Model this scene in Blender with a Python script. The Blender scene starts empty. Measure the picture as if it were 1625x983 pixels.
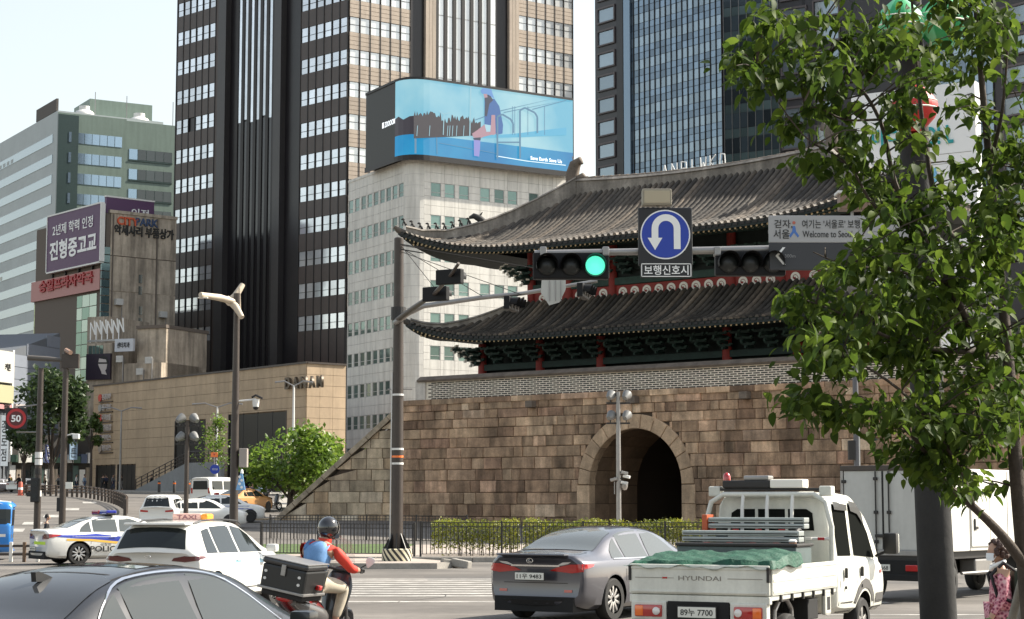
import bpy, bmesh, math, random
from mathutils import Vector, Matrix
from mathutils.bvhtree import BVHTree
random.seed(11)
SC = bpy.context.scene
COL = SC.collection
R = math.radians
# ------------------------------------------------------------------ camera, sky, sun, exposure
FPX, HY, CH = 2950.0, 798.0, 1.85
PITCH = math.atan((HY - 491.5) / FPX)
cam_d = bpy.data.cameras.new('camera')
cam_d.sensor_width = 36.0
cam_d.lens = FPX / 1625.0 * 36.0
cam_d.clip_start, cam_d.clip_end = 0.5, 4000.0
cam = bpy.data.objects.new('camera', cam_d)
COL.objects.link(cam)
cam.location = (0, 0, CH)
cam.rotation_euler = (math.pi / 2 + PITCH, 0, 0)
SC.camera = cam
SUN_EL, SUN_ROT = R(41), math.atan2(0.94, 0.32)
wd = bpy.data.worlds.new('World')
SC.world = wd
wd.use_nodes = True
wn = wd.node_tree.nodes
sky = wn.new('ShaderNodeTexSky')
sky.sky_type = 'NISHITA'
sky.sun_disc = False
sky.sun_elevation, sky.sun_rotation = SUN_EL, SUN_ROT
sky.air_density, sky.dust_density, sky.ozone_density = 1.5, 1.6, 0.0
hsv = wn.new('ShaderNodeHueSaturation')               # thin high haze: a paler, whiter sky
hsv.inputs['Saturation'].default_value, hsv.inputs['Value'].default_value = 0.50, 0.88
wd.node_tree.links.new(sky.outputs[0], hsv.inputs['Color'])
wd.node_tree.links.new(hsv.outputs[0], wn['Background'].inputs[0])
wn['Background'].inputs[1].default_value = 0.12
sl = bpy.data.lights.new('sun', 'SUN')
sl.energy, sl.angle, sl.color = 4.8, R(0.5), (1.0, 0.93, 0.81)
sun = bpy.data.objects.new('sun', sl)
COL.objects.link(sun)
_sd = Vector((math.sin(SUN_ROT) * math.cos(SUN_EL), math.cos(SUN_ROT) * math.cos(SUN_EL), math.sin(SUN_EL)))
sun.rotation_euler = _sd.to_track_quat('Z', 'Y').to_euler()
VS = SC.view_settings
VS.view_transform, VS.look, VS.gamma, VS.exposure = 'Standard', 'None', 1.0, 1.1
VS.use_curve_mapping = False
SC.cycles.max_bounces = 8
SC.cycles.transparent_max_bounces = 12
SC.cycles.caustics_reflective = SC.cycles.caustics_refractive = False

# ------------------------------------------------------------------ layout helpers
_c, _s = math.cos(PITCH), math.sin(PITCH)
def at(px, py, Y):
    dx, dy = (px - 812.5) / FPX, -(py - 491.5) / FPX
    k = Y / (_c - dy * _s)
    return Vector((dx * k, Y, CH + (_s + dy * _c) * k))
def zg(y):                                            # the street climbs gently beyond the gate
    if y < 66: return 0.0
    if y < 78: return 0.029 * (y - 66) ** 2 / 24
    if y < 147: return 0.174 + 0.030 * (y - 78)
    return min(2.244 + 0.014 * (y - 147), 4.2)
class Face:
    """vertical facade plane: local x along it, local y into it, z up"""
    def __init__(self, A, B):
        A, B = Vector(A[:2]), Vector(B[:2])
        self.O, self.L = A, (B - A).length
        self.a = (B - A) / self.L
        self.n = Vector((self.a.y, -self.a.x))
        self.rz = math.atan2(self.a.y, self.a.x)
        self.M = Matrix.Translation((A.x, A.y, 0)) @ Matrix.Rotation(self.rz, 4, 'Z')
    def uz(self, px, py, d=0.0):
        dx, dy = (px - 812.5) / FPX, -(py - 491.5) / FPX
        r = Vector((dx, _c - dy * _s)); rz = _s + dy * _c
        m = -self.n
        k = (d + self.O.dot(m)) / r.dot(m)
        P = r * k
        return (P - self.O).dot(self.a), CH + rz * k
    def u(self, px, py=600, d=0.0): return self.uz(px, py, d)[0]
    def z(self, px, py, d=0.0): return self.uz(px, py, d)[1]
def gp(px, Y):
    return Vector(((px - 812.5) / FPX * Y, Y))
T = Matrix.Translation
def RZ(a): return Matrix.Rotation(a, 4, 'Z')
def RX(a): return Matrix.Rotation(a, 4, 'X')
def RY(a): return Matrix.Rotation(a, 4, 'Y')
def SCL(x, y, z): return Matrix.Diagonal((x, y, z, 1))

# ------------------------------------------------------------------ materials
def mat(name, col, rough=.6, metal=0., var=0., vs=1.5, bump=0., bs=20., rnd=0., emit=0., spec=.5,
        alpha=1., trans=0., coat=0., streak=0., hue=None, stretch=(1, 1, 1), wstain=0., ws=(.45, .45, .16)):
    m = bpy.data.materials.new(name); m.use_nodes = True
    nt = m.node_tree; N = nt.nodes; L = nt.links
    b = N['Principled BSDF']
    c4 = (*col, 1)
    b.inputs['Base Color'].default_value = c4
    b.inputs['Roughness'].default_value = rough
    b.inputs['Metallic'].default_value = metal
    b.inputs['Specular IOR Level'].default_value = spec
    b.inputs['Alpha'].default_value = alpha
    b.inputs['Transmission Weight'].default_value = trans
    b.inputs['Coat Weight'].default_value = coat
    b.inputs['Coat Roughness'].default_value = .04
    if emit:
        b.inputs['Emission Color'].default_value = c4
        b.inputs['Emission Strength'].default_value = emit
    if not (var or rnd or bump or streak or hue): return m
    tc = N.new('ShaderNodeTexCoord'); mp = N.new('ShaderNodeMapping')
    mp.inputs['Scale'].default_value = stretch
    L.new(tc.outputs['Object'], mp.inputs[0])
    oi = N.new('ShaderNodeObjectInfo')
    if rnd or hue:                                     # each piece its own patch of texture
        ad = N.new('ShaderNodeVectorMath'); ad.operation = 'ADD'
        sc = N.new('ShaderNodeVectorMath'); sc.operation = 'SCALE'
        cx = N.new('ShaderNodeCombineXYZ')
        for i in range(3): L.new(oi.outputs['Random'], cx.inputs[i])
        L.new(cx.outputs[0], sc.inputs[0]); sc.inputs['Scale'].default_value = 57.0
        L.new(mp.outputs[0], ad.inputs[0]); L.new(sc.outputs[0], ad.inputs[1])
        vec = ad.outputs[0]
    else: vec = mp.outputs[0]
    f = None
    def mul(x):
        nonlocal f
        if f is None: f = x
        else:
            q = N.new('ShaderNodeMath'); q.operation = 'MULTIPLY'
            L.new(f, q.inputs[0]); L.new(x, q.inputs[1]); f = q.outputs[0]
    def rng(x, lo, hi, a=0., b_=1.):
        q = N.new('ShaderNodeMapRange')
        q.inputs[1].default_value, q.inputs[2].default_value = a, b_
        q.inputs[3].default_value, q.inputs[4].default_value = lo, hi
        L.new(x, q.inputs[0]); return q.outputs[0]
    def nz(scale, det=6, v=None, rg=.6):
        q = N.new('ShaderNodeTexNoise'); q.inputs['Scale'].default_value = scale
        q.inputs['Detail'].default_value = det; q.inputs['Roughness'].default_value = rg
        L.new(v or vec, q.inputs['Vector']); return q.outputs[0]
    if var: mul(rng(nz(vs), 1 - var, 1 + var, .3, .7)); mul(rng(nz(vs * 9, 3), 1 - var * .5, 1 + var * .5, .3, .7))
    if rnd: mul(rng(oi.outputs['Random'], 1 - rnd, 1 + rnd))
    if streak:
        m2 = N.new('ShaderNodeMapping'); m2.inputs['Scale'].default_value = (1.3, 1.3, .12)
        L.new(vec, m2.inputs[0]); mul(rng(nz(1.2, 5, m2.outputs[0]), 1 - streak, 1.05, .38, .58))
    if wstain:                                         # broad weathering that runs on across the pieces
        gm = N.new('ShaderNodeNewGeometry'); m3 = N.new('ShaderNodeMapping'); m3.inputs['Scale'].default_value = ws
        L.new(gm.outputs['Position'], m3.inputs[0]); mul(rng(nz(1.0, 7, m3.outputs[0], .65), 1 - wstain, 1.08, .36, .60))
    src = None
    if hue:
        cr = N.new('ShaderNodeValToRGB'); cr.color_ramp.interpolation = 'LINEAR'
        e = cr.color_ramp.elements
        for i, (p, cc) in enumerate(hue):
            el = e[i] if i < 2 else e.new(p)
            el.position = p; el.color = (*cc, 1)
        wn_ = N.new('ShaderNodeTexWhiteNoise'); wn_.noise_dimensions = '1D'
        L.new(oi.outputs['Random'], wn_.inputs['W']); L.new(wn_.outputs['Value'], cr.inputs[0]); src = cr.outputs[0]
    if f is not None:
        sv = N.new('ShaderNodeVectorMath'); sv.operation = 'SCALE'
        if src: L.new(src, sv.inputs[0])
        else: sv.inputs[0].default_value = col
        L.new(f, sv.inputs['Scale']); src = sv.outputs[0]
    if src: L.new(src, b.inputs['Base Color'])
    if bump:
        bp = N.new('ShaderNodeBump'); bp.inputs['Strength'].default_value = 1.0
        bp.inputs['Distance'].default_value = bump
        L.new(nz(bs, 8), bp.inputs['Height']); L.new(bp.outputs[0], b.inputs['Normal'])
    return m

# ------------------------------------------------------------------ mesh builder
class MB:
    def __init__(s): s.v, s.f, s.k, s.mi = [], [], [], 0
    def face(s, idx): s.f.append(tuple(idx)); s.k.append(s.mi)
    def box(s, x0, x1, y0, y1, z0, z1, M=None):
        b = len(s.v)
        for z in (z0, z1):
            for x, y in ((x0, y0), (x1, y0), (x1, y1), (x0, y1)): s.v.append(Vector((x, y, z)))
        if M is not None:
            for i in range(b, b + 8): s.v[i] = M @ s.v[i]
        for q in ((3, 2, 1, 0), (4, 5, 6, 7), (0, 1, 5, 4), (1, 2, 6, 5), (2, 3, 7, 6), (3, 0, 4, 7)):
            s.face([b + i for i in q])
        return s
    def cbox(s, x0, x1, y0, y1, z0, z1, c=.02, M=None):
        """box with chamfered edges on the -y face and sides"""
        return s.bevbox(x0, x1, y0, y1, z0, z1, c, M)
    def bevbox(s, x0, x1, y0, y1, z0, z1, c=.02, M=None):
        bm = bmesh.new()
        bmesh.ops.create_cube(bm, size=1)
        for v in bm.verts: v.co = ((x0 + x1) / 2 + v.co.x * (x1 - x0), (y0 + y1) / 2 + v.co.y * (y1 - y0), (z0 + z1) / 2 + v.co.z * (z1 - z0))
        c = min(c, .45 * min(x1 - x0, y1 - y0, z1 - z0))
        bmesh.ops.bevel(bm, geom=list(bm.edges), offset=c, segments=2, profile=.6, affect='EDGES')
        s.addbm(bm, M); return s
    def addbm(s, bm, M=None):
        b = len(s.v); bm.verts.index_update()
        for v in bm.verts: s.v.append((M @ v.co) if M is not None else v.co.copy())
        for f in bm.faces: s.face([b + v.index for v in f.verts])
        bm.free(); return s
    def add(s, o, M=None, mi=None):
        b = len(s.v)
        s.v += [(M @ p) if M is not None else p.copy() for p in o.v]
        for f, k in zip(o.f, o.k): s.f.append(tuple(b + i for i in f)); s.k.append(k if mi is None else mi)
        return s
    def quad(s, *p):
        b = len(s.v); s.v += [Vector(q) for q in p]; s.face(range(b, b + len(p))); return s
    def tube(s, pts, r, n=8, cap=True, up=None):
        pts = [Vector(p) for p in pts]; rs = r if isinstance(r, (list, tuple)) else [r] * len(pts)
        b = len(s.v); prev = None
        for i, p in enumerate(pts):
            t = (pts[min(i + 1, len(pts) - 1)] - pts[max(i - 1, 0)]).normalized()
            if prev is None:
                a = Vector((0, 0, 1)) if abs(t.z) < .9 else Vector((1, 0, 0))
                x = t.cross(a).normalized()
            else:
                x = (prev - t * prev.dot(t)).normalized()
            prev = x; y = t.cross(x)
            for j in range(n):
                q = 2 * math.pi * j / n
                s.v.append(p + (x * math.cos(q) + y * math.sin(q)) * rs[i])
        for i in range(len(pts) - 1):
            for j in range(n):
                j2 = (j + 1) % n
                s.face((b + i * n + j, b + i * n + j2, b + (i + 1) * n + j2, b + (i + 1) * n + j))
        if cap:
            s.face([b + j for j in range(n)][::-1]); e = b + (len(pts) - 1) * n
            s.face([e + j for j in range(n)])
        return s
    def lathe(s, prof, n=16, M=None, cap=True):
        b = len(s.v)
        for r, z in prof:
            for j in range(n):
                q = 2 * math.pi * j / n; p = Vector((r * math.cos(q), r * math.sin(q), z))
                s.v.append(M @ p if M is not None else p)
        for i in range(len(prof) - 1):
            for j in range(n):
                j2 = (j + 1) % n
                s.face((b + i * n + j, b + i * n + j2, b + (i + 1) * n + j2, b + (i + 1) * n + j))
        if cap:
            s.face([b + j for j in range(n)][::-1]); e = b + (len(prof) - 1) * n; s.face([e + j for j in range(n)])
        return s
    def prism(s, pts, z0, z1, M=None):
        """polygon in local xy, extruded z0..z1"""
        b = len(s.v); n = len(pts)
        for z in (z0, z1):
            for x, y in pts:
                p = Vector((x, y, z)); s.v.append(M @ p if M is not None else p)
        s.face(list(range(b, b + n))[::-1]); s.face(range(b + n, b + 2 * n))
        for i in range(n):
            j = (i + 1) % n; s.face((b + i, b + j, b + n + j, b + n + i))
        return s
    def grid(s, P):
        b = len(s.v); nr, nc = len(P), len(P[0])
        for row in P: s.v += [Vector(p) for p in row]
        for i in range(nr - 1):
            for j in range(nc - 1):
                s.face((b + i * nc + j, b + i * nc + j + 1, b + (i + 1) * nc + j + 1, b + (i + 1) * nc + j))
        return s
    def mesh(s, name, mats, smooth=None):
        me = bpy.data.meshes.new(name)
        me.from_pydata([tuple(p) for p in s.v], [], s.f)
        for m in (mats if isinstance(mats, (list, tuple)) else [mats]): me.materials.append(m)
        if max(s.k or [0]) > 0: me.polygons.foreach_set('material_index', s.k)
        if smooth:
            me.polygons.foreach_set('use_smooth', [True] * len(me.polygons))
            me.set_sharp_from_angle(angle=R(smooth))
        me.update(); return me
I4 = Matrix.Identity(4)
def node(name, data=None, mats=None, parent=None, M=I4, smooth=None, **props):
    if isinstance(data, MB): data = data.mesh(name, mats, smooth)
    elif data is not None and mats is not None and not data.materials:
        for m in (mats if isinstance(mats, (list, tuple)) else [mats]): data.materials.append(m)
    o = bpy.data.objects.new(name, data); COL.objects.link(o)
    if parent is not None: o.parent = parent
    o.matrix_basis = M
    for k, v in props.items(): o[k] = v
    return o
def thing(name, label, cat, M=I4, group=None, data=None, mats=None, smooth=None):
    o = node(name, data, mats, None, M, smooth, label=label, category=cat)
    if group: o['group'] = group
    return o
def struct(name, data, mats, M=I4, smooth=None): return node(name, data, mats, None, M, smooth, kind='structure')
def copy_tree(o, parent=None):
    c = o.copy(); COL.objects.link(c)
    if parent is not None: c.parent = parent
    for ch in list(o.children): copy_tree(ch, c)
    return c
def rel(parent, Mw): return parent.matrix_basis.inverted() @ Mw

# ------------------------------------------------------------------ lettering
_txt = {}
def text_mesh(s, size=1., ext=.01, align='CENTER', bold=0., shear=0.):
    k = (s, size, ext, align, bold, shear)
    if k in _txt: return _txt[k].copy()
    c = bpy.data.curves.new('lettering', 'FONT'); c.body = s; c.size = size; c.extrude = ext
    c.align_x = align; c.align_y = 'CENTER'; c.offset = bold; c.resolution_u = 3; c.shear = shear
    o = bpy.data.objects.new('lettering', c); COL.objects.link(o)
    dg = bpy.context.evaluated_depsgraph_get()
    me = bpy.data.meshes.new_from_object(o.evaluated_get(dg)); me.materials.clear()
    bpy.data.objects.remove(o); bpy.data.curves.remove(c)
    _txt[k] = me
    return me.copy()
def write(s, parent, M, w, h, m, ext=.01, bold=0., name='lettering', **kw):
    """lettering on a facade frame (x right, y inward, z up), centred on M, fitted into w x h"""
    me = text_mesh(s, 1., .5, 'CENTER', bold, kw.pop('shear', 0.))
    xs = [v.co.x for v in me.vertices]; ys = [v.co.y for v in me.vertices]
    if not xs: return None
    x0, x1, y0, y1 = min(xs), max(xs), min(ys), max(ys)
    S = SCL(w / (x1 - x0), h / (y1 - y0), ext * 2)
    me.transform(RX(math.pi / 2) @ S @ T((-(x0 + x1) / 2, -(y0 + y1) / 2, 0)))
    me.materials.append(m)
    return node(name, me, None, parent, M, **kw)
# ------------------------------------------------------------------ material library
asphalt = mat('asphalt', (.132, .119, .106), .9, var=.24, vs=.3, wstain=.32, ws=(.10, .35, 1), bump=.004, bs=60)
road_paint = mat('road paint', (.34, .325, .30), .8, var=.5, vs=2.2)
yellow_paint = mat('yellow road paint', (.65, .45, .06), .75, var=.2, vs=3)
kerb_m = mat('granite kerb', (.30, .28, .25), .85, var=.2, vs=3)
paving = mat('paving', (.34, .29, .25), .85, var=.15, vs=1.2)
grass_m = mat('grass', (.07, .11, .03), .9, var=.35, vs=2, bump=.03, bs=30)
stone_m = mat('gate stone', (.3, .22, .16), .88, var=.30, vs=1.6, bump=.045, bs=6, rnd=.24, streak=.42,
              wstain=.5,
              hue=[(0., (.29, .178, .112)), (.2, (.51, .335, .212)), (.45, (.41, .27, .168)), (.7, (.60, .42, .272)), (.88, (.49, .29, .19)), (1., (.76, .575, .40))])
wing_m = mat('wing wall stone', (.3, .26, .2), .88, var=.25, vs=1.6, bump=.02, bs=9, rnd=.18, streak=.4, wstain=.25,
              hue=[(0., (.42, .32, .21)), (.4, (.58, .47, .33)), (.7, (.50, .355, .22)), (1., (.68, .58, .44))])
joint_m = mat('stone joint', (.07, .05, .035), .95)
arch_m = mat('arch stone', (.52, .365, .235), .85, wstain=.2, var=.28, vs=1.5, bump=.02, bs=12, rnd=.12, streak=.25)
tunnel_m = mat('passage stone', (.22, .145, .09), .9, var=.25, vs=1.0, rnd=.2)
brick_m = mat('parapet brick', (.055, .045, .04), .85, wstain=.3, var=.3, vs=4, rnd=.2)
mortar_m = mat('parapet mortar', (.82, .74, .62), .9, var=.12, vs=2)
cap_m = mat('parapet cap', (.15, .12, .095), .85, var=.3, vs=2)
tile_m = mat('roof tile', (.10, .094, .088), .7, wstain=.35, ws=(.5, .5, .5), var=.4, vs=2.0, rnd=.35, bump=.012, bs=9,
             hue=[(0., (.046, .039, .032)), (.5, (.082, .068, .054)), (1., (.155, .12, .088))])
tilebase_m = mat('roof tile valley', (.028, .026, .025), .8, var=.3, vs=2)
plaster_m = mat('ridge plaster', (.31, .275, .235), .9, wstain=.35, var=.28, vs=.9, bump=.02, bs=6, streak=.35)
plaster_l = mat('pale plaster', (.60, .55, .49), .9, var=.15, vs=1.2, streak=.2)
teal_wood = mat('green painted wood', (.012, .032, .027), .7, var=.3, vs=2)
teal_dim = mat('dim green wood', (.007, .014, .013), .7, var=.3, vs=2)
red_wood = mat('red painted wood', (.25, .024, .018), .65, var=.2, vs=2)
rafter_tip = mat('rafter tip paint', (.55, .42, .25), .7)
cream_paint = mat('cream paint', (.84, .80, .72), .7)
black_bronze = mat('ridge figure', (.03, .028, .026), .7)
steel_brown = mat('brown steel', (.058, .046, .039), .45, metal=.25, var=.12, vs=4)
steel_dark = mat('dark steel', (.02, .018, .017), .55, var=.15, vs=4)
steel_grey = mat('grey steel', (.30, .29, .28), .4, metal=.6, var=.1, vs=4)
steel_white = mat('white steel', (.70, .69, .66), .45)
black_p = mat('black plastic', (.012, .012, .012), .45)
black_m = mat('matt black', (.015, .014, .014), .8)
chrome = mat('chrome', (.8, .8, .8), .12, metal=1.)
rubber = mat('tyre rubber', (.022, .021, .02), .8)
alloy = mat('alloy wheel', (.55, .54, .53), .28, metal=.85)
white_plate = mat('number plate', (.74, .73, .66), .5)
ink = mat('black ink', (.01, .01, .01), .5)
white_ink = mat('white ink', (.85, .85, .83), .5)
lamp_red = mat('red lamp', (.42, .012, .010), .15, coat=1.)
lamp_dark = mat('dark red lamp', (.10, .008, .010), .12, coat=1.)
lamp_clear = mat('clear lamp', (.75, .72, .68), .1, coat=1.)
lamp_orange = mat('orange lamp', (.85, .16, .01), .2, coat=1.)
car_glass = mat('car glass', (.016, .02, .02), .05, spec=.45)
car_glass_l = mat('pale car glass', (.085, .095, .095), .06, spec=.6)
paint_black = mat('black car paint', (.010, .0105, .012), .28, coat=.5)
paint_silver = mat('silver car paint', (.085, .084, .098), .28, coat=1., metal=.45)
paint_white = mat('white car paint', (.74, .73, .69), .3, coat=.8)
paint_truck = mat('truck paint', (.69, .685, .61), .45, coat=.25, var=.08, vs=2.5, streak=.18)
under_m = mat('underbody', (.012, .012, .012), .9)
bark = mat('bark', (.060, .045, .034), .9, var=.3, vs=6, bump=.01, bs=30)
# ------------------------------------------------------------------ ground
g = MB()
ys = [-60, 0, 20, 40, 60, 66, 69, 72, 75, 78] + list(range(84, 300, 6)) + [400, 800, 2500]
xs = [-1500, -300, -120, -80, -60, -45, -35, -25, -15, 0, 15, 40, 120, 300, 1500]
g.grid([[(x, y, zg(y)) for x in xs] for y in ys])
struct('road', g, asphalt)
# pavement island with the railing, up to the gate; kerb in front
IS = [(-13.0, 66.5), (-9.0, 60.6), (-4.2, 58.8), (30, 58.2), (60, 58.2), (60, 150), (-6, 150), (-13.5, 104)]
g = MB(); g.prism(IS, -.3, .14); struct('pavement', g, paving)
g = MB(); kp = [(-13.2, 66.5), (-9.1, 60.4), (-4.25, 58.6), (60, 58.0)]
for (x0, y0), (x1, y1) in zip(kp, kp[1:]):
    n_ = max(1, int(math.hypot(x1 - x0, y1 - y0) / 1.0)); d_ = Vector((x1 - x0, y1 - y0)).normalized()
    for i in range(n_):
        p = Vector((x0, y0)).lerp(Vector((x1, y1)), i / n_); l_ = math.hypot(x1 - x0, y1 - y0) / n_
        M = T((p.x, p.y, 0)) @ RZ(math.atan2(d_.y, d_.x))
        g.bevbox(.006, l_ - .006, -.02, .17, -.2, .16, .02, M)
struct('kerb', g, kerb_m)
# nose island carrying the signal pole
NI = [(-5.4, 53.6), (-5.0, 52.7), (-4.2, 52.4), (-2.1, 52.6), (-1.7, 53.3), (-1.9, 54.6), (-3.0, 57.2), (-5.2, 57.2)]
g = MB(); g.prism(NI, -.2, .16); struct('traffic_island', g, kerb_m)
g = MB(); g.prism([(x * .96 - .14, (y - 55) * .93 + 55) for x, y in NI], .0, .166); struct('island_top', g, paving)
g = MB(); g.prism([(-15, 75), (-8.6, 62.3), (-4, 63.5), (-4, 100), (-15, 112)], -.3, .155); struct('lawn', g, grass_m)
# painted road markings
g = MB()
for k in range(9):
    y0 = 37.2 + k * 1.02
    g.quad((-5.6, y0, .004), (.9 + .25 * k, y0, .004), (.9 + .25 * k, y0 + .45, .004), (-5.6, y0 + .45, .004))
g.quad((-9, 35.3, .004), (7, 34.8, .004), (7, 35.15, .004), (-9, 35.6, .004))
for y0, x0, x1 in ((31.0, 5.2, 9.0), (27.4, 4.6, 7.0), (46.5, 13.0, 17.0), (40, 9, 10.5)):
    g.quad((x0, y0, .004), (x1, y0 + .1, .004), (x1, y0 + .3, .004), (x0, y0 + .2, .004))
for y0 in (88, 96, 106, 118, 132):
    for x0 in (-29, -24, -19):
        X = x0 * (1 + (y0 - 88) * .006); z0, z1 = zg(y0) + .012, zg(y0 + 3.5) + .012
        g.quad((X, y0, z0), (X + .9, y0 + .4, z0), (X + .2, y0 + 3.5, z1), (X - .7, y0 + 3.1, z1))
struct('road_markings', g, road_paint)
# raised pavement along the podium at the head of the street
g = MB()
FP = [(-62, 205), (-48, 196), (-36, 186), (-24, 172), (-17.5, 150), (-16.5, 125), (-13.5, 115), (-8, 120), (-5, 200), (-62, 240)]
b0 = len(g.v)
g.v += [Vector((x, y, zg(y) + .16)) for x, y in FP] + [Vector((x, y, zg(y) - .3)) for x, y in FP]
n_ = len(FP); g.face(range(n_))
for i in range(n_):
    j = (i + 1) % n_; g.face((i, n_ + i, n_ + j, j))
struct('far_pavement', g, kerb_m)

# ------------------------------------------------------------------ the old city gate
GO = Vector((-5.32, 100.9, 0)); GA = Face(GO, GO + Vector((.783, -.623, 0)) * 40)
GATE = thing('city_gate', 'old stone city gate with arched passage and two tiled roofs behind the railing', 'gate', GA.M)
base = node('stone_base', None, None, GATE)
UC, AR, AO, ZS, UA = 13.6, 2.75, 3.46, 2.74, 14.53
rg = random.Random(3)
def chip(w, h, dep, c, rr, ss=.022):
    """one hewn block: front face at y=0, slightly uneven, edges chamfered; x 0..w, z 0..h"""
    m = MB(); j = lambda: rr.uniform(-ss, ss)
    fr = [(c + j(), j() * .7, c + j()), (w - c + j(), j() * .7, c + j()), (w - c + j(), j() * .7, h - c + j()), (c + j(), j() * .7, h - c + j())]
    md = [(0, c * .9, 0), (w, c * .9, 0), (w, c * .9, h), (0, c * .9, h)]
    bk = [(0, dep, 0), (w, dep, 0), (w, dep, h), (0, dep, h)]
    m.v = [Vector(p) for p in fr + md + bk]
    m.face((0, 1, 2, 3))
    for a, b in ((0, 4), (4, 8)):
        for i in range(4):
            k = (i + 1) % 4; m.face((b + i, b + k, a + k, a + i))
    return m
def inside_arch(u0, u1, z0, z1):
    lo, hi = UA - AO, UA + AO
    if z0 < ZS: return (max(u0, lo), min(u1, hi)) if u1 > lo and u0 < hi else None
    dz = z0 + .5 * (z1 - z0) - ZS
    if dz >= AO: return None
    w = math.sqrt(max(0, AO * AO - dz * dz)); lo, hi = UA - w, UA + w
    return (lo, hi) if u1 > lo and u0 < hi else None
stones = []
z = -.15; k = 0
hts = [.62, .60, .62, .58, .60, .56, .58, .52, .5, .5, .46, .44, .42]
hts = [h * 7.32 / sum(hts) for h in hts]
for h in hts:
    u = -.9 + rg.uniform(-.0, .02); k += 1
    while u < 41:
        w = rg.choice([.55, .75, .95, 1.1, 1.25, 1.5, 1.9]) * rg.uniform(.85, 1.12)
        for (a, b) in [(u, min(u + w, 41))]:
            hit = inside_arch(a, b, z, z + h)
            segs = [(a, b)] if not hit else [(a, min(b, hit[0])), (max(a, hit[1]), b)]
            for p, q in segs:
                if q - p > .12: stones.append((p, q, z, h))
        u += w
    z += h
vis = [s for s in stones if s[2] + s[3] > 1.2 and s[0] < 26.2]
vis.sort(key=lambda s: -(s[1] - s[0]) * s[3]); keep = set(vis[:300]); rest = MB()
for s in stones:
    p, q, z0, h = s; gap = .020
    m = chip(q - p - gap, h - gap, .3, .035, rg)
    M = T((p, rg.uniform(-.055, .02), z0))
    if s in keep: node('stone', m, stone_m, base, M)
    else: rest.add(m, M)
node('small_stones', rest, stone_m, base, kind='stuff')
g = MB()                                               # rubble core behind the joints, open where the passage runs
pts = [(-.85, -.6), (UA - AO + .3, -.6), (UA - AO + .3, ZS)]
pts += [(UA - (AO - .3) * math.cos(math.pi * i / 24), ZS + (AO - .3) * math.sin(math.pi * i / 24)) for i in range(1, 24)]
pts += [(UA + AO - .3, ZS), (UA + AO - .3, -.6), (41, -.6), (41, 7.12), (-.85, 7.12)]
g.prism(pts, 0, 14, T((0, .08, 0)) @ RX(math.pi / 2) @ SCL(1, 1, -1))
node('core', g, joint_m, base)
g = MB(); g.box(-.8, 41, .3, 13.8, 7.0, 7.2); node('terrace', g, cap_m, base)
# coping course and spouts
u = -.9
while u < 41:
    w = rg.uniform(1.3, 2.2)
    node('coping_stone', chip(w - .02, .30, .6, .03, rg), stone_m, base, T((u, -.07, 7.16 - .08))); u += w
for u in (8.2, 14.6, 21.0):
    g = MB(); g.bevbox(-.22, .22, -.42, .2, 6.72, 7.06, .03, T((u, 0, 0))); g.box(-.09, .09, -.425, -.3, 6.86, 6.99, T((u, 0, 0)))
    node('water_spout', g, cap_m, base)
# arch ring
NV = 13
for i in range(NV):
    a0, a1 = math.pi * i / NV + .004, math.pi * (i + 1) / NV - .004
    c_ = .03; m = MB()
    def ring(r0, r1, y, b0, b1, n=3):
        return [Vector((-r0 * math.cos(b0 + (b1 - b0) * t / n), y, r0 * math.sin(b0 + (b1 - b0) * t / n))) for t in range(n + 1)] + \
               [Vector((-r1 * math.cos(b0 + (b1 - b0) * t / n), y, r1 * math.sin(b0 + (b1 - b0) * t / n))) for t in range(n, -1, -1)]
    f0 = ring(AR + c_, AO - c_, -.06, a0 + .01, a1 - .01); f1 = ring(AR, AO, -.03, a0, a1); f2 = ring(AR, AO, .5, a0, a1)
    m.v = f0 + f1 + f2; n8 = len(f0); m.face(range(n8))
    for a in (0, n8):
        for q in range(n8):
            r_ = (q + 1) % n8; m.face((a + n8 + q, a + n8 + r_, a + r_, a + q))
    node('voussoir', m, arch_m, base, T((UA, 0, ZS)))
for sgn in (-1, 1):
    zz = -.2
    for h in (1.0, 1.0, .93):
        m = chip(AO - AR + .08 - .012, h - .012, .5, .03, rg)
        node('jamb_stone', m, arch_m, base, T(((UA - AO - .08) if sgn < 0 else UA + AR, -.05, zz))); zz += h
# vaulted passage, the timber door leaves standing back in it
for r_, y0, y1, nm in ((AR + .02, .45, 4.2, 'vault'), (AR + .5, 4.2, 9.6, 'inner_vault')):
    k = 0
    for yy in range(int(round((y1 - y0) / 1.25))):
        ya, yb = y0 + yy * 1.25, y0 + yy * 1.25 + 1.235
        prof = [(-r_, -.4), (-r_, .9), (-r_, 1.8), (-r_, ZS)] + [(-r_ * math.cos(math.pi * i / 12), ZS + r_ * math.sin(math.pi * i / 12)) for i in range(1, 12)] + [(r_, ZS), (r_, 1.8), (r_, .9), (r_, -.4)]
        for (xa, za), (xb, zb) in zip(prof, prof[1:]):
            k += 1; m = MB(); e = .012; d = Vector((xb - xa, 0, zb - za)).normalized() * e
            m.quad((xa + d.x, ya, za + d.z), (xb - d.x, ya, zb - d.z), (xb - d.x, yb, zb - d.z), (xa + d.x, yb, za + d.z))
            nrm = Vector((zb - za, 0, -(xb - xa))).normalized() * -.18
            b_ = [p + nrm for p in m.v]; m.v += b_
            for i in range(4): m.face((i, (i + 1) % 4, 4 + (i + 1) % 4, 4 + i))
            node('vault_stone' if nm == 'vault' else 'inner_vault_stone', m, tunnel_m, base, T((UA, 0, 0)))
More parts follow.
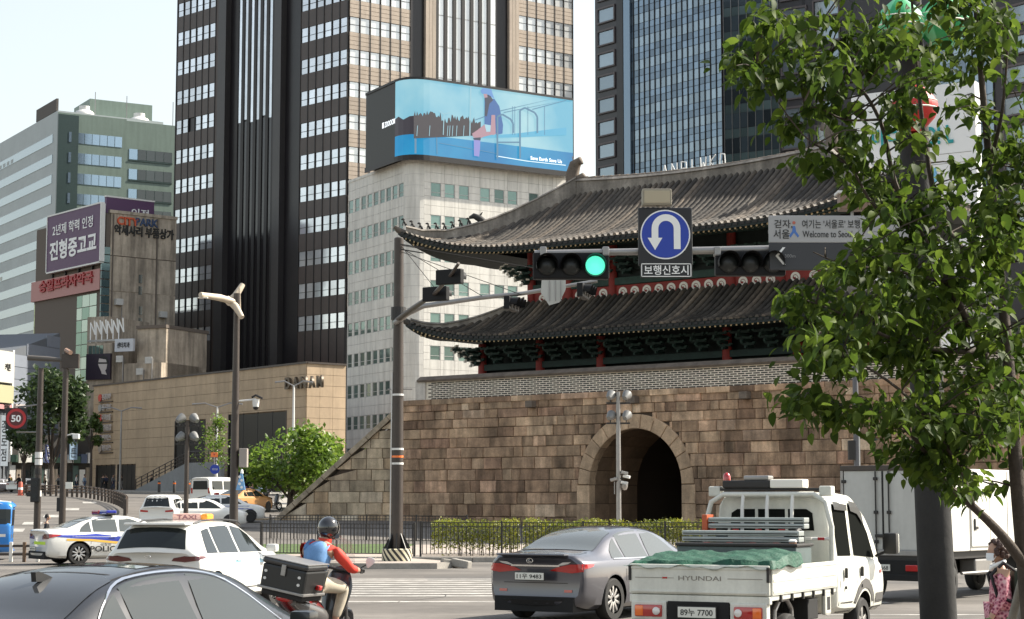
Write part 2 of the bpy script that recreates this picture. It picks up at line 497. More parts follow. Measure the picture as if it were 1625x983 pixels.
m = MB(); m.prism([(-AR - .5, -.4), (AR + .5, -.4), (AR + .5, ZS)] + [((AR + .5) * math.cos(math.pi * i / 16), ZS + (AR + .5) * math.sin(math.pi * i / 16)) for i in range(1, 16)] + [(-AR - .5, ZS)], 0, .2, T((UA, 9.6, 0)) @ RX(math.pi / 2) @ SCL(1, 1, -1))
node('back_wall', m, joint_m, base)
iron = mat('iron plate', (.02, .017, .014), .6, var=.3, vs=3)
for sgn in (-1, 1):
    lf = node('gate_door', MB().box(-.02 if sgn > 0 else -2.6, 2.6 if sgn > 0 else .02, 0, .16, .0, 5.2), iron, base, T((UA, 8.8, .3)))
    for i in range(6):
        node('iron_band', MB().bevbox(.05 if sgn > 0 else -2.55, 2.55 if sgn > 0 else -.05, -.04, .0, .2 + i * .85, .85 + i * .85, .02), iron, lf)
# parapet of dark bricks in white mortar
par = node('parapet', None, None, GATE)
g = MB(); g.box(.2, 41, .30, .62, 7.2, 8.36); node('mortar', g, mortar_m, par)
g = MB(); nr = 10
for r_ in range(nr):
    z0 = 7.30 + r_ * (1.05 / nr); u = .78 + (.21 if r_ % 2 else 0)
    while u < 40.7:
        g.box(u, u + .355, .285, .35, z0, z0 + .060); u += .425
node('bricks', g, brick_m, par, kind='stuff')
g = MB(); g.bevbox(-.1, .62, .2, .75, 7.2, 8.42, .04); node('end_pillar', g, plaster_l, par)
for i in range(34):
    u = .1 + i * 1.2
    g = MB(); pr = [(-.02, 0), (.66, 0), (.70, .09), (.40, .30), (.24, .30), (-.06, .09)]
    g.prism(pr, .006, 1.194, Matrix(((0, 0, 1, u), (1, 0, 0, .12), (0, 1, 0, 8.36), (0, 0, 0, 1))))
    node('cap_tile', g, cap_m, par)

# ---- timber pavilion
def gprof(t): return 1 - (1 - t) ** 1.42 if t < 1 else 1 + (t - 1) * .4
class Roof:
    def __init__(s, ul, ur, df, db, ze, tul, tur, tdf, tdb, zt, lift):
        s.ul, s.ur, s.df, s.db, s.ze, s.tul, s.tur, s.tdf, s.tdb, s.zt, s.lift = ul, ur, df, db, ze, tul, tur, tdf, tdb, zt, lift
    def z(s, u, d):
        a = max(0, (s.tdf - d) / (s.tdf - s.df), (d - s.tdb) / (s.db - s.tdb))
        b = max(0, (s.tul - u) / (s.tul - s.ul), (u - s.tur) / (s.ur - s.tur))
        t, q = max(a, b), min(a, b)
        # the eave curves up over a long run towards each corner
        r = max(0, (s.tul + 2.5 - u) / (s.tul + 2.5 - s.ul), (u - s.tur + 2.5) / (s.ur - s.tur + 2.5)) if a >= b else max(0, (s.tdf + 1 - d) / (s.tdf + 1 - s.df), (d - s.tdb + 1) / (s.db - s.tdb + 1))
        return s.zt + (s.ze - s.zt) * gprof(t) + (.55 * (b - a) if b > a else 0) + s.lift * min(r, 1.05) ** 2.6 * t ** 1.6
    def hip_d(s, u):
        """front start of a row at u (d of the hip line above it)"""
        if u < s.tul: return s.df + (s.tdf - s.df) * (u - s.ul) / (s.tul - s.ul)
        if u > s.tur: return s.df + (s.tdf - s.df) * (s.ur - u) / (s.ur - s.tur)
        return s.tdf
halfr = [math.pi * i / 6 for i in range(7)]
def tile_row(P, r=.118):
    m = MB(); nP = len(P)
    for i, p in enumerate(P):
        t = (P[min(i + 1, nP - 1)] - P[max(i - 1, 0)]).normalized()
        x = Vector((1, 0, 0)) if abs(t.x) < .7 else Vector((0, 1, 0))
        n = x.cross(t);
        if n.z < 0: n = -n
        for a in halfr: m.v.append(p + x * r * math.cos(a) + n * r * 1.05 * math.sin(a))
    w = len(halfr)
    for i in range(nP - 1):
        for j in range(w - 1): m.face((i * w + j, i * w + j + 1, (i + 1) * w + j + 1, (i + 1) * w + j))
    e = (nP - 1) * w; m.face(range(e, e + w)); m.face(list(range(w))[::-1])
    return m
def stepped(P, n, lap=.018):
    out = []
    for i in range(n):
        a = P(i / n); b = P((i + .985) / n)
        out += [a + Vector((0, 0, 0)), b + Vector((0, 0, lap))]
    return out
def build_roof(name, rf, parent, sp=.365, hipband=True):
    R0 = node(name, None, None, parent)
    # valleys: the continuous under-layer, all four slopes
    g = MB(); nu, nd = 60, 18
    us = [rf.ul + (rf.ur - rf.ul) * i / nu for i in range(nu + 1)]
    for side in (0, 1):
        rows = []
        for j in range(nd + 1):
            t = j / nd
            d = rf.tdf + (rf.df - rf.tdf) * t if side == 0 else rf.tdb + (rf.db - rf.tdb) * t
            lo, hi = rf.tul + (rf.ul - rf.tul) * t, rf.tur + (rf.ur - rf.tur) * t
            rows.append([(lo + (hi - lo) * i / nu, d, rf.z(lo + (hi - lo) * i / nu, d)) for i in range(nu + 1)])
        g.grid(rows)
    for side in (0, 1):
        rows = []
        for j in range(nd + 1):
            t = j / nd
            u = rf.tul + (rf.ul - rf.tul) * t if side == 0 else rf.tur + (rf.ur - rf.tur) * t
            lo, hi = rf.tdf + (rf.df - rf.tdf) * t, rf.tdb + (rf.db - rf.tdb) * t
            rows.append([(u, lo + (hi - lo) * i / 20, rf.z(u, lo + (hi - lo) * i / 20)) for i in range(21)])
        g.grid(rows)
    node('valley_tiles', g, tilebase_m, R0, smooth=40)
    # eave edge board and soffit
    ring = [(us[i], rf.df) for i in range(nu + 1)] + [(rf.ur, rf.df + (rf.db - rf.df) * i / 20) for i in range(1, 21)] + \
           [(us[nu - i], rf.db) for i in range(1, nu + 1)] + [(rf.ul, rf.db + (rf.df - rf.db) * i / 20) for i in range(1, 21)]
    g = MB(); inn = 3.1; cu, cd = (rf.ul + rf.ur) / 2, (rf.df + rf.db) / 2
    def inset(u, d): return (min(max(u, rf.ul + inn), rf.ur - inn), min(max(d, rf.df + inn), rf.db - inn))
    A = [Vector((u, d, rf.z(u, d) + .02)) for u, d in ring]; B = [p + Vector((0, 0, -.26)) for p in A]
    Cc = [Vector((*inset(u, d), rf.ze + .55)) for u, d in ring]
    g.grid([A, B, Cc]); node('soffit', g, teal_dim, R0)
    # tile rows on the front slope, one object each; the other slopes joined
    u = rf.ul + .18; rest = MB()
    while u < rf.ur - .1:
        d0 = rf.hip_d(u)
        if d0 - rf.df > .25:
            n = max(3, int((d0 - rf.df) / .42))
            P = lambda t: Vector((0, d0 + (rf.df - .06 - d0) * t, rf.z(u, d0 + (rf.df - .06 - d0) * t) + .015 - (0)))
            node('tile_row', tile_row(stepped(P, n)), tile_m, R0, T((u, 0, 0)), smooth=50)
            d1 = rf.db - (d0 - rf.df)
            Pb = lambda t: Vector((u, d1 + (rf.db - d1) * t, rf.z(u, d1 + (rf.db - d1) * t) + .015))
            rest.add(tile_row([Pb(i / 7) for i in range(8)]))
        u += sp
    d = rf.df + .2
    while d < rf.db - .1:
        q = min((d - rf.df) / (rf.tdf - rf.df), (rf.db - d) / (rf.db - rf.tdb), 1)
        for ue, ut in ((rf.ul, rf.tul), (rf.ur, rf.tur)):
            u0 = ue + (ut - ue) * q
            if abs(u0 - ue) > .25:
                P = [Vector((u0 + (ue - u0) * i / 8, d, rf.z(u0 + (ue - u0) * i / 8, d) + .015)) for i in range(9)]
                rest.add(tile_row(P))
        d += sp
    node('end_tiles', rest, tile_m, R0, smooth=50, kind='stuff')
    # antefix discs under the eave row ends
    g = MB(); u = rf.ul + .18 + sp / 2
    while u < rf.ur - .2:
        zz = rf.z(u, rf.df) - .05
        g.box(u - .12, u + .12, rf.df - .05, rf.df + .03, zz - .08, zz + .03); u += sp
    node('drip_tiles', g, tilebase_m, R0, kind='stuff')
    # two tiers of rafters, painted tips
    g = MB()
    for tier, (dd, dz, sp2, rr) in enumerate(((.12, -.27, .30, .062), (.75, -.36, .30, .075))):
        u = rf.ul + .5
        while u < rf.ur - .4:
            zz = rf.z(u, rf.df + dd) + dz; g.mi = 0
            L_ = 2.9 - dd
            g.tube([(u, rf.df + dd, zz), (u, rf.df + L_, zz + .30)], rr, 6, cap=False); g.mi = 1
            cc = Vector((u, rf.df + dd - .004, zz)); b = len(g.v)
            g.v += [cc + Vector((rr * math.cos(q * math.pi / 3), 0, rr * math.sin(q * math.pi / 3))) for q in range(6)]; g.face(range(b, b + 6)); u += sp2
    node('rafters', g, [teal_wood, rafter_tip], R0, kind='stuff')
    # hip ridges in plaster at the four corners
    for su, (ue, ut) in enumerate(((rf.ul, rf.tul), (rf.ur, rf.tur))):
        for sd, (de, dt) in enumerate(((rf.df, rf.tdf), (rf.db, rf.tdb))):
            rows_a = []; n = 22
            for i in range(n + 1):
                t = i / n; u = ut + (ue - ut) * t; d = dt + (de - dt) * t
                hgt = (.95 * (1 - t) + .42 * t) if hipband else .3
                if t > .55: hgt *= 1 - .15 * (t - .55)
                rows_a.append((Vector((u, d, rf.z(u, d) - .05)), hgt + .06))
            side = Vector((rows_a[-1][0].y - rows_a[0][0].y, rows_a[0][0].x - rows_a[-1][0].x, 0)).normalized() * .2
            g = MB(); P = []
            for p, h in rows_a[:-1]:
                P.append([p - side, p - side * .9 + Vector((0, 0, h - .07)), p - side * 1.25 + Vector((0, 0, h - .05)), p - side * .7 + Vector((0, 0, h + .05)), p + side * .7 + Vector((0, 0, h + .05)), p + side * 1.25 + Vector((0, 0, h - .05)), p + side * .9 + Vector((0, 0, h - .07)), p + side])
            g.grid(P); g.face([len(g.v) - 8 + i for i in range(8)]); g.face(list(range(8))[::-1])
            hp = node('hip_ridge', g, plaster_m, R0, smooth=30)
            if hipband and sd == 0:
                f0 = rows_a[0][0]; f1 = rows_a[-1][0]
                for q in range(9):                     # guardian figures along the hip
                    t = .60 + .39 * q / 8.6; i = int(t * n); p, h = rows_a[min(i, n - 1)]; p2, h2 = rows_a[min(i + 1, n)]
                    fr = t * n - i; pp = p.lerp(p2, fr) + Vector((0, 0, h + (h2 - h) * fr + .03))
                    dr = (f1 - f0); dr.z = 0; dr.normalize(); f = MB()
                    f.tube([pp - dr * .08, pp + Vector((0, 0, .16)) - dr * .02, pp + dr * .05 + Vector((0, 0, .28))], [.075, .07, .05], 6)
                    f.tube([pp + dr * .0 + Vector((0, 0, .30)), pp + dr * .10 + Vector((0, 0, .36)), pp + dr * .19 + Vector((0, 0, .33))], [.05, .065, .03], 6)
                    f.tube([pp + dr * .10 + Vector((0, 0, 0)), pp + dr * .08 + Vector((0, 0, .2))], [.035, .03], 5)
                    node('roof_figure', f, black_bronze, hp, smooth=50)
                i = int(.56 * n); p, h = rows_a[i]; dr = (f1 - f0); dr.z = 0; dr.normalize(); pp = p + Vector((0, 0, h)); f = MB()
                f.tube([pp - dr * .3, pp + Vector((0, 0, .25)), pp + dr * .3 + Vector((0, 0, .38)), pp + dr * .55 + Vector((0, 0, .26))], [.2, .2, .16, .07], 8)
                f.tube([pp + Vector((0, 0, .3)), pp - dr * .2 + Vector((0, 0, .6))], [.1, .02], 6)
                node('dragon_head', f, black_bronze, hp, smooth=50)
            # upturned corner tile
            e = rows_a[-1][0]; dr = (rows_a[-1][0] - rows_a[-2][0]).normalized(); f = MB()
            f.tube([e - dr * .5 + Vector((0, 0, .05)), e + Vector((0, 0, .08)), e + dr * .22 + Vector((0, 0, .16))], [.19, .17, .10], 8)
            node('corner_tile', f, tile_m, R0, smooth=50)
    return R0
low = Roof(-1.15, 28.35, .55, 12.3, 10.62, 4.2, 23.0, 4.35, 8.4, 12.75, 1.15)
upp = Roof(-1.75, 28.95, .55, 13.9, 15.30, 5.7, 21.5, 7.1, 7.45, 19.0, 1.62)
lowR = build_roof('lower_roof', low, GATE, hipband=False)
uppR = build_roof('upper_roof', upp, GATE)
# plaster ridge of the upper roof, sagging in the middle, with end ornaments
g = MB(); P = []
for i in range(31):
    t = i / 30; u = 5.35 + (21.85 - 5.35) * t; sag = .36 * (2 * t - 1) ** 2; zt = 19.52 + sag
    ce = 7.27
    P.append([(u, ce - .30, 18.5), (u, ce - .27, zt - .12), (u, ce - .36, zt - .08), (u, ce - .2, zt + .07), (u, ce + .2, zt + .07), (u, ce + .36, zt - .08), (u, ce + .27, zt - .12), (u, ce + .30, 18.5)])
g.grid(P); g.face(range(8)); g.face([len(g.v) - 8 + i for i in range(8)][::-1])
node('main_ridge', g, plaster_m, uppR, smooth=30)
g = MB()
for i in range(30):
    t = i / 30; u = 5.35 + 16.5 * t; zt = 19.52 + .36 * (2 * t - 1) ** 2 + .05
    g.tube([(u + .01, 7.27, zt), (u + .54, 7.27, zt)], .13, 8)
node('ridge_tiles', g, cap_m, uppR, kind='stuff', smooth=50)
for u, sg in ((5.5, 1), (21.7, -1)):
    f = MB()
    f.tube([(u - .1 * sg, 7.27, 19.6), (u - .15 * sg, 7.27, 20.2), (u + .05 * sg, 7.27, 20.75), (u + .4 * sg, 7.27, 20.95), (u + .55 * sg, 7.27, 20.75)], [.42, .40, .34, .22, .08], 10)
    f.tube([(u + .2 * sg, 7.27, 19.8), (u + .62 * sg, 7.27, 20.05), (u + .8 * sg, 7.27, 19.9)], [.3, .2, .08], 8)
    f.tube([(u, 7.27, 20.8), (u - .15 * sg, 7.27, 21.25)], [.05, .02], 5)
    node('ridge_ornament', f, cap_m, uppR, smooth=50)
# lower storey: columns, plank walls, beams
lows = node('lower_storey', None, None, GATE)
cols_u = [1.6, 5.65, 9.7, 17.5, 21.55, 25.6]
for u in cols_u:
    for d in (3.9, 9.3):
        node('column', MB().lathe([(.27, 7.2), (.27, 7.5), (.25, 9.0), (.24, 10.6)], 14), red_wood, lows, T((u, d, 0)), smooth=40)
for i, (ua, ub) in enumerate(zip(cols_u, cols_u[1:])):
    n = int((ub - ua) / .95)
    for j in range(n):
        w = (ub - ua - .5) / n
        g = MB(); x0 = ua + .25 + j * w
        g.bevbox(x0 + .02, x0 + w - .02, 4.0, 4.1, 7.25, 8.75, .02); node('plank_panel', g, teal_wood, lows)
    g = MB(); g.bevbox(ua, ub, 3.78, 4.02, 9.1, 9.45, .02); node('beam', g, teal_wood, lows)
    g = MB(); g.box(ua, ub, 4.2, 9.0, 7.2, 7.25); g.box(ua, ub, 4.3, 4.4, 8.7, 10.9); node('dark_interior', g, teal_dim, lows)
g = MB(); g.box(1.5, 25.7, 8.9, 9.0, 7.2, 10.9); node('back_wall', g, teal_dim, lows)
for u in (1.5, 25.6): node('end_wall', MB().box(u, u + .1, 4, 8.88, 7.2, 10.9), teal_dim, lows)
# bracket clusters under both eaves (stepped arms with curled, paint-tipped ends)
def bracket(M, tiers=3, w=1.0):
    m = MB()
    for k in range(tiers):
        z0 = k * .27; out = .38 + .40 * k
        m.mi = 0
        m.box(-.075, .075, -out, .25, z0, z0 + .13, M)
        ww = w * (.34 + .10 * k)
        m.box(-ww, ww, -out + .16, -out + .28, z0 + .13, z0 + .25, M)
        m.mi = 1
        m.box(-.05, .05, -out - .12, -out + .01, z0 - .05, z0 + .08, M)
        for sx in (-1, 0, 1): m.box(sx * ww - .07, sx * ww + .07, -out + .13, -out + .31, z0 + .2, z0 + .29, M)
    return m
teal_mid = mat('worn green paint', (.022, .055, .045), .7, var=.3, vs=3)
def bracket_row(parent, u0, u1, d, z, n):
    me = bracket(I4).mesh('bracket', [teal_wood, teal_mid])
    for i in range(n):
        node('bracket', me, None, parent, T((u0 + (u1 - u0) * i / (n - 1), d, z)))
bracket_row(lows, 1.6, 25.6, 3.75, 9.5, 19)
for uu, an in ((1.6, -45), (25.6, 45), (1.3, -90), (25.9, 90)):
    node('corner_bracket', bracket(I4, 4, .8).mesh('corner_bracket', [teal_wood, cream_paint]), None, lows, T((uu, 3.75, 9.4)) @ RZ(R(an)))
ups = node('upper_storey', None, None, GATE)
ucols = [4.4, 7.0, 9.9, 17.3, 20.2, 22.8]
for u in ucols:
    node('column', MB().lathe([(.24, 12.3), (.24, 15.6)], 14), red_wood, ups, T((u, 4.75, 0)), smooth=40)
for ua, ub in zip(ucols, ucols[1:]):
    g = MB(); g.bevbox(ua + .2, ub - .2, 4.72, 4.82, 12.45, 13.34, .02); node('red_panel', g, red_wood, ups)
    g = MB(); g.bevbox(ua, ub, 4.62, 4.85, 13.36, 13.75, .02); node('beam', g, teal_mid, ups)
    g = MB(); g.box(ua, ub, 4.9, 5.0, 13.6, 16); g.box(ua, ub, 4.7, 4.9, 14.1, 14.4); node('dark_interior', g, teal_dim, ups)
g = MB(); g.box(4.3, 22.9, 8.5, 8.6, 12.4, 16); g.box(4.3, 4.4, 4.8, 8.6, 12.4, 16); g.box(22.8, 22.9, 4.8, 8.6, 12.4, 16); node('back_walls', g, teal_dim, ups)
bracket_row(ups, 4.4, 22.8, 4.6, 13.9, 15)
for uu, an in ((4.4, -45), (22.8, 45), (4.2, -90), (23, 90)):
    node('corner_bracket', bracket(I4, 4, .8).mesh('corner_bracket', [teal_wood, cream_paint]), None, ups, T((uu, 4.6, 13.8)) @ RZ(R(an)))
# plaster band at the top of the lower roof, stepping up at the corners
g = MB(); g.bevbox(4.1, 23.1, 4.42, 4.66, 12.0, 12.60, .03); node('plaster_band', g, plaster_l, lowR)
g = MB(); g.bevbox(4.02, 4.3, 4.42, 8.5, 12.0, 12.60, .03); g.bevbox(22.9, 23.2, 4.42, 8.5, 12.0, 12.6, .03); node('side_bands', g, plaster_l, lowR)
# white comma scrolls painted proud on the red panels
sw = MB(); P0 = []
for i in range(26):
    t = i / 25; a = R(-60) + t * R(560); rad = .275 * (1 - t * .80); w_ = .12 * (1 - t * .40) * min(1, .35 + t * 4)
    c0 = Vector((rad * math.cos(a), 0, rad * math.sin(a))); dr = Vector((math.cos(a), 0, math.sin(a)))
    P0.append([c0 - dr * w_ * .6 + Vector((0, .02, 0)), c0 - dr * w_ * .6, c0 + dr * w_ * .6, c0 + dr * w_ * .6 + Vector((0, .02, 0))])
sw.grid(P0); swm = sw.mesh('scroll_ornament', cream_paint)
for ua, ub in zip(ucols, ucols[1:]):
    n = max(2, int((ub - ua - .5) / .72))
    for i in range(n):
        u = ua + .25 + (ub - ua - .5) * (i + .5) / n
        node('scroll_ornament', swm, None, ups, T((u, 4.705, 12.96)))
# ---- sloping wing wall left of the gate
wx, wy = -5.95, 101.6
WF = Face((-13.35, 102.3), (wx, wy)); WL = WF.L
WING = thing('wing_wall', 'sloping wing of pale stone blocks running down to the pavement left of the gate', 'wall', WF.M)
zt_ = lambda u: 7.05 * (u / WL) + .35 * (1 - u / WL)
z = -.1
for h in hts:
    u = .1 + rg.uniform(0, .3)
    while u < WL - .05:
        w = rg.choice([.6, .8, 1.0, 1.3, 1.6]) * rg.uniform(.9, 1.1); q = min(u + w, WL)
        if WL - q < .3: q = WL
        zl, zr = min(z + h, zt_(u) - .1), min(z + h, zt_(q) - .1)
        if zr > z + .08:
            m = MB(); c = .03; gp_ = .012
            u2 = u
            if zl < z + .02: u2 = max(u, WL * (z + .12 - .35) / 6.7); zl = z + .03
            pr = [(u2 + gp_, z + gp_), (q - gp_, z + gp_), (q - gp_, zr), (u2 + gp_, max(zl, z + .03))]
            cx_, cz_ = sum(p[0] for p in pr) / 4, sum(p[1] for p in pr) / 4
            m.v = [Vector((a + (cx_ - a) * .05, rg.uniform(-.02, .01), b + (cz_ - b) * .08)) for a, b in pr] + [Vector((a, .03, b)) for a, b in pr] + [Vector((a, .4, b)) for a, b in pr]
            m.face((0, 1, 2, 3))
            for a in (0, 4):
                for i in range(4): k_ = (i + 1) % 4; m.face((a + 4 + i, a + 4 + k_, a + k_, a + i))
            node('stone', m, wing_m, WING)
        u = q
    z += h
g = MB(); g.prism([(0, -.4), (WL + .4, -.4), (WL + .4, 6.9), (0, .2)], 0, 1.6, T((0, .1, 0)) @ RX(math.pi / 2) @ SCL(1, 1, -1)); node('core', g, joint_m, WING)
sl_ = math.atan2(6.7, WL); ll = math.hypot(6.7, WL); u = -.5
while u < ll - .1:
    w = rg.uniform(.9, 1.7); w = min(w, ll + .1 - u)
    m = MB(); m.bevbox(u + .01, u + w - .01, -.16, 1.7, -.02, .26, .03)
    node('coping_stone', m, mat('coping', (.40, .325, .235), .9, var=.3, vs=2, streak=.3) if u < 0 else bpy.data.materials['coping'], WING, T((0, 0, .3)) @ RY(-sl_)); u += w
m = MB(); m.bevbox(-.9, -.1, -.3, 1.8, -.3, 1.0, .05); node('foot_stone', m, wing_m, WING)
# worn patches and covers in the carriageway
g = MB()
for x, y, w, l, a in ((2.5, 33, 1.4, 5, 12), (-1, 46, 2.2, 3, 5), (7.5, 44, 1.2, 6, 80), (-14, 82, 2, 7, 20), (-20, 100, 2.4, 9, 15)):
    M = T((x, y, .0)) @ RZ(R(a)); b = [M @ Vector(p) for p in ((-w / 2, -l / 2, 0), (w / 2, -l / 2 + .2, 0), (w / 2 - .1, l / 2, 0), (-w / 2, l / 2 - .1, 0))]; g.quad(*[(p.x, p.y, zg(p.y) + .0025 + .012 * (y > 70)) for p in b])
struct('road_patches', g, mat('asphalt patch', (.085, .078, .072), .9, var=.2, vs=1.5))
for i, (x, y) in enumerate(((1.6, 35.8), (4.9, 41.5))):
    mc = thing('manhole_cover', ['round iron manhole cover in the road nearest the silver sedan', 'round iron manhole cover further back in the road'][i], 'manhole', T((x, y, .003)), None, MB().lathe([(.36, 0), (.36, .005), (.33, .006), (.33, .003)], 24), iron)
# cracks in the asphalt
g = MB(); rk_ = random.Random(31)
for x, y, a, n in ((-3.5, 34, .3, 14), (3, 38.5, 1.2, 12), (6, 34, 2.6, 16), (-1, 49.5, .1, 14), (9.5, 47, 1.0, 14), (-12, 90, 1.2, 16), (-18, 84, .4, 14), (1.5, 44.5, 2.9, 10)):
    p = Vector((x, y)); w = .012
    for i in range(n):
        a += rk_.gauss(0, .35); q = p + Vector((math.cos(a), math.sin(a))) * rk_.uniform(.2, .5); s_ = Vector((-math.sin(a), math.cos(a))) * w
        g.quad(*[(t_.x, t_.y, zg(t_.y) + .0045 + .012 * (y > 70)) for t_ in (p - s_, q - s_, q + s_, p + s_)]); p = q
struct('road_cracks', g, mat('crack tar', (.03, .028, .026), .8))
# ------------------------------------------------------------------ city buildings behind
win_sky = mat('coated window', (.70, .73, .77), .10, metal=.6, rnd=.16, var=.10, vs=.6)
win_band = mat('pale window band', (.74, .74, .72), .12, metal=.35, rnd=.12)
win_green = mat('green window', (.15, .22, .20), .06, metal=.5, rnd=.35)
win_dark = mat('dark window', (.03, .04, .04), .05, spec=.9, rnd=.3)
mull = mat('black mullion', (.016, .014, .014), .5)
brown_clad = mat('brown cladding', (.062, .045, .039), .45, var=.12, vs=.25, streak=.1)
char_clad = mat('charcoal cladding', (.046, .042, .042), .4, var=.1, vs=.3)
black_clad = mat('black cladding', (.013, .011, .013), .35, var=.25, vs=.3)
tan_clad = mat('tan cladding', (.42, .345, .275), .6, var=.08, vs=.3, streak=.08, rnd=.06)
tan_groove = mat('tan groove', (.14, .10, .075), .7)
white_clad = mat('white tile cladding', (.68, .655, .60), .6, var=.06, vs=.3, streak=.16)
white_joint = mat('white tile joint', (.33, .32, .30), .8)
conc_m = mat('stained concrete', (.44, .37, .29), .9, wstain=.2, var=.2, vs=.25, streak=.38, bump=.02, bs=3)
conc_d = mat('concrete joint', (.14, .115, .095), .9)
roof_m = mat('flat roof', (.22, .21, .20), .9)
def vol(F, pr, z0, z1, name, m, parent, extra=None):
    """prism on a facade frame: pr are (u, inward) points"""
    g = MB(); g.prism(pr, z0, z1); return node(name, g, m, parent, rel(parent, F.M))
def fbox(F, parent, name, m, u0, u1, y0, y1, z0, z1, bev=0., **kw):
    g = MB()
    if bev: g.bevbox(0, u1 - u0, y0, y1, 0, z1 - z0, bev)
    else: g.box(0, u1 - u0, y0, y1, 0, z1 - z0)
    return node(name, g, m, parent, rel(parent, F.M @ T((u0, 0, z0))), **kw)
def fput(F, parent, name, me, u, z, y=0., **kw): return node(name, me, None, parent, rel(parent, F.M @ T((u, y, z))), **kw)

# ---- dark tower with window bands
C0, LW, RW = gp(548, 231), gp(281, 255), gp(910, 251.5)
LF, RF = Face(LW, C0), Face(C0, RW)
TOW = thing('office_tower', 'tall dark brown office tower with tan sunlit side and vertical white fins', 'building', T((C0.x, C0.y, zg(231))))
TH, Z0 = 92.0, zg(231) - 1
bk = LF.O + (RF.O + RF.a * RF.L - C0)
g = MB(); g.prism([LW[:], C0[:], (RF.O + RF.a * RF.L)[:], bk[:]], Z0, TH)
node('tower_core', g, black_clad, TOW, rel(TOW, I4))
fh = (LF.z(283, 29) - LF.z(283, 498)) / 10; zb0 = LF.z(283, 498)
floors = [zb0 + k * fh for k in range(-1, 18)]
wh = .47 * fh
def window_mesh(w, h, mats, fr=.10, bar=None, dep=.12, tr=.5):
    m = MB(); m.mi = 1
    m.box(0, w, .02, .06, 0, h); m.mi = 0
    m.box(0, fr, -.02, dep, 0, h); m.box(w - fr, w, -.02, dep, 0, h)
    m.box(fr, w - fr, -.02, dep, 0, fr * .6); m.box(fr, w - fr, -.02, dep, h - fr * .6, h)
    if bar: m.box(fr, w - fr, -.015, .05, h * bar - .03, h * bar + .03)
    return m.mesh('window', mats)
def strip(F, parent, pxa, pxb, py, m, name, y0=-.15, z0=None, z1=None):
    return fbox(F, parent, name, m, F.u(pxa, py), F.u(pxb, py), y0, .1, Z0 if z0 is None else z0, TH if z1 is None else z1)
# left (shaded) side: panels between floors, windows in two groups of six
for ga, gb, pb in ((282, 343, 354), (478.5, 548, None)):
    ua, ub = LF.u(ga, 100), LF.u(gb, 100)
    if gb == 548: ub = LF.L - .05
    n = 6; w = (ub - ua) / n
    wm = window_mesh(w - .14, wh, [mull, win_sky], .07, .42)
    for k, zf in enumerate(floors):
        ztop = zf + fh
        for i in range(n):
            if zf > 8 or ga > 400:
                if not (k in (7,) and i == 2 and ga < 300): fput(LF, TOW, 'window', wm, ua + i * w + .07, zf, -.10)
        if zf + wh < TH: fbox(LF, TOW, 'spandrel', brown_clad, ua, ub, -.16, .1, zf + wh, ztop)
        for i in range(n):
            g = None
    for i in range(n + 1): fbox(LF, TOW, 'mullion', mull, ua + i * w - .06, ua + i * w + .06, -.22, .1, Z0, TH)
    fbox(LF, TOW, 'base_wall', brown_clad, ua, ub, -.16, .1, Z0, floors[0])
strip(LF, TOW, 343, 354, 100, brown_clad, 'pier')
strip(LF, TOW, 354, 366, 100, char_clad, 'pier', -.9)
strip(LF, TOW, 443, 454, 100, char_clad, 'pier', -.9)
zfin = LF.z(410, 189)
n = 7; ua, ub = LF.u(375, 150), LF.u(443, 150); w = (ub - ua) / n
for i in range(n):
    x0 = ua + i * w
    fbox(LF, TOW, 'glass_strip', win_sky, x0 + w * .42, x0 + w * .96, -.05, .1, zfin + .3 * math.sin(i * 2.), TH)
    fbox(LF, TOW, 'fin', mull, x0 - w * .04, x0 + w * .40, -.16, .1, Z0, TH)
    fbox(LF, TOW, 'dark_reflection_glass', mat('dark reflection glass', (.02, .018, .02), .15, spec=.6) if i == 0 else bpy.data.materials['dark reflection glass'], x0 + w * .5, x0 + w * .93, -.04, .1, Z0, zfin)  # lower strips coloured dark to stand for a dark building's reflection
# right (sunlit) side: tan bands, pale window bands
for ga, gb, n in ((549.5, 650, 6), (821, 909.5, 6)):
    ua, ub = RF.u(ga, 120), min(RF.u(gb, 120), RF.L - .02)
    ua = max(ua, .05); w = (ub - ua) / n
    wm = window_mesh(w - .10, wh, [mull, win_band], .04, .5)
    for k, zf in enumerate(floors):
        if zf < 18: continue
        for i in range(n): fput(RF, TOW, 'window', wm, ua + i * w + .05, zf, -.10)
        g = MB(); zz = zf + wh
        nb = 4; hb = (fh - wh) / nb
        for j in range(nb): g.box(ua, ub, -.20, .1, zz + j * hb + .025, zz + (j + 1) * hb - .025)
        node('tan_band', g, tan_clad, TOW, rel(TOW, RF.M), kind='stuff')
        fbox(RF, TOW, 'band_backing', tan_groove, ua, ub, -.15, .05, zz, zz + fh - wh)
    for i in range(1, n + 1): fbox(RF, TOW, 'mullion', mull, ua + i * w - .045, ua + i * w + .045, -.26, .1, 16, TH)
for a, b in ((672, 688.5), (805, 820.5)):
    u0, u1 = RF.u(a, 120), RF.u(b, 120)
    for j in range(3): fbox(RF, TOW, 'tan_pier', tan_clad, u0 + (u1 - u0) * j / 3 + .02, u0 + (u1 - u0) * (j + 1) / 3 - .02, -.5, .1, 16, TH)
ua, ub = RF.u(690, 120), RF.u(786, 120); n = 7; w = (ub - ua) / n
for i in range(n):
    x0 = ua + i * w
    fbox(RF, TOW, 'glass_strip', win_band, x0 + w * .33, x0 + w * .97, -.05, .1, 30, TH)
    fbox(RF, TOW, 'fin', mull, x0 - w * .03, x0 + w * .33, -.22, .1, 16, TH)
    for zf in floors[6:]: fbox(RF, TOW, 'transom', white_joint, x0 + w * .34, x0 + w * .96, -.07, .0, zf, zf + .1)
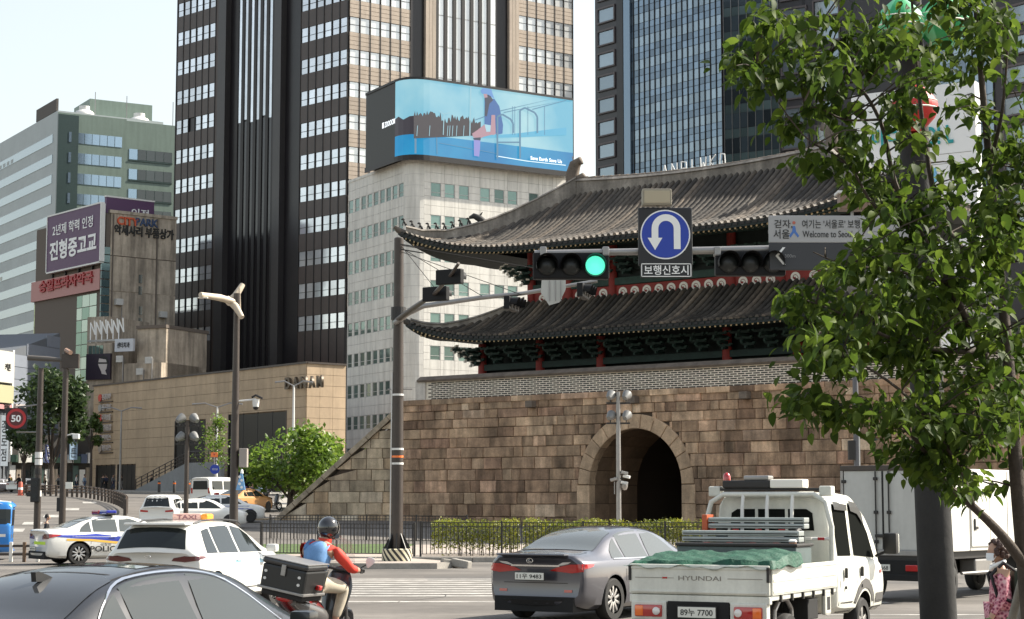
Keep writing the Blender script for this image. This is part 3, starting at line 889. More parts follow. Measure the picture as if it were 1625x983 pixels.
fbox(LF, TOW, 'door_void', black_clad, 2, LF.L - 2, -.3, .1, Z0, 9)

# ---- white tiled block with the video screen on its roof
WC, WLp, WRp = gp(650, 195), gp(551, 209), gp(912, 206.5)
WLF, WRF = Face(WLp, WC), Face(WC, WRp)
WHB = thing('white_office_block', 'cream white tiled office block with rounded corner and rows of small green windows', 'building', T((WC.x, WC.y, zg(195))))
zt = WRF.z(660, 256); zb = zg(195) - 1; rc = 1.6
def corner_pts(off=0.):
    c = WLF.O + WLF.a * (WLF.L - rc) - WLF.n * 0
    out = []
    A = WC - WLF.a * rc; B = WC + WRF.a * rc
    for i in range(7):
        t = i / 6; p = A * (1 - t) ** 2 + WC * 2 * t * (1 - t) + B * t * t
        n = (WLF.n * (1 - t) + WRF.n * t).normalized(); out.append(p + n * off)
    return out
wbk = WLF.O + (WRp - WC)
g = MB(); g.prism([tuple(WLF.O)] + [tuple(p) for p in corner_pts()] + [tuple(WRp), tuple(wbk)], zb, zt - .1); node('core', g, white_joint, WHB, rel(WHB, I4))
g = MB(); cp = corner_pts(.09); zz = zb
while zz < zt:
    h_ = 1.2
    top = min(zz + h_ - .02, zt)
    for (p, q) in zip(cp, cp[1:]): g.quad((*p, zz), (*q, zz), (*q, top), (*p, top))
    zz += h_
node('corner_shell', g, white_clad, WHB, rel(WHB, I4), smooth=40, kind='stuff')
g = MB(); g.prism([tuple(p) for p in [WLF.O + WLF.n * .15] + corner_pts(.15) + [WRp + WRF.n * .15, wbk]], zt - .05, zt + .25); node('roof_slab', g, white_clad, WHB, rel(WHB, I4))
fhw = (WLF.z(553, 341) - WLF.z(553, 634)) / 6.0; zw0 = WLF.z(553, 634)
rows = [zw0 + fhw * k for k in range(-3, 7)]
cl = [WLF.u(553 + (643 - 553) * (i + .5) / 9.0 - 1, 450) for i in range(9)]
cr_ = [WRF.u(p, 305) for p in (691, 713, 735.5, 769, 791.5, 812.5, 846, 868, 890)]
wwl, wwr = 1.55, 1.55; hw = 1.5
wf_l = window_mesh(wwl * .80, hw, [mat('window frame grey', (.42, .42, .40), .5), win_green], .10, .33)
wf_r = window_mesh(wwr * .84, hw, [bpy.data.materials['window frame grey'], win_green], .08, .3)
def panels(F, cols, half, u0, u1, zlist, parent):
    """cladding panels with open joints, leaving the window openings"""
    g = MB(); cuts = sorted([u0, u1] + [c - half for c in cols] + [c + half for c in cols])
    zc = []
    for z in zlist: zc += [z, z + hw]
    zc = [zb] + zc + [zt]
    for i, (a, b) in enumerate(zip(cuts, cuts[1:])):
        for j, (c, d) in enumerate(zip(zc, zc[1:])):
            if i % 2 == 1 and j % 2 == 1: continue
            n = max(1, round((b - a) / 1.3)); m_ = max(1, round((d - c) / .85))
            for q in range(n):
                for r_ in range(m_):
                    g.box(a + (b - a) * q / n + .012, a + (b - a) * (q + 1) / n - .012, -.09, .1, c + (d - c) * r_ / m_ + .012, c + (d - c) * (r_ + 1) / m_ - .012)
    node('cladding_panels', g, white_clad, parent, rel(parent, F.M), kind='stuff')
panels(WLF, cl, wwl * .40, 0, WLF.L - rc, rows, WHB)
panels(WRF, cr_, wwr * .42, rc, WRF.L, rows, WHB)
for zr in rows:
    for c in cl: fput(WLF, WHB, 'window', wf_l, c - wwl * .40, zr, -.04)
    for c in cr_: fput(WRF, WHB, 'window', wf_r, c - wwr * .42, zr, -.04)

# ---- video screen
em = {}
def scr(name, col, s=.38):
    if name not in em: em[name] = mat('screen ' + name, tuple(c * 1. for c in col), .5, emit=s)
    em[name].node_tree.nodes['Principled BSDF'].inputs['Base Color'].default_value = (.01, .01, .01, 1)
    return em[name]
off = 1.1
SO = [p for p in corner_pts(off)]
LED_L = WLF.O + WLF.a * (WLF.u(595, 200)) + WLF.n * off
LED_R = WC + WRF.a * WRF.u(900, 200) + WRF.n * off
zs0, zs1 = WRF.z(700, 251, -off), WRF.z(700, 128, -off)
zs0 -= .1
LED = thing('video_screen', 'large curved video screen on the roof showing a girl sitting by a blue pool', 'screen', T((WC.x, WC.y, zs0)))
bkL = LED_L - WLF.n * 3.4; bkR = LED_R - WRF.n * 3.4
g = MB(); g.prism([tuple(LED_L)] + [tuple(p) for p in SO] + [tuple(LED_R), tuple(bkR), tuple(WC - (WLF.n + WRF.n) * 1.5), tuple(bkL)], zs0, zs1)
node('screen_case', g, mat('screen housing', (.018, .018, .016), .5), LED, rel(LED, I4))
path = SO + [LED_R]
def edge(z0, z1, o, nm):
    g = MB(); P = []
    fullp = [LED_L] + SO + [LED_R]
    for i, p in enumerate(fullp):
        n = WLF.n if i < 2 else (WRF.n if i > 6 else (WLF.n * (1 - (i - 1) / 6) + WRF.n * ((i - 1) / 6)).normalized())
        P.append([(*(p + n * .02), z0), (*(p + n * o), z0), (*(p + n * o), z1), (*(p + n * .02), z1), ])
    g.grid(P); node(nm, g, mull, LED, rel(LED, I4))
edge(zs0 - .35, zs0 + .22, .12, 'bottom_trim'); edge(zs1 - .15, zs1 + .1, .1, 'top_trim')
H_ = zs1 - zs0
def zat(f): return zs0 + .2 + (H_ - .35) * f
# background of the picture along the curved path, in bands of colour
def pband(f0, f1, m, o, nm, P=None):
    g = MB(); rows_ = []
    P = P or path
    n_ = [(WLF.n * (1 - i / 6) + WRF.n * (i / 6)).normalized() for i in range(7)] + [WRF.n]
    for p, n in zip(path, n_):
        rows_.append([(*(p + n * o), zat(f0)), (*(p + n * o), zat(f1))])
    g.grid(rows_); node(nm, g, m, LED, rel(LED, I4))
skym = bpy.data.materials.new('screen picture sky'); skym.use_nodes = True
nt = skym.node_tree; b_ = nt.nodes['Principled BSDF']; b_.inputs['Emission Strength'].default_value = .36; b_.inputs['Roughness'].default_value = .6
tc = nt.nodes.new('ShaderNodeTexCoord'); nz_ = nt.nodes.new('ShaderNodeTexNoise'); nz_.inputs['Scale'].default_value = .12; nz_.inputs['Detail'].default_value = 4
cr2 = nt.nodes.new('ShaderNodeValToRGB'); nt.links.new(tc.outputs['Object'], nz_.inputs['Vector']); nt.links.new(nz_.outputs[0], cr2.inputs[0])
cr2.color_ramp.elements[0].position, cr2.color_ramp.elements[1].position = .35, .68
cr2.color_ramp.elements[0].color, cr2.color_ramp.elements[1].color = (.20, .62, .84, 1), (.58, .92, .98, 1)
nt.links.new(cr2.outputs[0], b_.inputs['Emission Color']); b_.inputs['Base Color'].default_value = (.01, .01, .01, 1)
poolm = skym.copy(); poolm.name = 'screen picture pool'
for e_, c_ in zip([n for n in poolm.node_tree.nodes if n.type == 'VALTORGB'][0].color_ramp.elements, ((.005, .27, .62, 1), (.03, .47, .82, 1))): e_.color = c_
pband(0, 1, skym, .03, 'picture_sky')
pband(0, .27, poolm, .045, 'picture_pool')
def ink_(pts, m, o, nm='picture_shape'):
    """flat shape of the picture given in photo pixels, laid on the straight part of the screen"""
    g = MB(); b = len(g.v)
    g.v += [Vector((*WRF.uz(x, y, -off), 0)) for x, y in pts]
    g.v = [Vector((p.x, -off - o, min(max(p.y, zs0 + .25), zs1 - .2))) for p in g.v]; g.face(range(len(pts)))
    node(nm, g, m, LED, rel(LED, WRF.M))
def S(x, y): return (590 + x / 5.078, 120 + y / 5.078)
def line_(pts, w, m, o, nm='picture_line'):
    pts = [Vector(S(*p)) for p in pts]
    for a, b in zip(pts, pts[1:]):
        d = (b - a).normalized(); n = Vector((-d.y, d.x)) * w / 5.078 / 2
        ink_([tuple(a + n), tuple(b + n), tuple(b - n), tuple(a - n)], m, o, nm)
trees_c = scr('treeline', (.035, .030, .040), .5); steel_c = scr('rail blue', (.09, .22, .34), .5); pole_c = scr('pole', (.30, .52, .60), .5)
rt = random.Random(5); top = [(880, 430)]
xs_ = list(range(876, 330, -9))
for x in xs_:
    hh = 300 if x < 560 else (345 if x < 640 else (330 + (x - 640) * .05 if x < 800 else 350))
    top.append((x, hh + rt.uniform(-14, 40)))
poly = [S(262 + 70, 505)] + [S(880, 478)]
for (xa, ya), (xb, yb) in zip(top[1:], top[2:]):
    ink_([S(xa, ya), S(xb, yb), S(xb, 512 - (xb - 262) * .045), S(xa, 512 - (xa - 262) * .045)], trees_c, .055, 'picture_tree')
g = MB(); n_ = [(WLF.n * (1 - i / 6) + WRF.n * (i / 6)).normalized() for i in range(7)]
g.grid([[(*(p + n * .055), zat(.27)), (*(p + n * .055), zat(.50 + .03 * math.sin(i * 2.2)))] for i, (p, n) in enumerate(zip(SO, n_))]); node('picture_tree', g, trees_c, LED, rel(LED, I4))
far_w = scr('pool wall', (.10, .42, .62), .5)
ink_([S(880, 490), S(1150, 470), S(1566, 420), S(1566, 480), S(1200, 500), S(880, 505)], far_w, .06)
line_([(787, 490), (795, 90)], 9, pole_c, .07); line_([(797, 92), (890, 82)], 9, pole_c, .07); line_([(797, 92), (715, 45)], 7, pole_c, .07)
line_([(573, 480), (580, 310)], 7, pole_c, .07); line_([(580, 315), (540, 285)], 6, pole_c, .07); line_([(580, 315), (625, 300)], 6, pole_c, .07)
for x in (360, 460, 605, 622, 645, 678, 735): line_([(x, 490), (x + 6, 405)], 5, pole_c, .07)
for a, b in (((1040, 285), (1470, 135)), ((1060, 300), (1566, 145)), ((1290, 275), (1566, 200)), ((830, 360), (1040, 285))): line_([a, b], 7, steel_c, .065)
for x in (1132, 1150, 1255, 1390): line_([(x, 480), (x, 250)], 5, steel_c, .065)
line_([(520, 500), (523, 635)], 8, steel_c, .065); line_([(350, 510), (350, 630)], 16, steel_c, .065); line_([(540, 545), (1000, 630)], 5, steel_c, .065)
line_([(1000, 650), (1240, 690), (1560, 725)], 7, scr('white line', (.7, .85, .9), .6), .065)
girl_s, girl_j, girl_d = scr('skin', (.50, .30, .36), .42), scr('denim', (.035, .13, .36), .5), scr('hair', (.03, .04, .08), .5)
ink_([S(*p) for p in ((905, 190), (985, 190), (1025, 250), (1055, 400), (1050, 470), (1000, 480), (960, 430), (905, 400))], girl_j, .075, 'picture_jacket')
ink_([S(*p) for p in ((900, 150), (950, 160), (975, 200), (945, 230), (925, 330), (905, 330), (910, 220))], girl_d, .08, 'picture_hair')
ink_([S(*p) for p in ((872, 125), (890, 100), (925, 92), (960, 105), (970, 150), (985, 190), (925, 150), (885, 150))], scr('hat', (.10, .24, .50), .6), .09, 'picture_hat')
ink_([S(*p) for p in ((893, 140), (925, 150), (930, 178), (905, 182))], girl_s, .085, 'picture_face')
ink_([S(*p) for p in ((905, 395), (970, 410), (1000, 470), (900, 495), (870, 510), (812, 500), (805, 470), (850, 440))], girl_s, .085, 'picture_leg')
ink_([S(*p) for p in ((905, 395), (970, 405), (985, 455), (920, 455))], scr('shorts', (.30, .50, .58), .6), .09, 'picture_shorts')
ink_([S(*p) for p in ((818, 520), (872, 515), (868, 600), (862, 655), (820, 650))], scr('sock', (.26, .26, .60), .5), .085, 'picture_sock')
ink_([S(*p) for p in ((812, 505), (875, 500), (873, 525), (818, 520))], girl_d, .092, 'picture_sock_top')
ink_([S(*p) for p in ((960, 320), (990, 320), (995, 450), (985, 480), (950, 480))], girl_s, .095, 'picture_arm')
for xs2 in ((1008, 1135), (1190, 1330)):
    a, b = xs2; y0 = 315 if a < 1100 else 262
    line_([(a, 670), (a, y0 + 20), (a + 40, y0), (b - 20, y0 + 40), (b, y0 + 75), (b, 465)], 15, steel_c, .10, 'picture_ladder')
line_([(1008, 540), (1190, 540)], 12, steel_c, .10, 'picture_ladder')
write('Save Earth Save Us', LED, rel(LED, WRF.M @ T((WRF.uz(866, 253, -off)[0], -off - .12, WRF.uz(866, 254, -off)[1]))), 4.2, .42, scr('caption', (.9, .95, 1.), .7), .01, .02)
lu, lz = WLF.uz(617, 196, -off)
write('■ ZOOOOM', LED, rel(LED, WLF.M @ T((lu, -off - .03, lz))), 3.2, .62, scr('caption', (.9, .95, 1.), .7), .01, .01)
for u_ in (2, 8, 14, 19):
    fbox(WRF, LED, 'support', steel_dark, u_, u_ + .3, .6, .9, zt, zs0 + .2)

# ---- glass tower on the right
GC, GLp, GRp = gp(1153, 285), gp(947, 308), gp(1330, 268)
GLF = Face(GLp, GC); GT = thing('glass_tower', 'blue glass curtain wall tower with dark stone edges behind the gate roof', 'building', T((GC.x, GC.y, zg(280))))
GRF = Face(GC, GC + Vector((math.cos(R(-33)), math.sin(R(-33)))) * 40)
gz0, gz1 = 0, 105
g = MB(); back = Vector((40, 60))
g.prism([tuple(GLF.O), tuple(GC), tuple(GC + GRF.a * 40), tuple(GC + GRF.a * 40 + back), tuple(GLF.O + back)], gz0, gz1)
stone_dk = mat('dark polished stone', (.040, .036, .040), .35, var=.15, vs=.3)
node('core', g, stone_dk, GT, rel(GT, I4))
fg = 40 / 2950 * 285 * 1.0
vis_m = mat('curtain wall vision glass', (.20, .265, .33), .07, metal=.5, rnd=.30)
sp_m = mat('curtain wall spandrel', (.31, .385, .44), .15, metal=.45, rnd=.18)
dk_m = mat('dark curtain glass', (.06, .085, .10), .06, metal=.35, spec=.9, rnd=.5)
dk_s = mat('green spandrel', (.11, .16, .16), .2, metal=.3, rnd=.3)
zf0 = GLF.z(1010, 97)
ua, ub = GLF.u(990, 100), GLF.L; n = 18; w = (ub - ua) / n
pan_v = MB().bevbox(.03, w - .03, -.10, .05, .03, fg * .30 - .03, .02).mesh('pane', vis_m)
pan_w = MB().bevbox(.03, w - .03, -.10, .05, .03, fg * .28 - .03, .02).mesh('pane', vis_m)
pan_s = MB().bevbox(.03, w - .03, -.08, .05, .03, fg * .42 - .03, .02).mesh('spandrel_pane', sp_m)
np_ = 0; rest = MB()
for k in range(-9, 8):
    z_ = zf0 + k * fg
    for i in range(n):
        for me, zz, mm in ((pan_v, 0, 0), (pan_w, fg * .30, 0), (pan_s, fg * .58, 1)):
            if -7 <= k <= 2 and np_ < 480: fput(GLF, GT, me.name.split('.')[0], me, ua + i * w, z_ + zz)
            else:
                rest.mi = mm; rest.box(ua + i * w + .03, ua + i * w + w - .03, -.09, .05, z_ + zz + .03, z_ + zz + fg * (.28 if not mm else .42) - .03)
node('upper_panes', rest, [vis_m, sp_m], GT, rel(GT, GLF.M), kind='stuff')
for i in range(n + 1): fbox(GLF, GT, 'mullion', mull, ua + i * w - .05, ua + i * w + .05, -.24, .05, 20, gz1)
fbox(GLF, GT, 'glass_edge', vis_m, GLF.u(993, 100), GLF.u(1003, 100), -.5, -.26, 20, gz1)
# punched windows in the stone strip at the far left
cu_ = GLF.u(963, 100); wp = GLF.u(975, 100) - GLF.u(950, 100)
pw = MB(); pw.mi = 0
pw.box(-wp / 2 - .25, -wp / 2, -.3, .1, -.25, fg * .66); pw.box(wp / 2, wp / 2 + .25, -.3, .1, -.25, fg * .66)
pw.box(-wp / 2, wp / 2, -.3, .1, -.25, 0); pw.box(-wp / 2, wp / 2, -.3, .1, fg * .58, fg * .66); pw.mi = 1; pw.box(-wp / 2, wp / 2, -.06, .1, 0, fg * .58)
pwm = pw.mesh('window', [mat('stone surround', (.12, .10, .10), .5), mat('pale blue window', (.30, .36, .40), .08, metal=.5, rnd=.15)])
for k in range(-10, 8): fput(GLF, GT, 'window', pwm, cu_, zf0 + k * fg + .4)
fbox(GLF, GT, 'recess', black_clad, GLF.u(979, 100), GLF.u(989, 100), -.1, .05, 10, gz1)
# second face, darker glass then stone with punched windows
ua, ub = .3, GRF.u(1236, 100); n = 7; w = (ub - ua) / n
pv = MB().bevbox(.03, w - .03, -.1, .05, .03, fg * .62 - .03, .02).mesh('pane', dk_m); ps = MB().bevbox(.03, w - .03, -.08, .05, .03, fg * .38 - .03, .02).mesh('spandrel_pane', dk_s)
for k in range(-9, 8):
    for i in range(n):
        z_ = zf0 + .8 + k * fg
        fput(GRF, GT, 'pane', pv, ua + i * w, z_); fput(GRF, GT, 'spandrel_pane', ps, ua + i * w, z_ + fg * .62)
for i in range(n + 1): fbox(GRF, GT, 'mullion', steel_grey, ua + i * w - .04, ua + i * w + .04, -.2, .05, 15, gz1)
for pc in (1261, 1313):
    for k in range(-10, 8):
        u = GRF.u(pc, 100); fput(GRF, GT, 'window', pwm, u, zf0 + k * fg + .6 + (.5 if pc > 1300 else 0))
for p_ in (1276, 1293): fbox(GRF, GT, 'groove', black_clad, GRF.u(p_ - 2, 100), GRF.u(p_ + 2, 100), -.06, .05, 10, gz1)
# its twin further right, seen through the branches
G2L, G2C = gp(1495, 250), gp(1592, 236)
F2 = Face(G2L, G2C); F3 = Face(G2C, gp(1700, 228))
GT2 = thing('glass_tower', 'slim blue glass tower with stone corner seen behind the leafy tree at the right edge', 'building', T((G2C.x, G2C.y, zg(236))))
g = MB(); g.prism([tuple(G2L), tuple(G2C), tuple(F3.O + F3.a * F3.L), tuple(F3.O + F3.a * F3.L + Vector((10, 40))), tuple(G2L + Vector((10, 40)))], 0, 100); node('core', g, stone_dk, GT2, rel(GT2, I4))
n = 9; w = F2.L / n; fg2 = 3.9
pa, pb_ = MB().bevbox(.03, w - .03, -.1, .05, .03, fg2 * .6 - .03, .02).mesh('pane', vis_m), MB().bevbox(.03, w - .03, -.08, .05, .03, fg2 * .4 - .03, .02).mesh('spandrel_pane', sp_m)
for k in range(9, 19):
    for i in range(n): fput(F2, GT2, 'pane', pa, i * w, k * fg2); fput(F2, GT2, 'spandrel_pane', pb_, i * w, k * fg2 + fg2 * .6)
for i in range(0, n + 1, 3): fbox(F2, GT2, 'mullion', mull, i * w - .06, i * w + .06, -.22, .05, 10, 100)
for k in range(9, 19): fput(F3, GT2, 'window', pwm, F3.u(1613, 100), k * fg2 + .5)

# ---- white podium with teal lettering behind the tree
PB = Face(gp(1360, 190), gp(1560, 183))
POD = thing('white_podium', 'white low building with teal lettering and blue banners glimpsed through the tree', 'building', PB.M)
z1 = PB.z(1450, 140); zlo = PB.z(1450, 300)
fbox(PB, POD, 'wall', mat('bright white panel', (.8, .8, .8), .5), 0, PB.L, 0, 1.6, 0, z1)
teal_l = mat('teal lettering', (.01, .30, .32), .5)
write('미ㄷㅁ', POD, T((PB.u(1415, 215), -.1, PB.z(1415, 217))), 4.2, 1.9, teal_l, .1, .02); write('O! L', POD, T((PB.u(1490, 215), -.1, PB.z(1490, 215))), 3.0, 1.9, teal_l, .1, .02)
for j in range(4): fbox(PB, POD, 'panel_joint', white_joint, .5, PB.L - .5, -.02, .02, PB.z(1450, 250) - j * 1.0, PB.z(1450, 250) - j * 1.0 + .06)
for p_, c_ in ((1421, (.25, .5, .8)), (1480, (.2, .5, .75)), (1470, (.8, .55, .2))):
    fbox(PB, POD, 'banner', mat('banner print', c_, .6), PB.u(p_ - 5, 280), PB.u(p_ + 7, 280), -.12, -.04, PB.z(p_, 290), PB.z(p_, 268))

# ---- green glazed block far left
NC, NL, NR = gp(80, 330), gp(-150, 420), gp(286, 342)
NLF, NRF = Face(NL, NC), Face(NC, NR)
GB = thing('green_office_block', 'green tiled office block with stepped roof and striped grey blue flank', 'building', T((NC.x, NC.y, zg(330))))
green_t = mat('green tile', (.165, .22, .185), .5, var=.06, vs=.2, streak=.08); green_d = mat('dark green tile', (.030, .055, .052), .4, var=.1, vs=.3)
flank_m = mat('grey blue flank', (.38, .42, .42), .55, var=.08, vs=.1); flank_w = mat('flank window strip', (.42, .50, .54), .12, metal=.4)
znt, znr = NRF.z(120, 181), NRF.z(240, 196)
us_ = NRF.u(201, 200)
g = MB(); g.prism([(0, 0), (us_, 0), (us_, 20), (0, 40)], 0, znt); node('main_volume', g, green_t, GB, rel(GB, NRF.M))
g = MB(); g.prism([(us_, .0), (NRF.L, .0), (NRF.L, 20), (us_ + .02, 20)], 0, znr); node('right_volume', g, green_t, GB, rel(GB, NRF.M))
zfl = NLF.z(70, 188)
g = MB(); L_ = NLF.L; g.prism([(0, 0), (L_, 0), (L_, 20), (0, 20)], 0, zfl); node('flank', g, flank_m, GB, rel(GB, NLF.M))
fbox(NRF, GB, 'dark_strip', green_d, NRF.u(81), NRF.u(114), -.5, .05, 0, znt - .4)
ff = 33.0 / 2950 * 332; zr0 = NRF.z(125, 211 + 17)
for k in range(-12, 1):
    z_ = zr0 + k * ff
    n = 6; a, b = NRF.u(122, 220), NRF.u(194, 220)
    for i in range(n): fbox(NRF, GB, 'window', mat('green block window', (.30, .40, .50), .08, metal=.6, rnd=.1) if (k == -12 and i == 0) else bpy.data.materials['green block window'], a + (b - a) * i / n + .05, a + (b - a) * (i + 1) / n - .05, -.06, .05, z_, z_ + ff * .52)
    n = 5; a, b = NRF.u(205, 220), NRF.u(274, 220)
    for i in range(n): fbox(NRF, GB, 'window', bpy.data.materials['green block window'] if i == 0 else win_dark, a + (b - a) * i / n + .05, a + (b - a) * (i + 1) / n - .05, -.06, .05, z_ - 2.0, z_ - 2.0 + ff * .52)
    fbox(NRF, GB, 'sill', green_d, a, b, -.12, .05, z_ - 2.3, z_ - 2.05)
    fbox(NRF, GB, 'slit_window', bpy.data.materials['green block window'], NRF.u(108, 220), NRF.u(112, 220), -.56, -.48, z_, z_ + ff * .5)
for k in range(-13, 1):
    z_ = zfl - 5.5 + k * ff
    fbox(NLF, GB, 'strip_window', flank_w, 2, L_ - 2.5, -.08, .05, z_, z_ + ff * .42)
    for j in range(7): fbox(NLF, GB, 'window_gap', win_dark, L_ * rg.uniform(.45, .95), L_ * .97, -.10, -.02, z_ + .1, z_ + .9) if False else None
    u = L_ * rg.uniform(.35, .75)
    for j in range(4): fbox(NLF, GB, 'open_window', win_dark, u + j * 2.6, u + j * 2.6 + 1.5, -.11, .02, z_ + .15, z_ + .85)
za, zb_ = NRF.z(140, 182), NRF.z(240, 170)
ph = MB(); ph.prism([(NRF.u(148), 6), (NRF.u(250), 6), (NRF.u(250), 16), (NRF.u(148), 16)], znt - 4, NRF.z(200, 163, 6)); node('penthouse', ph, green_t, GB, rel(GB, NRF.M))
for a, b, zz, yy in ((115, 148, znt, 3), (203, 238, znr, 3)):
    u = (NRF.u(a) + NRF.u(b)) / 2; r_ = (NRF.u(b) - NRF.u(a)) / 2
    node('cooling_tower', MB().lathe([(r_, 0), (r_, .7), (r_ * .8, 1.2), (r_ * .5, 1.5), (r_ * .5, 2.2)], 20), steel_white, GB, rel(GB, NRF.M @ T((u, yy, zz))), smooth=40)
fbox(NLF, GB, 'roof_sign', mat('rust sign back', (.10, .09, .08), .8), L_ - 13, L_ - 1, .0, .4, zfl + .1, zfl + 2.4)
for u in (8, 14, 23): fbox(NRF, GB, 'mast', steel_grey, u, u + .12, 4, 4.12, znt, znt + rg.uniform(3, 6))

# ---- stained concrete block with roof letters and purple billboard
KC, KL, KR = gp(162, 236), gp(50, 252), gp(274, 242.5)
KLF, KRF = Face(KL, KC), Face(KC, KR)
CP = thing('concrete_block', 'stained concrete block with rooftop lettering and a glazed side stair', 'building', T((KC.x, KC.y, zg(236))))
zk = KRF.z(170, 337)
g = MB(); g.prism([(0, 0), (KRF.L, 0), (KRF.L, 14), (0, 20)], 0, zk - .1); node('core', g, conc_d, CP, rel(CP, KRF.M))
lev = [KRF.z(200, y) for y in (640, 585, 520, 464, 408, 352)]; lev = lev[:-1] + [zk]
for z0, z1_ in zip(lev, lev[1:]):
    for j in range(1): fbox(KRF, CP, 'wall_panel', conc_m, .6, KRF.L, -.12, .1, z0 + .05, z1_ - .05)
fbox(KRF, CP, 'parapet', conc_m, .4, KRF.L + .1, -.25, .3, zk - .05, zk + .35)
for py in (450, 500):
    u_, z_ = KRF.uz(222, py)
    for dz in (0, -1.5): fbox(KRF, CP, 'slit_window', win_dark, u_ - .25, u_ + .25, -.16, .1, z_ + dz, z_ + dz + 1.1)
st_m = mat('stair glass', (.10, .16, .17), .1, metal=.4, rnd=.25)
zs_ = [KRF.z(161, y) for y in range(560, 380, -13)]
for z0, z1_ in zip(zs_, zs_[1:]): fbox(KRF, CP, 'stair_pane', st_m, -.6, .55, -.2, .1, z0 + .06, z1_ - .06)
orange_l = mat('orange sign letter', (.55, .08, .02), .5); blue_l = mat('blue sign letter', (.03, .06, .14), .5)
u_, z_ = KRF.uz(202, 352); write('CITY', CP, rel(CP, KRF.M @ T((u_, -.2, z_))), 3.1, 1.1, orange_l, .1, .03)
u_, z_ = KRF.uz(232, 354); write('PARK', CP, rel(CP, KRF.M @ T((u_, -.2, z_))), 3.2, 1.0, blue_l, .1, .02)
u_, z_ = KRF.uz(228, 369); write('악세사리 부품상가', CP, rel(CP, KRF.M @ T((u_, -.2, z_))), 8.6, 1.35, ink, .1, .02)
# glazed left side and red shop sign
g = MB(); g.prism([(0, 0), (KLF.L, 0), (KLF.L, 10), (0, 10)], 0, KLF.z(100, 470)); node('side_volume', g, conc_m, CP, rel(CP, KLF.M))
gl_m = [mat('lime glass', (.45, .55, .30), .1, metal=.4), mat('green curtain glass', (.16, .27, .22), .08, metal=.5), mat('pale curtain glass', (.40, .50, .44), .1, metal=.4)]
zg0, zg1 = KLF.z(100, 610), KLF.z(100, 475); n, m_ = 9, 7
for i in range(n):
    for j in range(m_):
        a, b = .2 + (KLF.L - 2.2) * i / n, .2 + (KLF.L - 2.2) * (i + 1) / n; c, d = zg0 + (zg1 - zg0) * j / m_, zg0 + (zg1 - zg0) * (j + 1) / m_
        fbox(KLF, CP, 'curtain_pane', gl_m[0 if i < 2 else rg.choice((1, 1, 2))], a + .05, b - .05, -.08, .05, c + .05, d - .05)
fbox(KLF, CP, 'sign_band', mat('pink sign band', (.45, .22, .20), .6), 0, KLF.L - .5, -.5, .1, KLF.z(100, 472), KLF.z(100, 440))
u_, z_ = KLF.uz(105, 448, -.5); write('승일프라자약국', CP, rel(CP, KLF.M @ T((u_, -.6, z_))), KLF.L - 5, 1.6, mat('red sign letter', (.35, .015, .02), .5), .1, .03)
BB = thing('billboard', 'large purple billboard with white korean lettering on the rooftop', 'billboard', KLF.M @ T((KLF.L - 9, 0, KLF.z(120, 430))))
purple = mat('purple print', (.085, .030, .095), .5)
u0, u1 = KLF.u(78, 400, -.6), KLF.L + .2; zb0_, zb1_ = KLF.z(120, 424, -.6), KLF.z(120, 335, -.6)
fbox(KLF, BB, 'board', purple, u0, u1, -.9, -.4, zb0_, zb1_)
for a, b, c, d in ((u0, u1, zb1_, zb1_ + .2), (u0, u1, zb0_ - .2, zb0_), (u0 - .2, u0, zb0_, zb1_), (u1, u1 + .2, zb0_, zb1_)): fbox(KLF, BB, 'frame', steel_white, a, b, -.98, -.35, c, d)
um = (u0 + u1) / 2; wq = u1 - u0
write('2년제 학력 인정', BB, rel(BB, KLF.M @ T((um - .2, -.95, zb0_ + (zb1_ - zb0_) * .73))), wq * .76, 1.5, white_ink, .02, .01)
write('진형중고교', BB, rel(BB, KLF.M @ T((um, -.95, zb0_ + (zb1_ - zb0_) * .36))), wq * .88, 2.6, white_ink, .02, .03)
for q in range(4): fbox(KLF, BB, 'strut', steel_dark, u0 + q * wq / 4 + .5, u0 + q * wq / 4 + .7, -.4, 2.0, zb0_ - 1.5, zb0_ + 1)
B2 = thing('billboard', 'second purple billboard facing the gate beside the roof letters', 'billboard', KRF.M @ T((0, 2, zk)))
fbox(KRF, B2, 'board', purple, .6, KRF.u(240, 330, 2), 1.2, 1.7, zk - 2, KRF.z(200, 318, 2)); fbox(KRF, B2, 'frame', steel_white, .5, KRF.u(241, 330, 2), 1.15, 1.75, KRF.z(200, 318, 2), KRF.z(200, 318, 2) + .2)
write('인정', B2, rel(B2, KRF.M @ T((KRF.u(222, 345, 1.2), 1.15, KRF.z(222, 340, 1.2)))), 2.5, 1.3, white_ink, .02, .01)
# annex in front
AF = Face(gp(140, 226), gp(252, 222)); AN = thing('concrete_annex', 'low concrete annex with a portrait poster and small white signboard', 'building', AF.M)
for a, b, y0, zt_p, nm in ((140, 178, .0, 545, 'left_block'), (178, 252, .6, 576, 'front_block'), (206, 252, 1.5, 520, 'stair_tower'), (118, 150, 2.5, 500, 'rear_block')):
    fbox(AF, AN, nm, conc_m, AF.u(a, 560), AF.u(b, 560), y0, 9 + y0, 0, AF.z((a + b) / 2, zt_p))
fbox(AF, AN, 'tower_cap', conc_d, AF.u(205, 560), AF.u(253, 560), 1.3, 10.8, AF.z(230, 520), AF.z(230, 520) + .4)
for i in range(4): fbox(AF, AN, 'window', win_green, AF.u(141 + i * 6, 550), AF.u(146 + i * 6, 550), -.06, .1, AF.z(150, 562), AF.z(150, 549))
PO = thing('portrait_poster', 'dark poster of a pale face with glasses on the annex wall', 'poster', AF.M @ T((AF.u(160), -.2, AF.z(160, 604))))
fbox(AF, PO, 'panel', mat('poster print', (.018, .010, .022), .4), AF.u(139.5, 580), AF.u(178, 580), -.4, -.1, AF.z(160, 603), AF.z(160, 562))
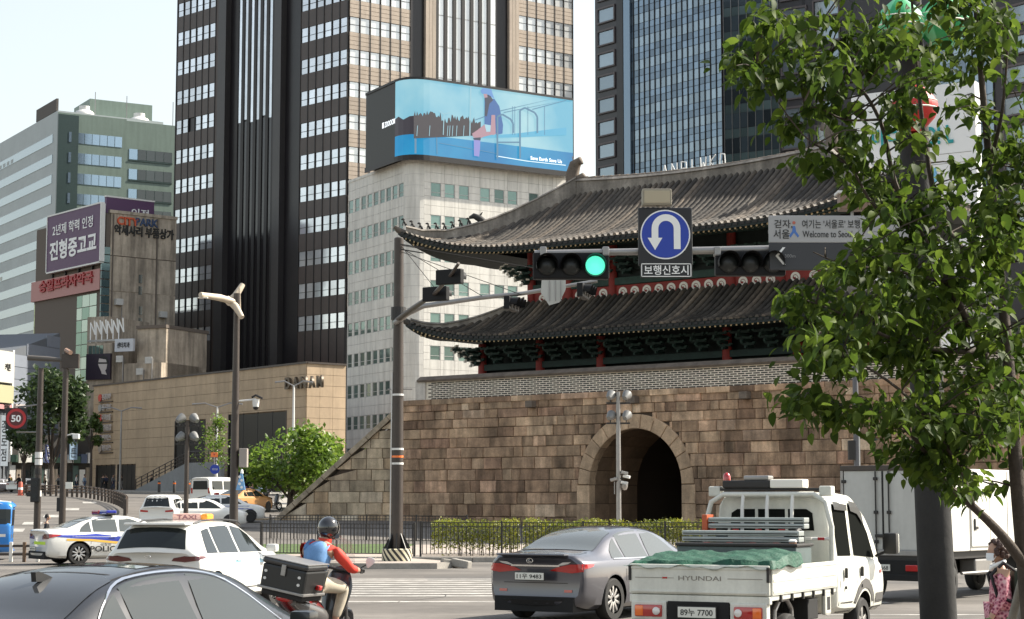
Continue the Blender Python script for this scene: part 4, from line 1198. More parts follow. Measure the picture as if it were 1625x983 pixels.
def pface(pts, m, o):
    g = MB(); g.v = [Vector((AF.uz(x, y, -.4)[0], -.4 - o, AF.uz(x, y, -.4)[1])) for x, y in pts]; g.face(range(len(pts))); node('print', g, m, PO, rel(PO, AF.M))
def Pp(x, y): return (60 + x * .315, 310 + y * .315)
skin_g = mat('print grey', (.5, .45, .43), .5)
pface([Pp(*p) for p in ((310, 820), (325, 815), (345, 822), (350, 850), (346, 875), (335, 892), (318, 885), (308, 862), (304, 850))], skin_g, .02)
pface([Pp(*p) for p in ((318, 882), (340, 885), (348, 905), (322, 900))], skin_g, .015)
pface([Pp(*p) for p in ((304, 842), (352, 842), (352, 850), (304, 850))], ink, .03)
pface([Pp(*p) for p in ((308, 822), (328, 808), (350, 815), (358, 850), (350, 850), (344, 828))], ink, .035)
SB = thing('signboard', 'small white signboard with dark lettering on the annex roof edge', 'sign', AF.M @ T((AF.u(196), .2, AF.z(196, 558))))
fbox(AF, SB, 'panel', mat('grey white sign', (.5, .52, .56), .5), AF.u(182, 550), AF.u(211, 550), .0, .4, AF.z(196, 558), AF.z(196, 538))
u_, z_ = AF.uz(196, 548); write('센터치과', SB, rel(SB, AF.M @ T((u_, -.05, z_))), 1.8, .7, ink, .02, .01)
RS = thing('roof_letters', 'white rooftop letters in a steel frame seen from the side on the annex', 'sign', AF.M @ T((AF.u(160), 1, AF.z(160, 540))))
for i in range(6):
    u_ = AF.u(136 + i * 9, 520); z_ = AF.z(160, 532 - i * .5)
    g = MB(); g.tube([(u_, 1, z_ - .8), (u_, 1, z_ + 1.7)], .07, 5); g.tube([(u_, 1, z_ + 1.6), (u_ + .5, 1.3, z_ + .2)], .09, 5); g.tube([(u_ + .5, 1.3, z_ + .2), (u_ + .55, 1, z_ + 1.9)], .09, 5)
    node('letter', g, white_ink, RS, rel(RS, AF.M))
fbox(AF, RS, 'rail', steel_grey, AF.u(132, 520), AF.u(190, 520), .9, 1.1, AF.z(160, 541), AF.z(160, 538))

# ---- tan stone-clad podium store
DC, DL, DR = gp(486, 178), gp(149, 214), gp(548, 181)
DLF, DRF = Face(DL, DC), Face(DC, DR)
DN = thing('podium_store', 'long tan stone clad department store with dark openings and raised wall letters', 'building', T((DC.x, DC.y, zg(178))))
zd = DLF.z(485, 577); zd0 = .5
tan_stone = mat('tan stone slab', (.41, .305, .20), .75, wstain=.18, ws=(.2, .2, .08), var=.08, vs=.4, rnd=.07, streak=.06); tan_j = mat('tan stone joint', (.17, .12, .075), .9)
g = MB(); g.prism([tuple(DLF.O - DLF.n * .1), tuple(DC - (DLF.n + DRF.n) * .1), tuple(DR - DRF.n * .1), tuple(DL + (DR - DC))], zd0, zd - .1); node('core', g, tan_j, DN, rel(DN, I4))
# openings: (px0, px1, py_top, py_bottom)
ops = [(153, 184, 738, 790), (187, 216, 737, 792), (277, 326, 667, 790), (362, 455, 655, 790)]
oz = [(DLF.u(a, 740), DLF.u(b, 740), DLF.z((a + b) / 2, c)) for a, b, c, d in ops]
hs = 1.05; nrow = int((zd - zd0) / hs) + 1; slabs = MB()
hs = (zd - zd0) / nrow
cut_u = sorted([0, DLF.L] + [q for o in oz for q in o[:2]])
for r_ in range(nrow):
    z0, z1_ = zd0 + r_ * hs, zd0 + (r_ + 1) * hs
    for a, b in zip(cut_u, cut_u[1:]):
        inside = [o for o in oz if o[0] <= (a + b) / 2 <= o[1]]
        lo = z0
        if inside and z1_ <= inside[0][2]: continue
        if inside: lo = max(z0, inside[0][2])
        n = max(1, round((b - a) / 2.6))
        for q in range(n):
            slabs.box(a + (b - a) * q / n + .012, a + (b - a) * (q + 1) / n - .012, -.06, .15, lo + .014, z1_ - .014)
node('wall_slabs', slabs, tan_stone, DN, rel(DN, DLF.M), kind='stuff')
slabs = MB()
for r_ in range(nrow):
    n = 3
    for q in range(n): slabs.box(DRF.L * q / n + .012, DRF.L * (q + 1) / n - .012, -.06, .15, zd0 + r_ * hs + .014, zd0 + (r_ + 1) * hs - .014)
node('return_slabs', slabs, tan_stone, DN, rel(DN, DRF.M), kind='stuff')
for i, (a, b, zt_o) in enumerate(oz):
    fbox(DLF, DN, 'opening', black_clad, a, b, .12, .3, zd0, zt_o)
    fbox(DLF, DN, 'opening_glass', mat('deep glass', (.012, .011, .010), .3, spec=.25) if i == 0 else bpy.data.materials['deep glass'], a + .1, b - .1, .02, .08, zd0, zt_o - .1)
    for t in range(1, 4 if b - a > 3 else 2): fbox(DLF, DN, 'door_mullion', mull, a + (b - a) * t / (4 if b - a > 3 else 2) - .05, a + (b - a) * t / (4 if b - a > 3 else 2) + .05, -.0, .1, zd0, zt_o)
    for e in (a, b - .14): fbox(DLF, DN, 'door_frame', steel_brown, e, e + .14, -.09, .12, zd0, zt_o)
fbox(DLF, DN, 'coping', steel_brown, -.1, DLF.L + .15, -.2, .3, zd - .02, zd + .16); fbox(DRF, DN, 'coping', steel_brown, .02, DRF.L, -.2, .3, zd - .02, zd + .16)
bronze = mat('bronze letter', (.10, .08, .06), .4, metal=.6)
for i, ch in enumerate('DANAM'):
    u_, z_ = DLF.uz(458 + i * 12.6, 608.5 - i * .7, -.3); write(ch, DN, rel(DN, DLF.M @ T((u_, -.35, z_))), .98, 1.15, bronze, .12, .02, name='letter')
sgn_c = [((.5, .05, .03), '롯데리아'), ((.3, .3, .28), '올리브'), ((.55, .03, .03), '다이소몰'), ((.12, .05, .06), '커피숍점'), ((.06, .04, .09), '메가박스'), ((.3, .25, .2), '휘트니스')]
for i, (c_, s_) in enumerate(sgn_c):
    u_, z_ = DLF.uz(168, 631 + i * 16.2, -.2)
    SG = thing('wall_sign', ['topmost of six small shop signs on the tan wall, with a red emblem', 'second small shop sign from the top on the tan wall, grey letters', 'third small shop sign on the tan wall, with a bright red emblem', 'fourth small shop sign on the tan wall, brown emblem', 'fifth small shop sign on the tan wall, dark violet emblem', 'lowest of six small shop signs on the tan wall'][i], 'sign', DLF.M @ T((u_, -.2, z_)), 'shop signs in a column on the tan wall')
    node('emblem', MB().lathe([(.42, 0), (.42, .12)], 12, RX(math.pi / 2)), mat('sign emblem', c_, .5), SG, T((-1.35, 0, 0)))
    write(s_, SG, T((.35, -.1, .05)), 2.2, .72, mat('sign face', (.5, .45, .42), .5) if i == 0 else bpy.data.materials['sign face'], .06, .01)
    node('bracket', MB().box(-1.7, 1.6, -.05, .12, -.55, -.45), steel_brown, SG)
# grey ramp wall with railing in front of it
RPF = Face(gp(216, 199), gp(352, 184)); RP = thing('ramp_wall', 'grey ramp wall with steel railing in front of the tan store', 'wall', RPF.M)
zr_ = lambda t: zg(192) + .3 + 2.7 * min(1, t * 1.6)
g = MB(); g.prism([(0, zg(199) - .5), (RPF.L, zg(184) - .5), (RPF.L, zr_(1)), (RPF.L * .62, zr_(1)), (0, zr_(0))], 0, .4, RX(math.pi / 2) @ SCL(1, 1, -1)); node('wall', g, mat('grey ramp concrete', (.24, .245, .245), .85, var=.12, vs=.5), RP)
for i in range(15):
    t = i / 14; u = RPF.L * t * .99; node('post', MB().box(u, u + .08, .1, .18, zr_(t), zr_(t) + 1.15), steel_brown, RP)
for h in (.4, .75, 1.12):
    node('rail', MB().tube([(0, .14, zr_(0) + h), (RPF.L * .62, .14, zr_(1) + h), (RPF.L, .14, zr_(1) + h)], .045, 5), steel_brown, RP)

# ---- shops at the far left end of the street
SF = Face(gp(-60, 205), gp(92, 226)); SH = thing('panelled_shop_block', 'grey blue panelled shop building with sloping gable at the left edge', 'building', SF.M)
zA, zB = SF.z(10, 558), SF.z(84, 527)
g = MB(); g.prism([(0, .5), (SF.L, .5), (SF.L, zB), (SF.u(20, 600), SF.z(20, 556)), (0, SF.z(20, 556))], 0, 9, RX(math.pi / 2) @ SCL(1, 1, -1)); node('volume', g, mat('panel joint grey', (.10, .11, .125), .7), SH)
zz = SF.z(50, 742); pm_ = mat('blue grey panel', (.20, .22, .26), .5, rnd=.06, var=.06, vs=.4)
while zz < zB - .1:
    u0 = SF.u(20, 600)
    if zz + 1.4 > SF.z(20, 556): u0 = SF.u(20 + 64 * (zz + 1.4 - SF.z(20, 556)) / max(.1, zB - SF.z(20, 556)), 600)
    if u0 < SF.L - .6: fbox(SF, SH, 'wall_panel', pm_, u0, SF.L, -.08, .1, zz + .03, min(zz + 1.42, zB)); 
    zz += 1.45
fbox(SF, SH, 'corner_trim', steel_white, SF.u(18, 600), SF.u(20.5, 600), -.15, .1, SF.z(20, 745), SF.z(20, 556))
for a, b, y0, y1, c_, s_ in ((-8, 17.5, 608, 558, (.55, .53, .48), '커튼'), (-8, 17.5, 612, 640, (.42, .40, .25), ''), (-8, 16, 643, 650, (.5, .25, .25), '철물'), (22, 42, 640, 646, (.45, .40, .38), '')):
    S1 = thing('shop_sign', {608: 'pale shop sign with dark lettering high on the left building', 612: 'yellowish printed panel under the pale shop sign', 643: 'narrow pink shop sign at the left edge', 640: 'narrow cream sign on the panelled building behind the tree'}[y0], 'sign', SF.M @ T((SF.u(a), -.2, SF.z(8, max(y0, y1)))))
    fbox(SF, S1, 'panel', mat('shop sign face', c_, .5), SF.u(a, 600), SF.u(b, 600), -.4, -.12, SF.z(8, max(y0, y1)), SF.z(8, min(y0, y1)))
    if s_: write(s_, S1, rel(S1, SF.M @ T((SF.u(7), -.45, SF.z(7, (y0 + y1) / 2)))), 1.3, .8, ink, .02, .01)
FF = Face(gp(-40, 212), gp(150, 222)); SW = thing('shopfront_row', 'row of glazed shopfronts with white boards at street level on the left', 'building', FF.M)
fbox(FF, SW, 'wall', mat('dim shop interior', (.05, .045, .04), .8), 0, FF.L, .3, 3, 0, FF.z(60, 690))
for i in range(17):
    a = FF.L * i / 17
    fbox(FF, SW, 'shop_panel', [steel_white, win_dark, conc_m, win_green, win_dark][i * 7 % 5], a + .08, a + FF.L / 17 - .08, .1, .34, zg(216), zg(216) + rg.uniform(2.2, 3.2))
    fbox(FF, SW, 'fascia', [mat('fascia blue', (.10, .13, .2), .5), steel_white, mat('fascia green', (.08, .14, .10), .5)][i % 3] if i < 3 else [bpy.data.materials['fascia blue'], steel_white, bpy.data.materials['fascia green']][i % 3], a + .05, a + FF.L / 17 - .05, -.3, .34, zg(216) + 3.3, zg(216) + rg.uniform(3.9, 4.6))
for i, (px, py0, py1, c_) in enumerate(((4, 660, 740, (.35, .40, .45)), (34, 700, 735, (.50, .48, .42)), (76, 706, 735, (.08, .10, .22)), (114, 690, 730, (.30, .42, .55)))):
    V = thing('banner_sign', ['tall blue grey vertical shop sign at the left edge', 'white vertical shop banner under the big tree', 'dark blue hanging shop sign behind the speed limit pole', 'light blue hanging shop banner beside the camera pole'][i], 'sign', FF.M @ T((FF.u(px), -.8, FF.z(px, py1, -.8))))
    w_ = 1.0; node('panel', MB().bevbox(-w_ / 2, w_ / 2, -.1, .1, 0, FF.z(px, py0, -.8) - FF.z(px, py1, -.8), .02), mat('vertical sign face', c_, .5), V)
    write(['종\n로\n점', '안\n경', '약\n국', '커\n튼'][i], V, T((0, -.11, (FF.z(px, py0, -.8) - FF.z(px, py1, -.8)) / 2)), .7, (FF.z(px, py0, -.8) - FF.z(px, py1, -.8)) * .8, white_ink if i in (2,) else ink, .01)
    node('post', MB().tube([(0, .1, zg(215) - FF.z(px, py1, -.8)), (0, .1, .1)], .06, 6), steel_dark, V)
# low store behind the gate whose rooftop letters rise over the ridge
HSF = Face(gp(1035, 165), gp(1175, 158)); HSB = thing('rear_store', 'hidden low store behind the gate whose roof carries tall white letters', 'building', HSF.M)
zq = HSF.z(1100, 284); fbox(HSF, HSB, 'volume', white_clad, 0, HSF.L, 0, 8, 0, zq); fbox(HSF, HSB, 'roof_slab', roof_m, -.1, HSF.L + .1, -.1, 8.1, zq, zq + .2)
RL = thing('rooftop_letters', 'row of white skeletal letters seen from behind above the gate ridge', 'sign', HSF.M @ T((HSF.u(1100), 0, zq + .2)))
fbox(HSF, RL, 'rail', steel_grey, HSF.u(1048), HSF.u(1158), .3, .42, zq + .2, zq + .36)
for i, st in enumerate(([(0, 0), (.5, 1), (1, 0)], [(0, 0), (0, 1), (1, 0), (1, 1)], [(0, 0), (0, 1), (.9, .9), (.9, .45), (0, .45)], [(.2, 0), (.2, 1)], [(0, 1), (.1, 0), (.5, .6), (.9, 0), (1, 1)], [(0, 0), (0, 1), (0, .5), (1, 1), (0, .5), (1, 0)], [(0, .2), (.2, 1), (.9, .9), (1, .2), (.5, 0), (0, .2)])):
    u0 = HSF.u(1050 + i * 15.4); zb_l = HSF.z(1100, 274) + .12 * i * .3
    g = MB()
    for (xa, za), (xb, zb2) in zip(st, st[1:]): g.tube([(u0 + xa * .62, .3, zb_l + za * 1.15), (u0 + xb * .62, .3, zb_l + zb2 * 1.15)], .055, 5)
    g.tube([(u0 + .3, .36, zq + .3), (u0 + .3, .36, zb_l + .5)], .03, 4)
    node('letter', g, white_ink, RL, rel(RL, HSF.M))
# air conditioners and pipes on the old concrete walls
acm = mat('air conditioner white', (.5, .49, .46), .6, var=.1, vs=3)
for i, (F_, par_, px, py) in enumerate(((AF, AN, 222, 590), (AF, AN, 236, 572), (AF, AN, 190, 570), (KRF, CP, 256, 560), (KRF, CP, 256, 500), (KRF, CP, 186, 480))):
    u_, z_ = F_.uz(px, py); q = fbox(F_, par_, 'air_conditioner', acm, u_ - .5, u_ + .5, -.75 if F_ is KRF else -.1, .0, z_ - .4, z_ + .4, .04)
    fbox(F_, par_, 'pipe', steel_grey, u_ + .55, u_ + .63, -.2, .05, z_ - 5, z_ + .2)
for p_ in (176, 246): fbox(KRF, CP, 'drain_pipe', conc_d, KRF.u(p_, 450), KRF.u(p_, 450) + .14, -.26, -.1, 6, zk - .2)
# ------------------------------------------------------------------ vehicles
def catmull(P, n):
    """P: list of tuples; returns samples with n per span"""
    out = []; N = len(P)
    for i in range(N - 1):
        p0, p1, p2, p3 = P[max(i - 1, 0)], P[i], P[i + 1], P[min(i + 2, N - 1)]
        for j in range(n):
            t = j / n
            out.append(tuple(.5 * (2 * b + (c - a) * t + (2 * a - 5 * b + 4 * c - d) * t * t + (3 * b - a - 3 * c + d) * t ** 3) for a, b, c, d in zip(p0, p1, p2, p3)))
    out.append(tuple(P[-1])); return out
def car_body(st, bow=.10, rear_prof=None, sharp=False):
    """st: stations (x, z_bottom, half_width, z_shoulder, z_top, half_width_at_top) from tail to nose.
    x forward, y left, z up; returns a closed mesh (MB)"""
    S_ = catmull(st, 5); m = MB(); rows = []
    x0, x1 = st[0][0], st[-1][0]
    for (x, zb, w, zs, zr, wr) in S_:
        zm = zb + (zs - zb) * .55
        prof = [(0, zb), (w * .5, zb), (w * .86, zb), (w * .955, zb + .07), (w * .985, zb + .2), (w, zm), (w * .992, zs - .12), (w * .965, zs - .03), (w * .93, zs)]
        top = [(wr + (w * .93 - wr) * .55, zs + (zr - zs) * .42), (wr + (w * .93 - wr) * .15, zs + (zr - zs) * .84), (wr * .93, zs + (zr - zs) * .965), (wr * .72, zr), (wr * .35, zr + .012), (0, zr + .016)]
        rows.append((x, prof + top))
    L_ = x1 - x0
    def bx(x, y, w):
        e = max(0, 1 - (x - x0) / (.25 * L_)); e2 = max(0, 1 - (x1 - x) / (.25 * L_))
        return x + bow * (y / w) ** 2 * e ** 2 - bow * 1.6 * (y / w) ** 2 * e2 ** 2
    nP = len(rows[0][1]); ring = []
    for x, pr in rows:
        w = max(p[0] for p in pr); zt = pr[-1][1]
        def xo(z, first=(x == rows[0][0])):
            return 0
        full = [(y, z) for y, z in pr] + [(-y, z) for y, z in pr[-2:0:-1]]
        ring.append([Vector((bx(x, y, w), -y, z)) for y, z in full])
    if rear_prof:                                      # push the tail in and out with height
        for i, rw in enumerate(ring):
            e = max(0, 1 - (rw[0].x - x0) / .35)
            for p in rw: p.x += rear_prof(p.z) * e
    n = len(ring[0])
    for rw in ring: m.v += rw
    for i in range(len(ring) - 1):
        for j in range(n):
            k = (j + 1) % n; m.face((i * n + j, i * n + k, (i + 1) * n + k, (i + 1) * n + j))
    # end caps: strips between right and left sides
    for e, flip in ((0, True), (len(ring) - 1, False)):
        b = e * n
        for j in range(0, nP - 1):
            a, c = j, j + 1; a2, c2 = (n - j) % n, (n - j - 1) % n
            q = [b + a, b + c, b + c2, b + a2]
            q = [v for i, v in enumerate(q) if v not in q[:i]]
            if len(q) > 2: m.face(q if flip else q[::-1])
    return m
def to_bvh(me):
    bm = bmesh.new(); bm.from_mesh(me); t = BVHTree.FromBMesh(bm); bm.free(); return t
def decal(bvh, poly, org, ax, ay, dr, off=.004, step=.12, thick=0):
    """polygon (2-D) in the frame org/ax/ay, projected along dr onto the body, raised by off"""
    bm = bmesh.new(); ax, ay, dr = Vector(ax), Vector(ay), Vector(dr).normalized()
    bm.faces.new([bm.verts.new((x, y, 0)) for x, y in poly])
    xs, ys = [p[0] for p in poly], [p[1] for p in poly]
    for lo, hi, no in ((min(xs), max(xs), (1, 0, 0)), (min(ys), max(ys), (0, 1, 0))):
        k = int((hi - lo) / step)
        for i in range(1, k + 1):
            v = lo + (hi - lo) * i / (k + 1)
            bmesh.ops.bisect_plane(bm, geom=bm.verts[:] + bm.edges[:] + bm.faces[:], plane_co=Vector(no) * v, plane_no=no)
    bmesh.ops.triangulate(bm, faces=[f for f in bm.faces if len(f.verts) > 4])
    m = MB(); bad = set(); bm.verts.index_update(); top = []
    for v in bm.verts:
        p = Vector(org) + ax * v.co.x + ay * v.co.y
        loc, nrm, _, _ = bvh.ray_cast(p, dr)
        if loc is None: bad.add(v.index); m.v.append(p); continue
        if nrm.dot(dr) > 0: nrm = -nrm
        m.v.append(loc + nrm * off)
    for f in bm.faces:
        ids = [v.index for v in f.verts]
        if not any(i in bad for i in ids):
            a, b, c = (m.v[i] for i in ids[:3])
            m.face(ids if (b - a).cross(c - a).dot(dr) < 0 else ids[::-1])
    bm.free(); return m
def side(bvh, poly, s, off=.004, step=.10): return decal(bvh, poly, (0, -3 * s, 0), (1, 0, 0), (0, 0, 1), (0, s, 0), off, step)   # s=1: right side (y<0)
def rear(bvh, poly, off=.004, step=.10): return decal(bvh, poly, (-6, 0, 0), (0, 1, 0), (0, 0, 1), (1, 0, 0), off, step)
def front(bvh, poly, off=.004, step=.10): return decal(bvh, poly, (6, 0, 0), (0, 1, 0), (0, 0, 1), (-1, 0, 0), off, step)
def topd(bvh, poly, off=.004, step=.10): return decal(bvh, poly, (0, 0, 4), (1, 0, 0), (0, 1, 0), (0, 0, -1), off, step)
def boolean_cut(me, cutters):
    o = bpy.data.objects.new('cut', me); COL.objects.link(o); cs = []
    for c in cutters:
        cm = c.mesh('cutter', []) if isinstance(c, MB) else c
        co = bpy.data.objects.new('cutter', cm); COL.objects.link(co); cs.append(co)
        md = o.modifiers.new('b', 'BOOLEAN'); md.operation = 'DIFFERENCE'; md.object = co; md.solver = 'EXACT'
    dg = bpy.context.evaluated_depsgraph_get()
    out = bpy.data.meshes.new_from_object(o.evaluated_get(dg))
    bpy.data.objects.remove(o)
    for c in cs: bpy.data.objects.remove(c)
    return out
def wheel_parts(r=.33, w=.21, spokes=10):
    prof = [(r * .66, -w / 2), (r * .93, -w / 2), (r * .99, -w * .38), (r, -w * .2), (r, w * .2), (r * .99, w * .38), (r * .93, w / 2), (r * .66, w / 2)]
    ty = MB().lathe(prof, 32, RX(math.pi / 2), cap=False)
    rim = MB()
    rim.lathe([(r * .66, -w * .48), (r * .70, -w * .5), (r * .68, -w * .42), (r * .62, -w * .3), (r * .60, w * .4)], 32, RX(math.pi / 2), cap=False)
    rim.lathe([(r * .13, -w * .42), (r * .16, -w * .36), (r * .16, -w * .1)], 16, RX(math.pi / 2))
    for i in range(spokes):
        a = 2 * math.pi * i / spokes
        M = RY(a); wd = r * (.07 if spokes > 7 else .13)
        rim.v += []; q = MB(); q.bevbox(-wd, wd, -w * .40, -w * .28, r * .12, r * .66, .008); rim.add(q, M)
    disc = MB().lathe([(r * .60, w * .05), (r * .60, w * .1)], 24, RX(math.pi / 2))
    return ty.mesh('tyre', rubber, 50), rim.mesh('rim', alloy, 40), disc.mesh('brake_disc', black_m)
_wh = {}
def add_wheel(parent, x, y, r=.33, spokes=10, w=.21, right=True):
    k = (r, spokes, w)
    if k not in _wh: _wh[k] = wheel_parts(r, w, spokes)
    t, rm, d = _wh[k]
    M = T((x, y, r)) @ (I4 if right else RZ(math.pi))
    o = node('wheel', None, None, parent, M)
    node('tyre', t, None, o); node('rim', rm, None, o); node('brake_disc', d, None, o)
    return o
def heading(px, Y, th, z=0.0):
    X = (px - 812.5) / FPX * Y
    return T((X, Y, z)) @ RZ(math.pi / 2 - th)
def plate(parent, s, x, z, y=0., w=.52, h=.11, M=None, ch=None):
    q = node('number_plate', MB().bevbox(-w / 2, w / 2, -.008, .01, -h / 2, h / 2, .004), white_plate, parent, M or (T((x, y, z)) @ RZ(-math.pi / 2)))
    write(s, q, T((0, -.010, 0)), w * .86, h * .68, ink, .001, .012)
    node('frame', MB().box(-w / 2 - .012, w / 2 + .012, 0, .012, -h / 2 - .012, h / 2 + .012), black_p, q)
    return q
def mirror(p): return [(-y, z) for y, z in p][::-1]
def car(name, label, cat, M, st, paint, wins, rear_win, ws=(1.45, -1.35), wr=.33, spokes=10, lights=None, group=None, bow=.10, rp=None,
        glass=car_glass, glass_rear=None, front_win=None, arch=.055, track=None, trim=black_p, handles=None, lines=(), extra=None, sill=True):
    t = thing(name, label, cat, M, group)
    mb = car_body(st, bow, rp); full = mb.mesh('body', paint, 38); bv = to_bvh(full)
    W = max(s[2] for s in st)
    cut = []
    for x in ws:
        for sgn in (-1, 1):
            c = MB(); c.lathe([(wr + arch, -.17), (wr + arch, .17)], 28, T((x, sgn * (W - .08), wr)) @ RX(math.pi / 2)); cut.append(c)
    bmesh_ = boolean_cut(full, cut); bmesh_.materials.clear(); bmesh_.materials.append(paint)
    bmesh_.polygons.foreach_set('use_smooth', [True] * len(bmesh_.polygons)); bmesh_.set_sharp_from_angle(angle=R(38))
    body = node('body', bmesh_, None, t)
    node('underbody', MB().box(st[1][0], st[-2][0], -W + .2, W - .2, .17, .40), under_m, t)
    for x in ws:
        for sgn in (-1, 1):
            add_wheel(t, x, sgn * (W - .125), wr, spokes, right=(sgn < 0))
    for s in (1, -1):
        for poly in wins:
            node('window', side(bv, poly, s, .006), glass, t, smooth=60)
        if wins:
            xs = [p[0] for q in wins for p in q]; zs = [p[1] for q in wins for p in q]
        for ln in lines:
            node('seam', side(bv, ln, s, .003, .3), black_m, body)
        for hx, hz in (handles or ()):
            lo = side(bv, [(hx - .10, hz - .016), (hx + .10, hz - .016), (hx + .10, hz + .016), (hx - .10, hz + .016)], s, .028, .1)
            node('door_handle', lo, chrome if paint is paint_silver else paint, t)
    if rear_win:
        node('rear_window', decal(bv, rear_win, (-5, 0, 3.6), (0, 1, 0), (0, 0, 1), (1, 0, -.55), .007), glass_rear or glass, t, smooth=60)
    if front_win: node('windscreen', decal(bv, front_win, (6, 0, 3.6), (0, 1, 0), (0, 0, 1), (-1, 0, -.55), .006), glass, t, smooth=60)
    for nm, poly, m in (lights or ()):
        for pl in (poly, mirror(poly)): node(nm, rear(bv, pl, .012, .06), m, t, smooth=60)
    if extra: extra(t, bv, body)
    return t
def rect(x0, x1, z0, z1): return [(x0, z0), (x1, z0), (x1, z1), (x0, z1)]
SED = [(-2.44, .36, .80, .92, 1.00, .64), (-2.36, .26, .86, .95, 1.045, .68), (-2.05, .21, .895, .955, 1.06, .70), (-1.65, .2, .91, .955, 1.11, .67), (-1.1, .2, .912, .955, 1.315, .605),
       (-.5, .2, .912, .95, 1.435, .565), (.1, .2, .912, .94, 1.45, .56), (.65, .2, .91, .93, 1.37, .575), (1.05, .2, .91, .93, 1.17, .66), (1.35, .2, .90, .92, 1.01, .74), (1.9, .2, .88, .86, .93, .74),
       (2.3, .24, .80, .74, .80, .66), (2.44, .32, .68, .60, .66, .56)]
def sed_rp(z): return -.035 if .45 < z < .66 else (.0 if z < .45 else -.0)
SED_TOP = catmull([(-1.42, .965), (-1.22, 1.15), (-1.02, 1.28), (-.80, 1.36), (-.5, 1.398), (-.15, 1.41), (.15, 1.398), (.42, 1.345), (.72, 1.20), (1.05, .96)], 5)
def glass_between(xa, xb, zb=.978, lean=.07):
    return [(xa, zb), (xb, zb - .008)] + [(x, z - .016) for x, z in reversed(SED_TOP) if xa + (lean if xa < -.9 else -.0) - .004 < x < xb + .004 and z > zb + .03]
SED_W = [glass_between(-1.34, -.96), glass_between(-.90, -.13), glass_between(-.07, 1.0)]
SED_RW = [(-.60, -1.68), (.60, -1.68), (.52, -1.34), (.40, -1.25), (-.40, -1.25), (-.52, -1.34)]
def proj_rw(zl, zh, wl, wh, x_at):                     # rear glass outline from heights (projected along (1,0,-.55))
    f = lambda y, z, x: (y, z - 3.6 + (x + 5) * .55)
    return [f(-wl, zl, x_at(zl)), f(wl, zl, x_at(zl)), f(wh, zh, x_at(zh)), f(wh * .7, zh + .03, x_at(zh + .03)), f(-wh * .7, zh + .03, x_at(zh + .03)), f(-wh, zh, x_at(zh))]
sed_x = lambda z: -1.72 + (z - 1.09) / (1.40 - 1.09) * 1.0
DOORS = [[(-.115, .30), (-.105, .30), (-.105, .97), (-.115, .97)], [(1.02, .30), (1.03, .30), (1.03, .96), (1.02, .96)], [(-1.0, .62), (-.99, .62), (-.96, .98), (-.97, .98)]]
def sedan_detail(pl, paint_trim=chrome, spoiler=None, bar=True):
    def f(t, bv, body):
        for s in (1, -1):                              # bright window surround
            for a, b in (((-1.30, .968), (1.0, .958)),):
                node('window_trim', side(bv, [(a[0], a[1] - .012), (b[0], b[1] - .012), (b[0], b[1] + .006), (a[0], a[1] + .006)], s, .009, .2), paint_trim, t)
        plate(t, pl, -2.478, .715)
        node('bumper_lip', rear(bv, rect(-.58, .58, .28, .36), .006, .2), black_m, t)
        for y in (-.66, .52): node('reflector', rear(bv, rect(y, y + .14, .47, .51), .008, .1), lamp_red, t)
        node('boot_seam', rear(bv, rect(-.58, .58, .605, .615), .003, .2), black_m, body)
        if spoiler: node('spoiler', MB().bevbox(-2.47, -2.32, -.62, .62, 1.03, 1.062, .014), spoiler, t)
        if bar:
            node('chrome_bar', rear(bv, rect(-.44, .44, .862, .888), .018, .1), paint_trim, t)
            em_ = MB()
            pts = [(.055 * math.cos(a), .036 * math.sin(a)) for a in [i * math.pi / 12 for i in range(25)]]
            em_.tube([(-.0, x, z) for x, z in pts], .006, 6); em_.tube([(0, .01, .022), (0, .02, -.015), (0, -.03, -.012)], .006, 6)
            node('emblem', em_, chrome, t, T((-2.465, 0, .955)))
        for sgn in (-1, 1):                            # door mirrors
            mm = MB(); mm.bevbox(.86, 1.02, sgn * 1.07 - .10, sgn * 1.07 + .10, .95, 1.08, .04); mm.tube([(.95, sgn * .86, .95), (.95, sgn * 1.0, .99)], .03, 6)
            node('door_mirror', mm, body.data.materials[0], t, smooth=40)
    return f
SED_L = [('tail_light', [(.26, .80), (.66, .765), (.84, .79), (.84, .905), (.64, .905), (.38, .85)], lamp_red), ('indicator', [(.36, .862), (.60, .912), (.66, .945), (.50, .935)], lamp_clear)]
SILVER = car('sedan', 'silver grey sedan with a chrome bar between its tail lights, beside the white truck', 'car', heading(962, 31.2, R(32)), SED, paint_silver, SED_W,
             proj_rw(1.10, 1.36, .66, .52, sed_x), lights=SED_L, glass=car_glass_l, lines=DOORS, handles=((-.28, .84), (.80, .83)), extra=sedan_detail('11우 9483', spoiler=paint_silver), ws=(1.46, -1.36), wr=.335, bow=.16)
node('tail_light', side(to_bvh(car_body(SED, .16).mesh('tmp', [])), [(-2.36, .80), (-2.02, .865), (-1.98, .90), (-2.36, .905)], 1, .012), lamp_red, SILVER)
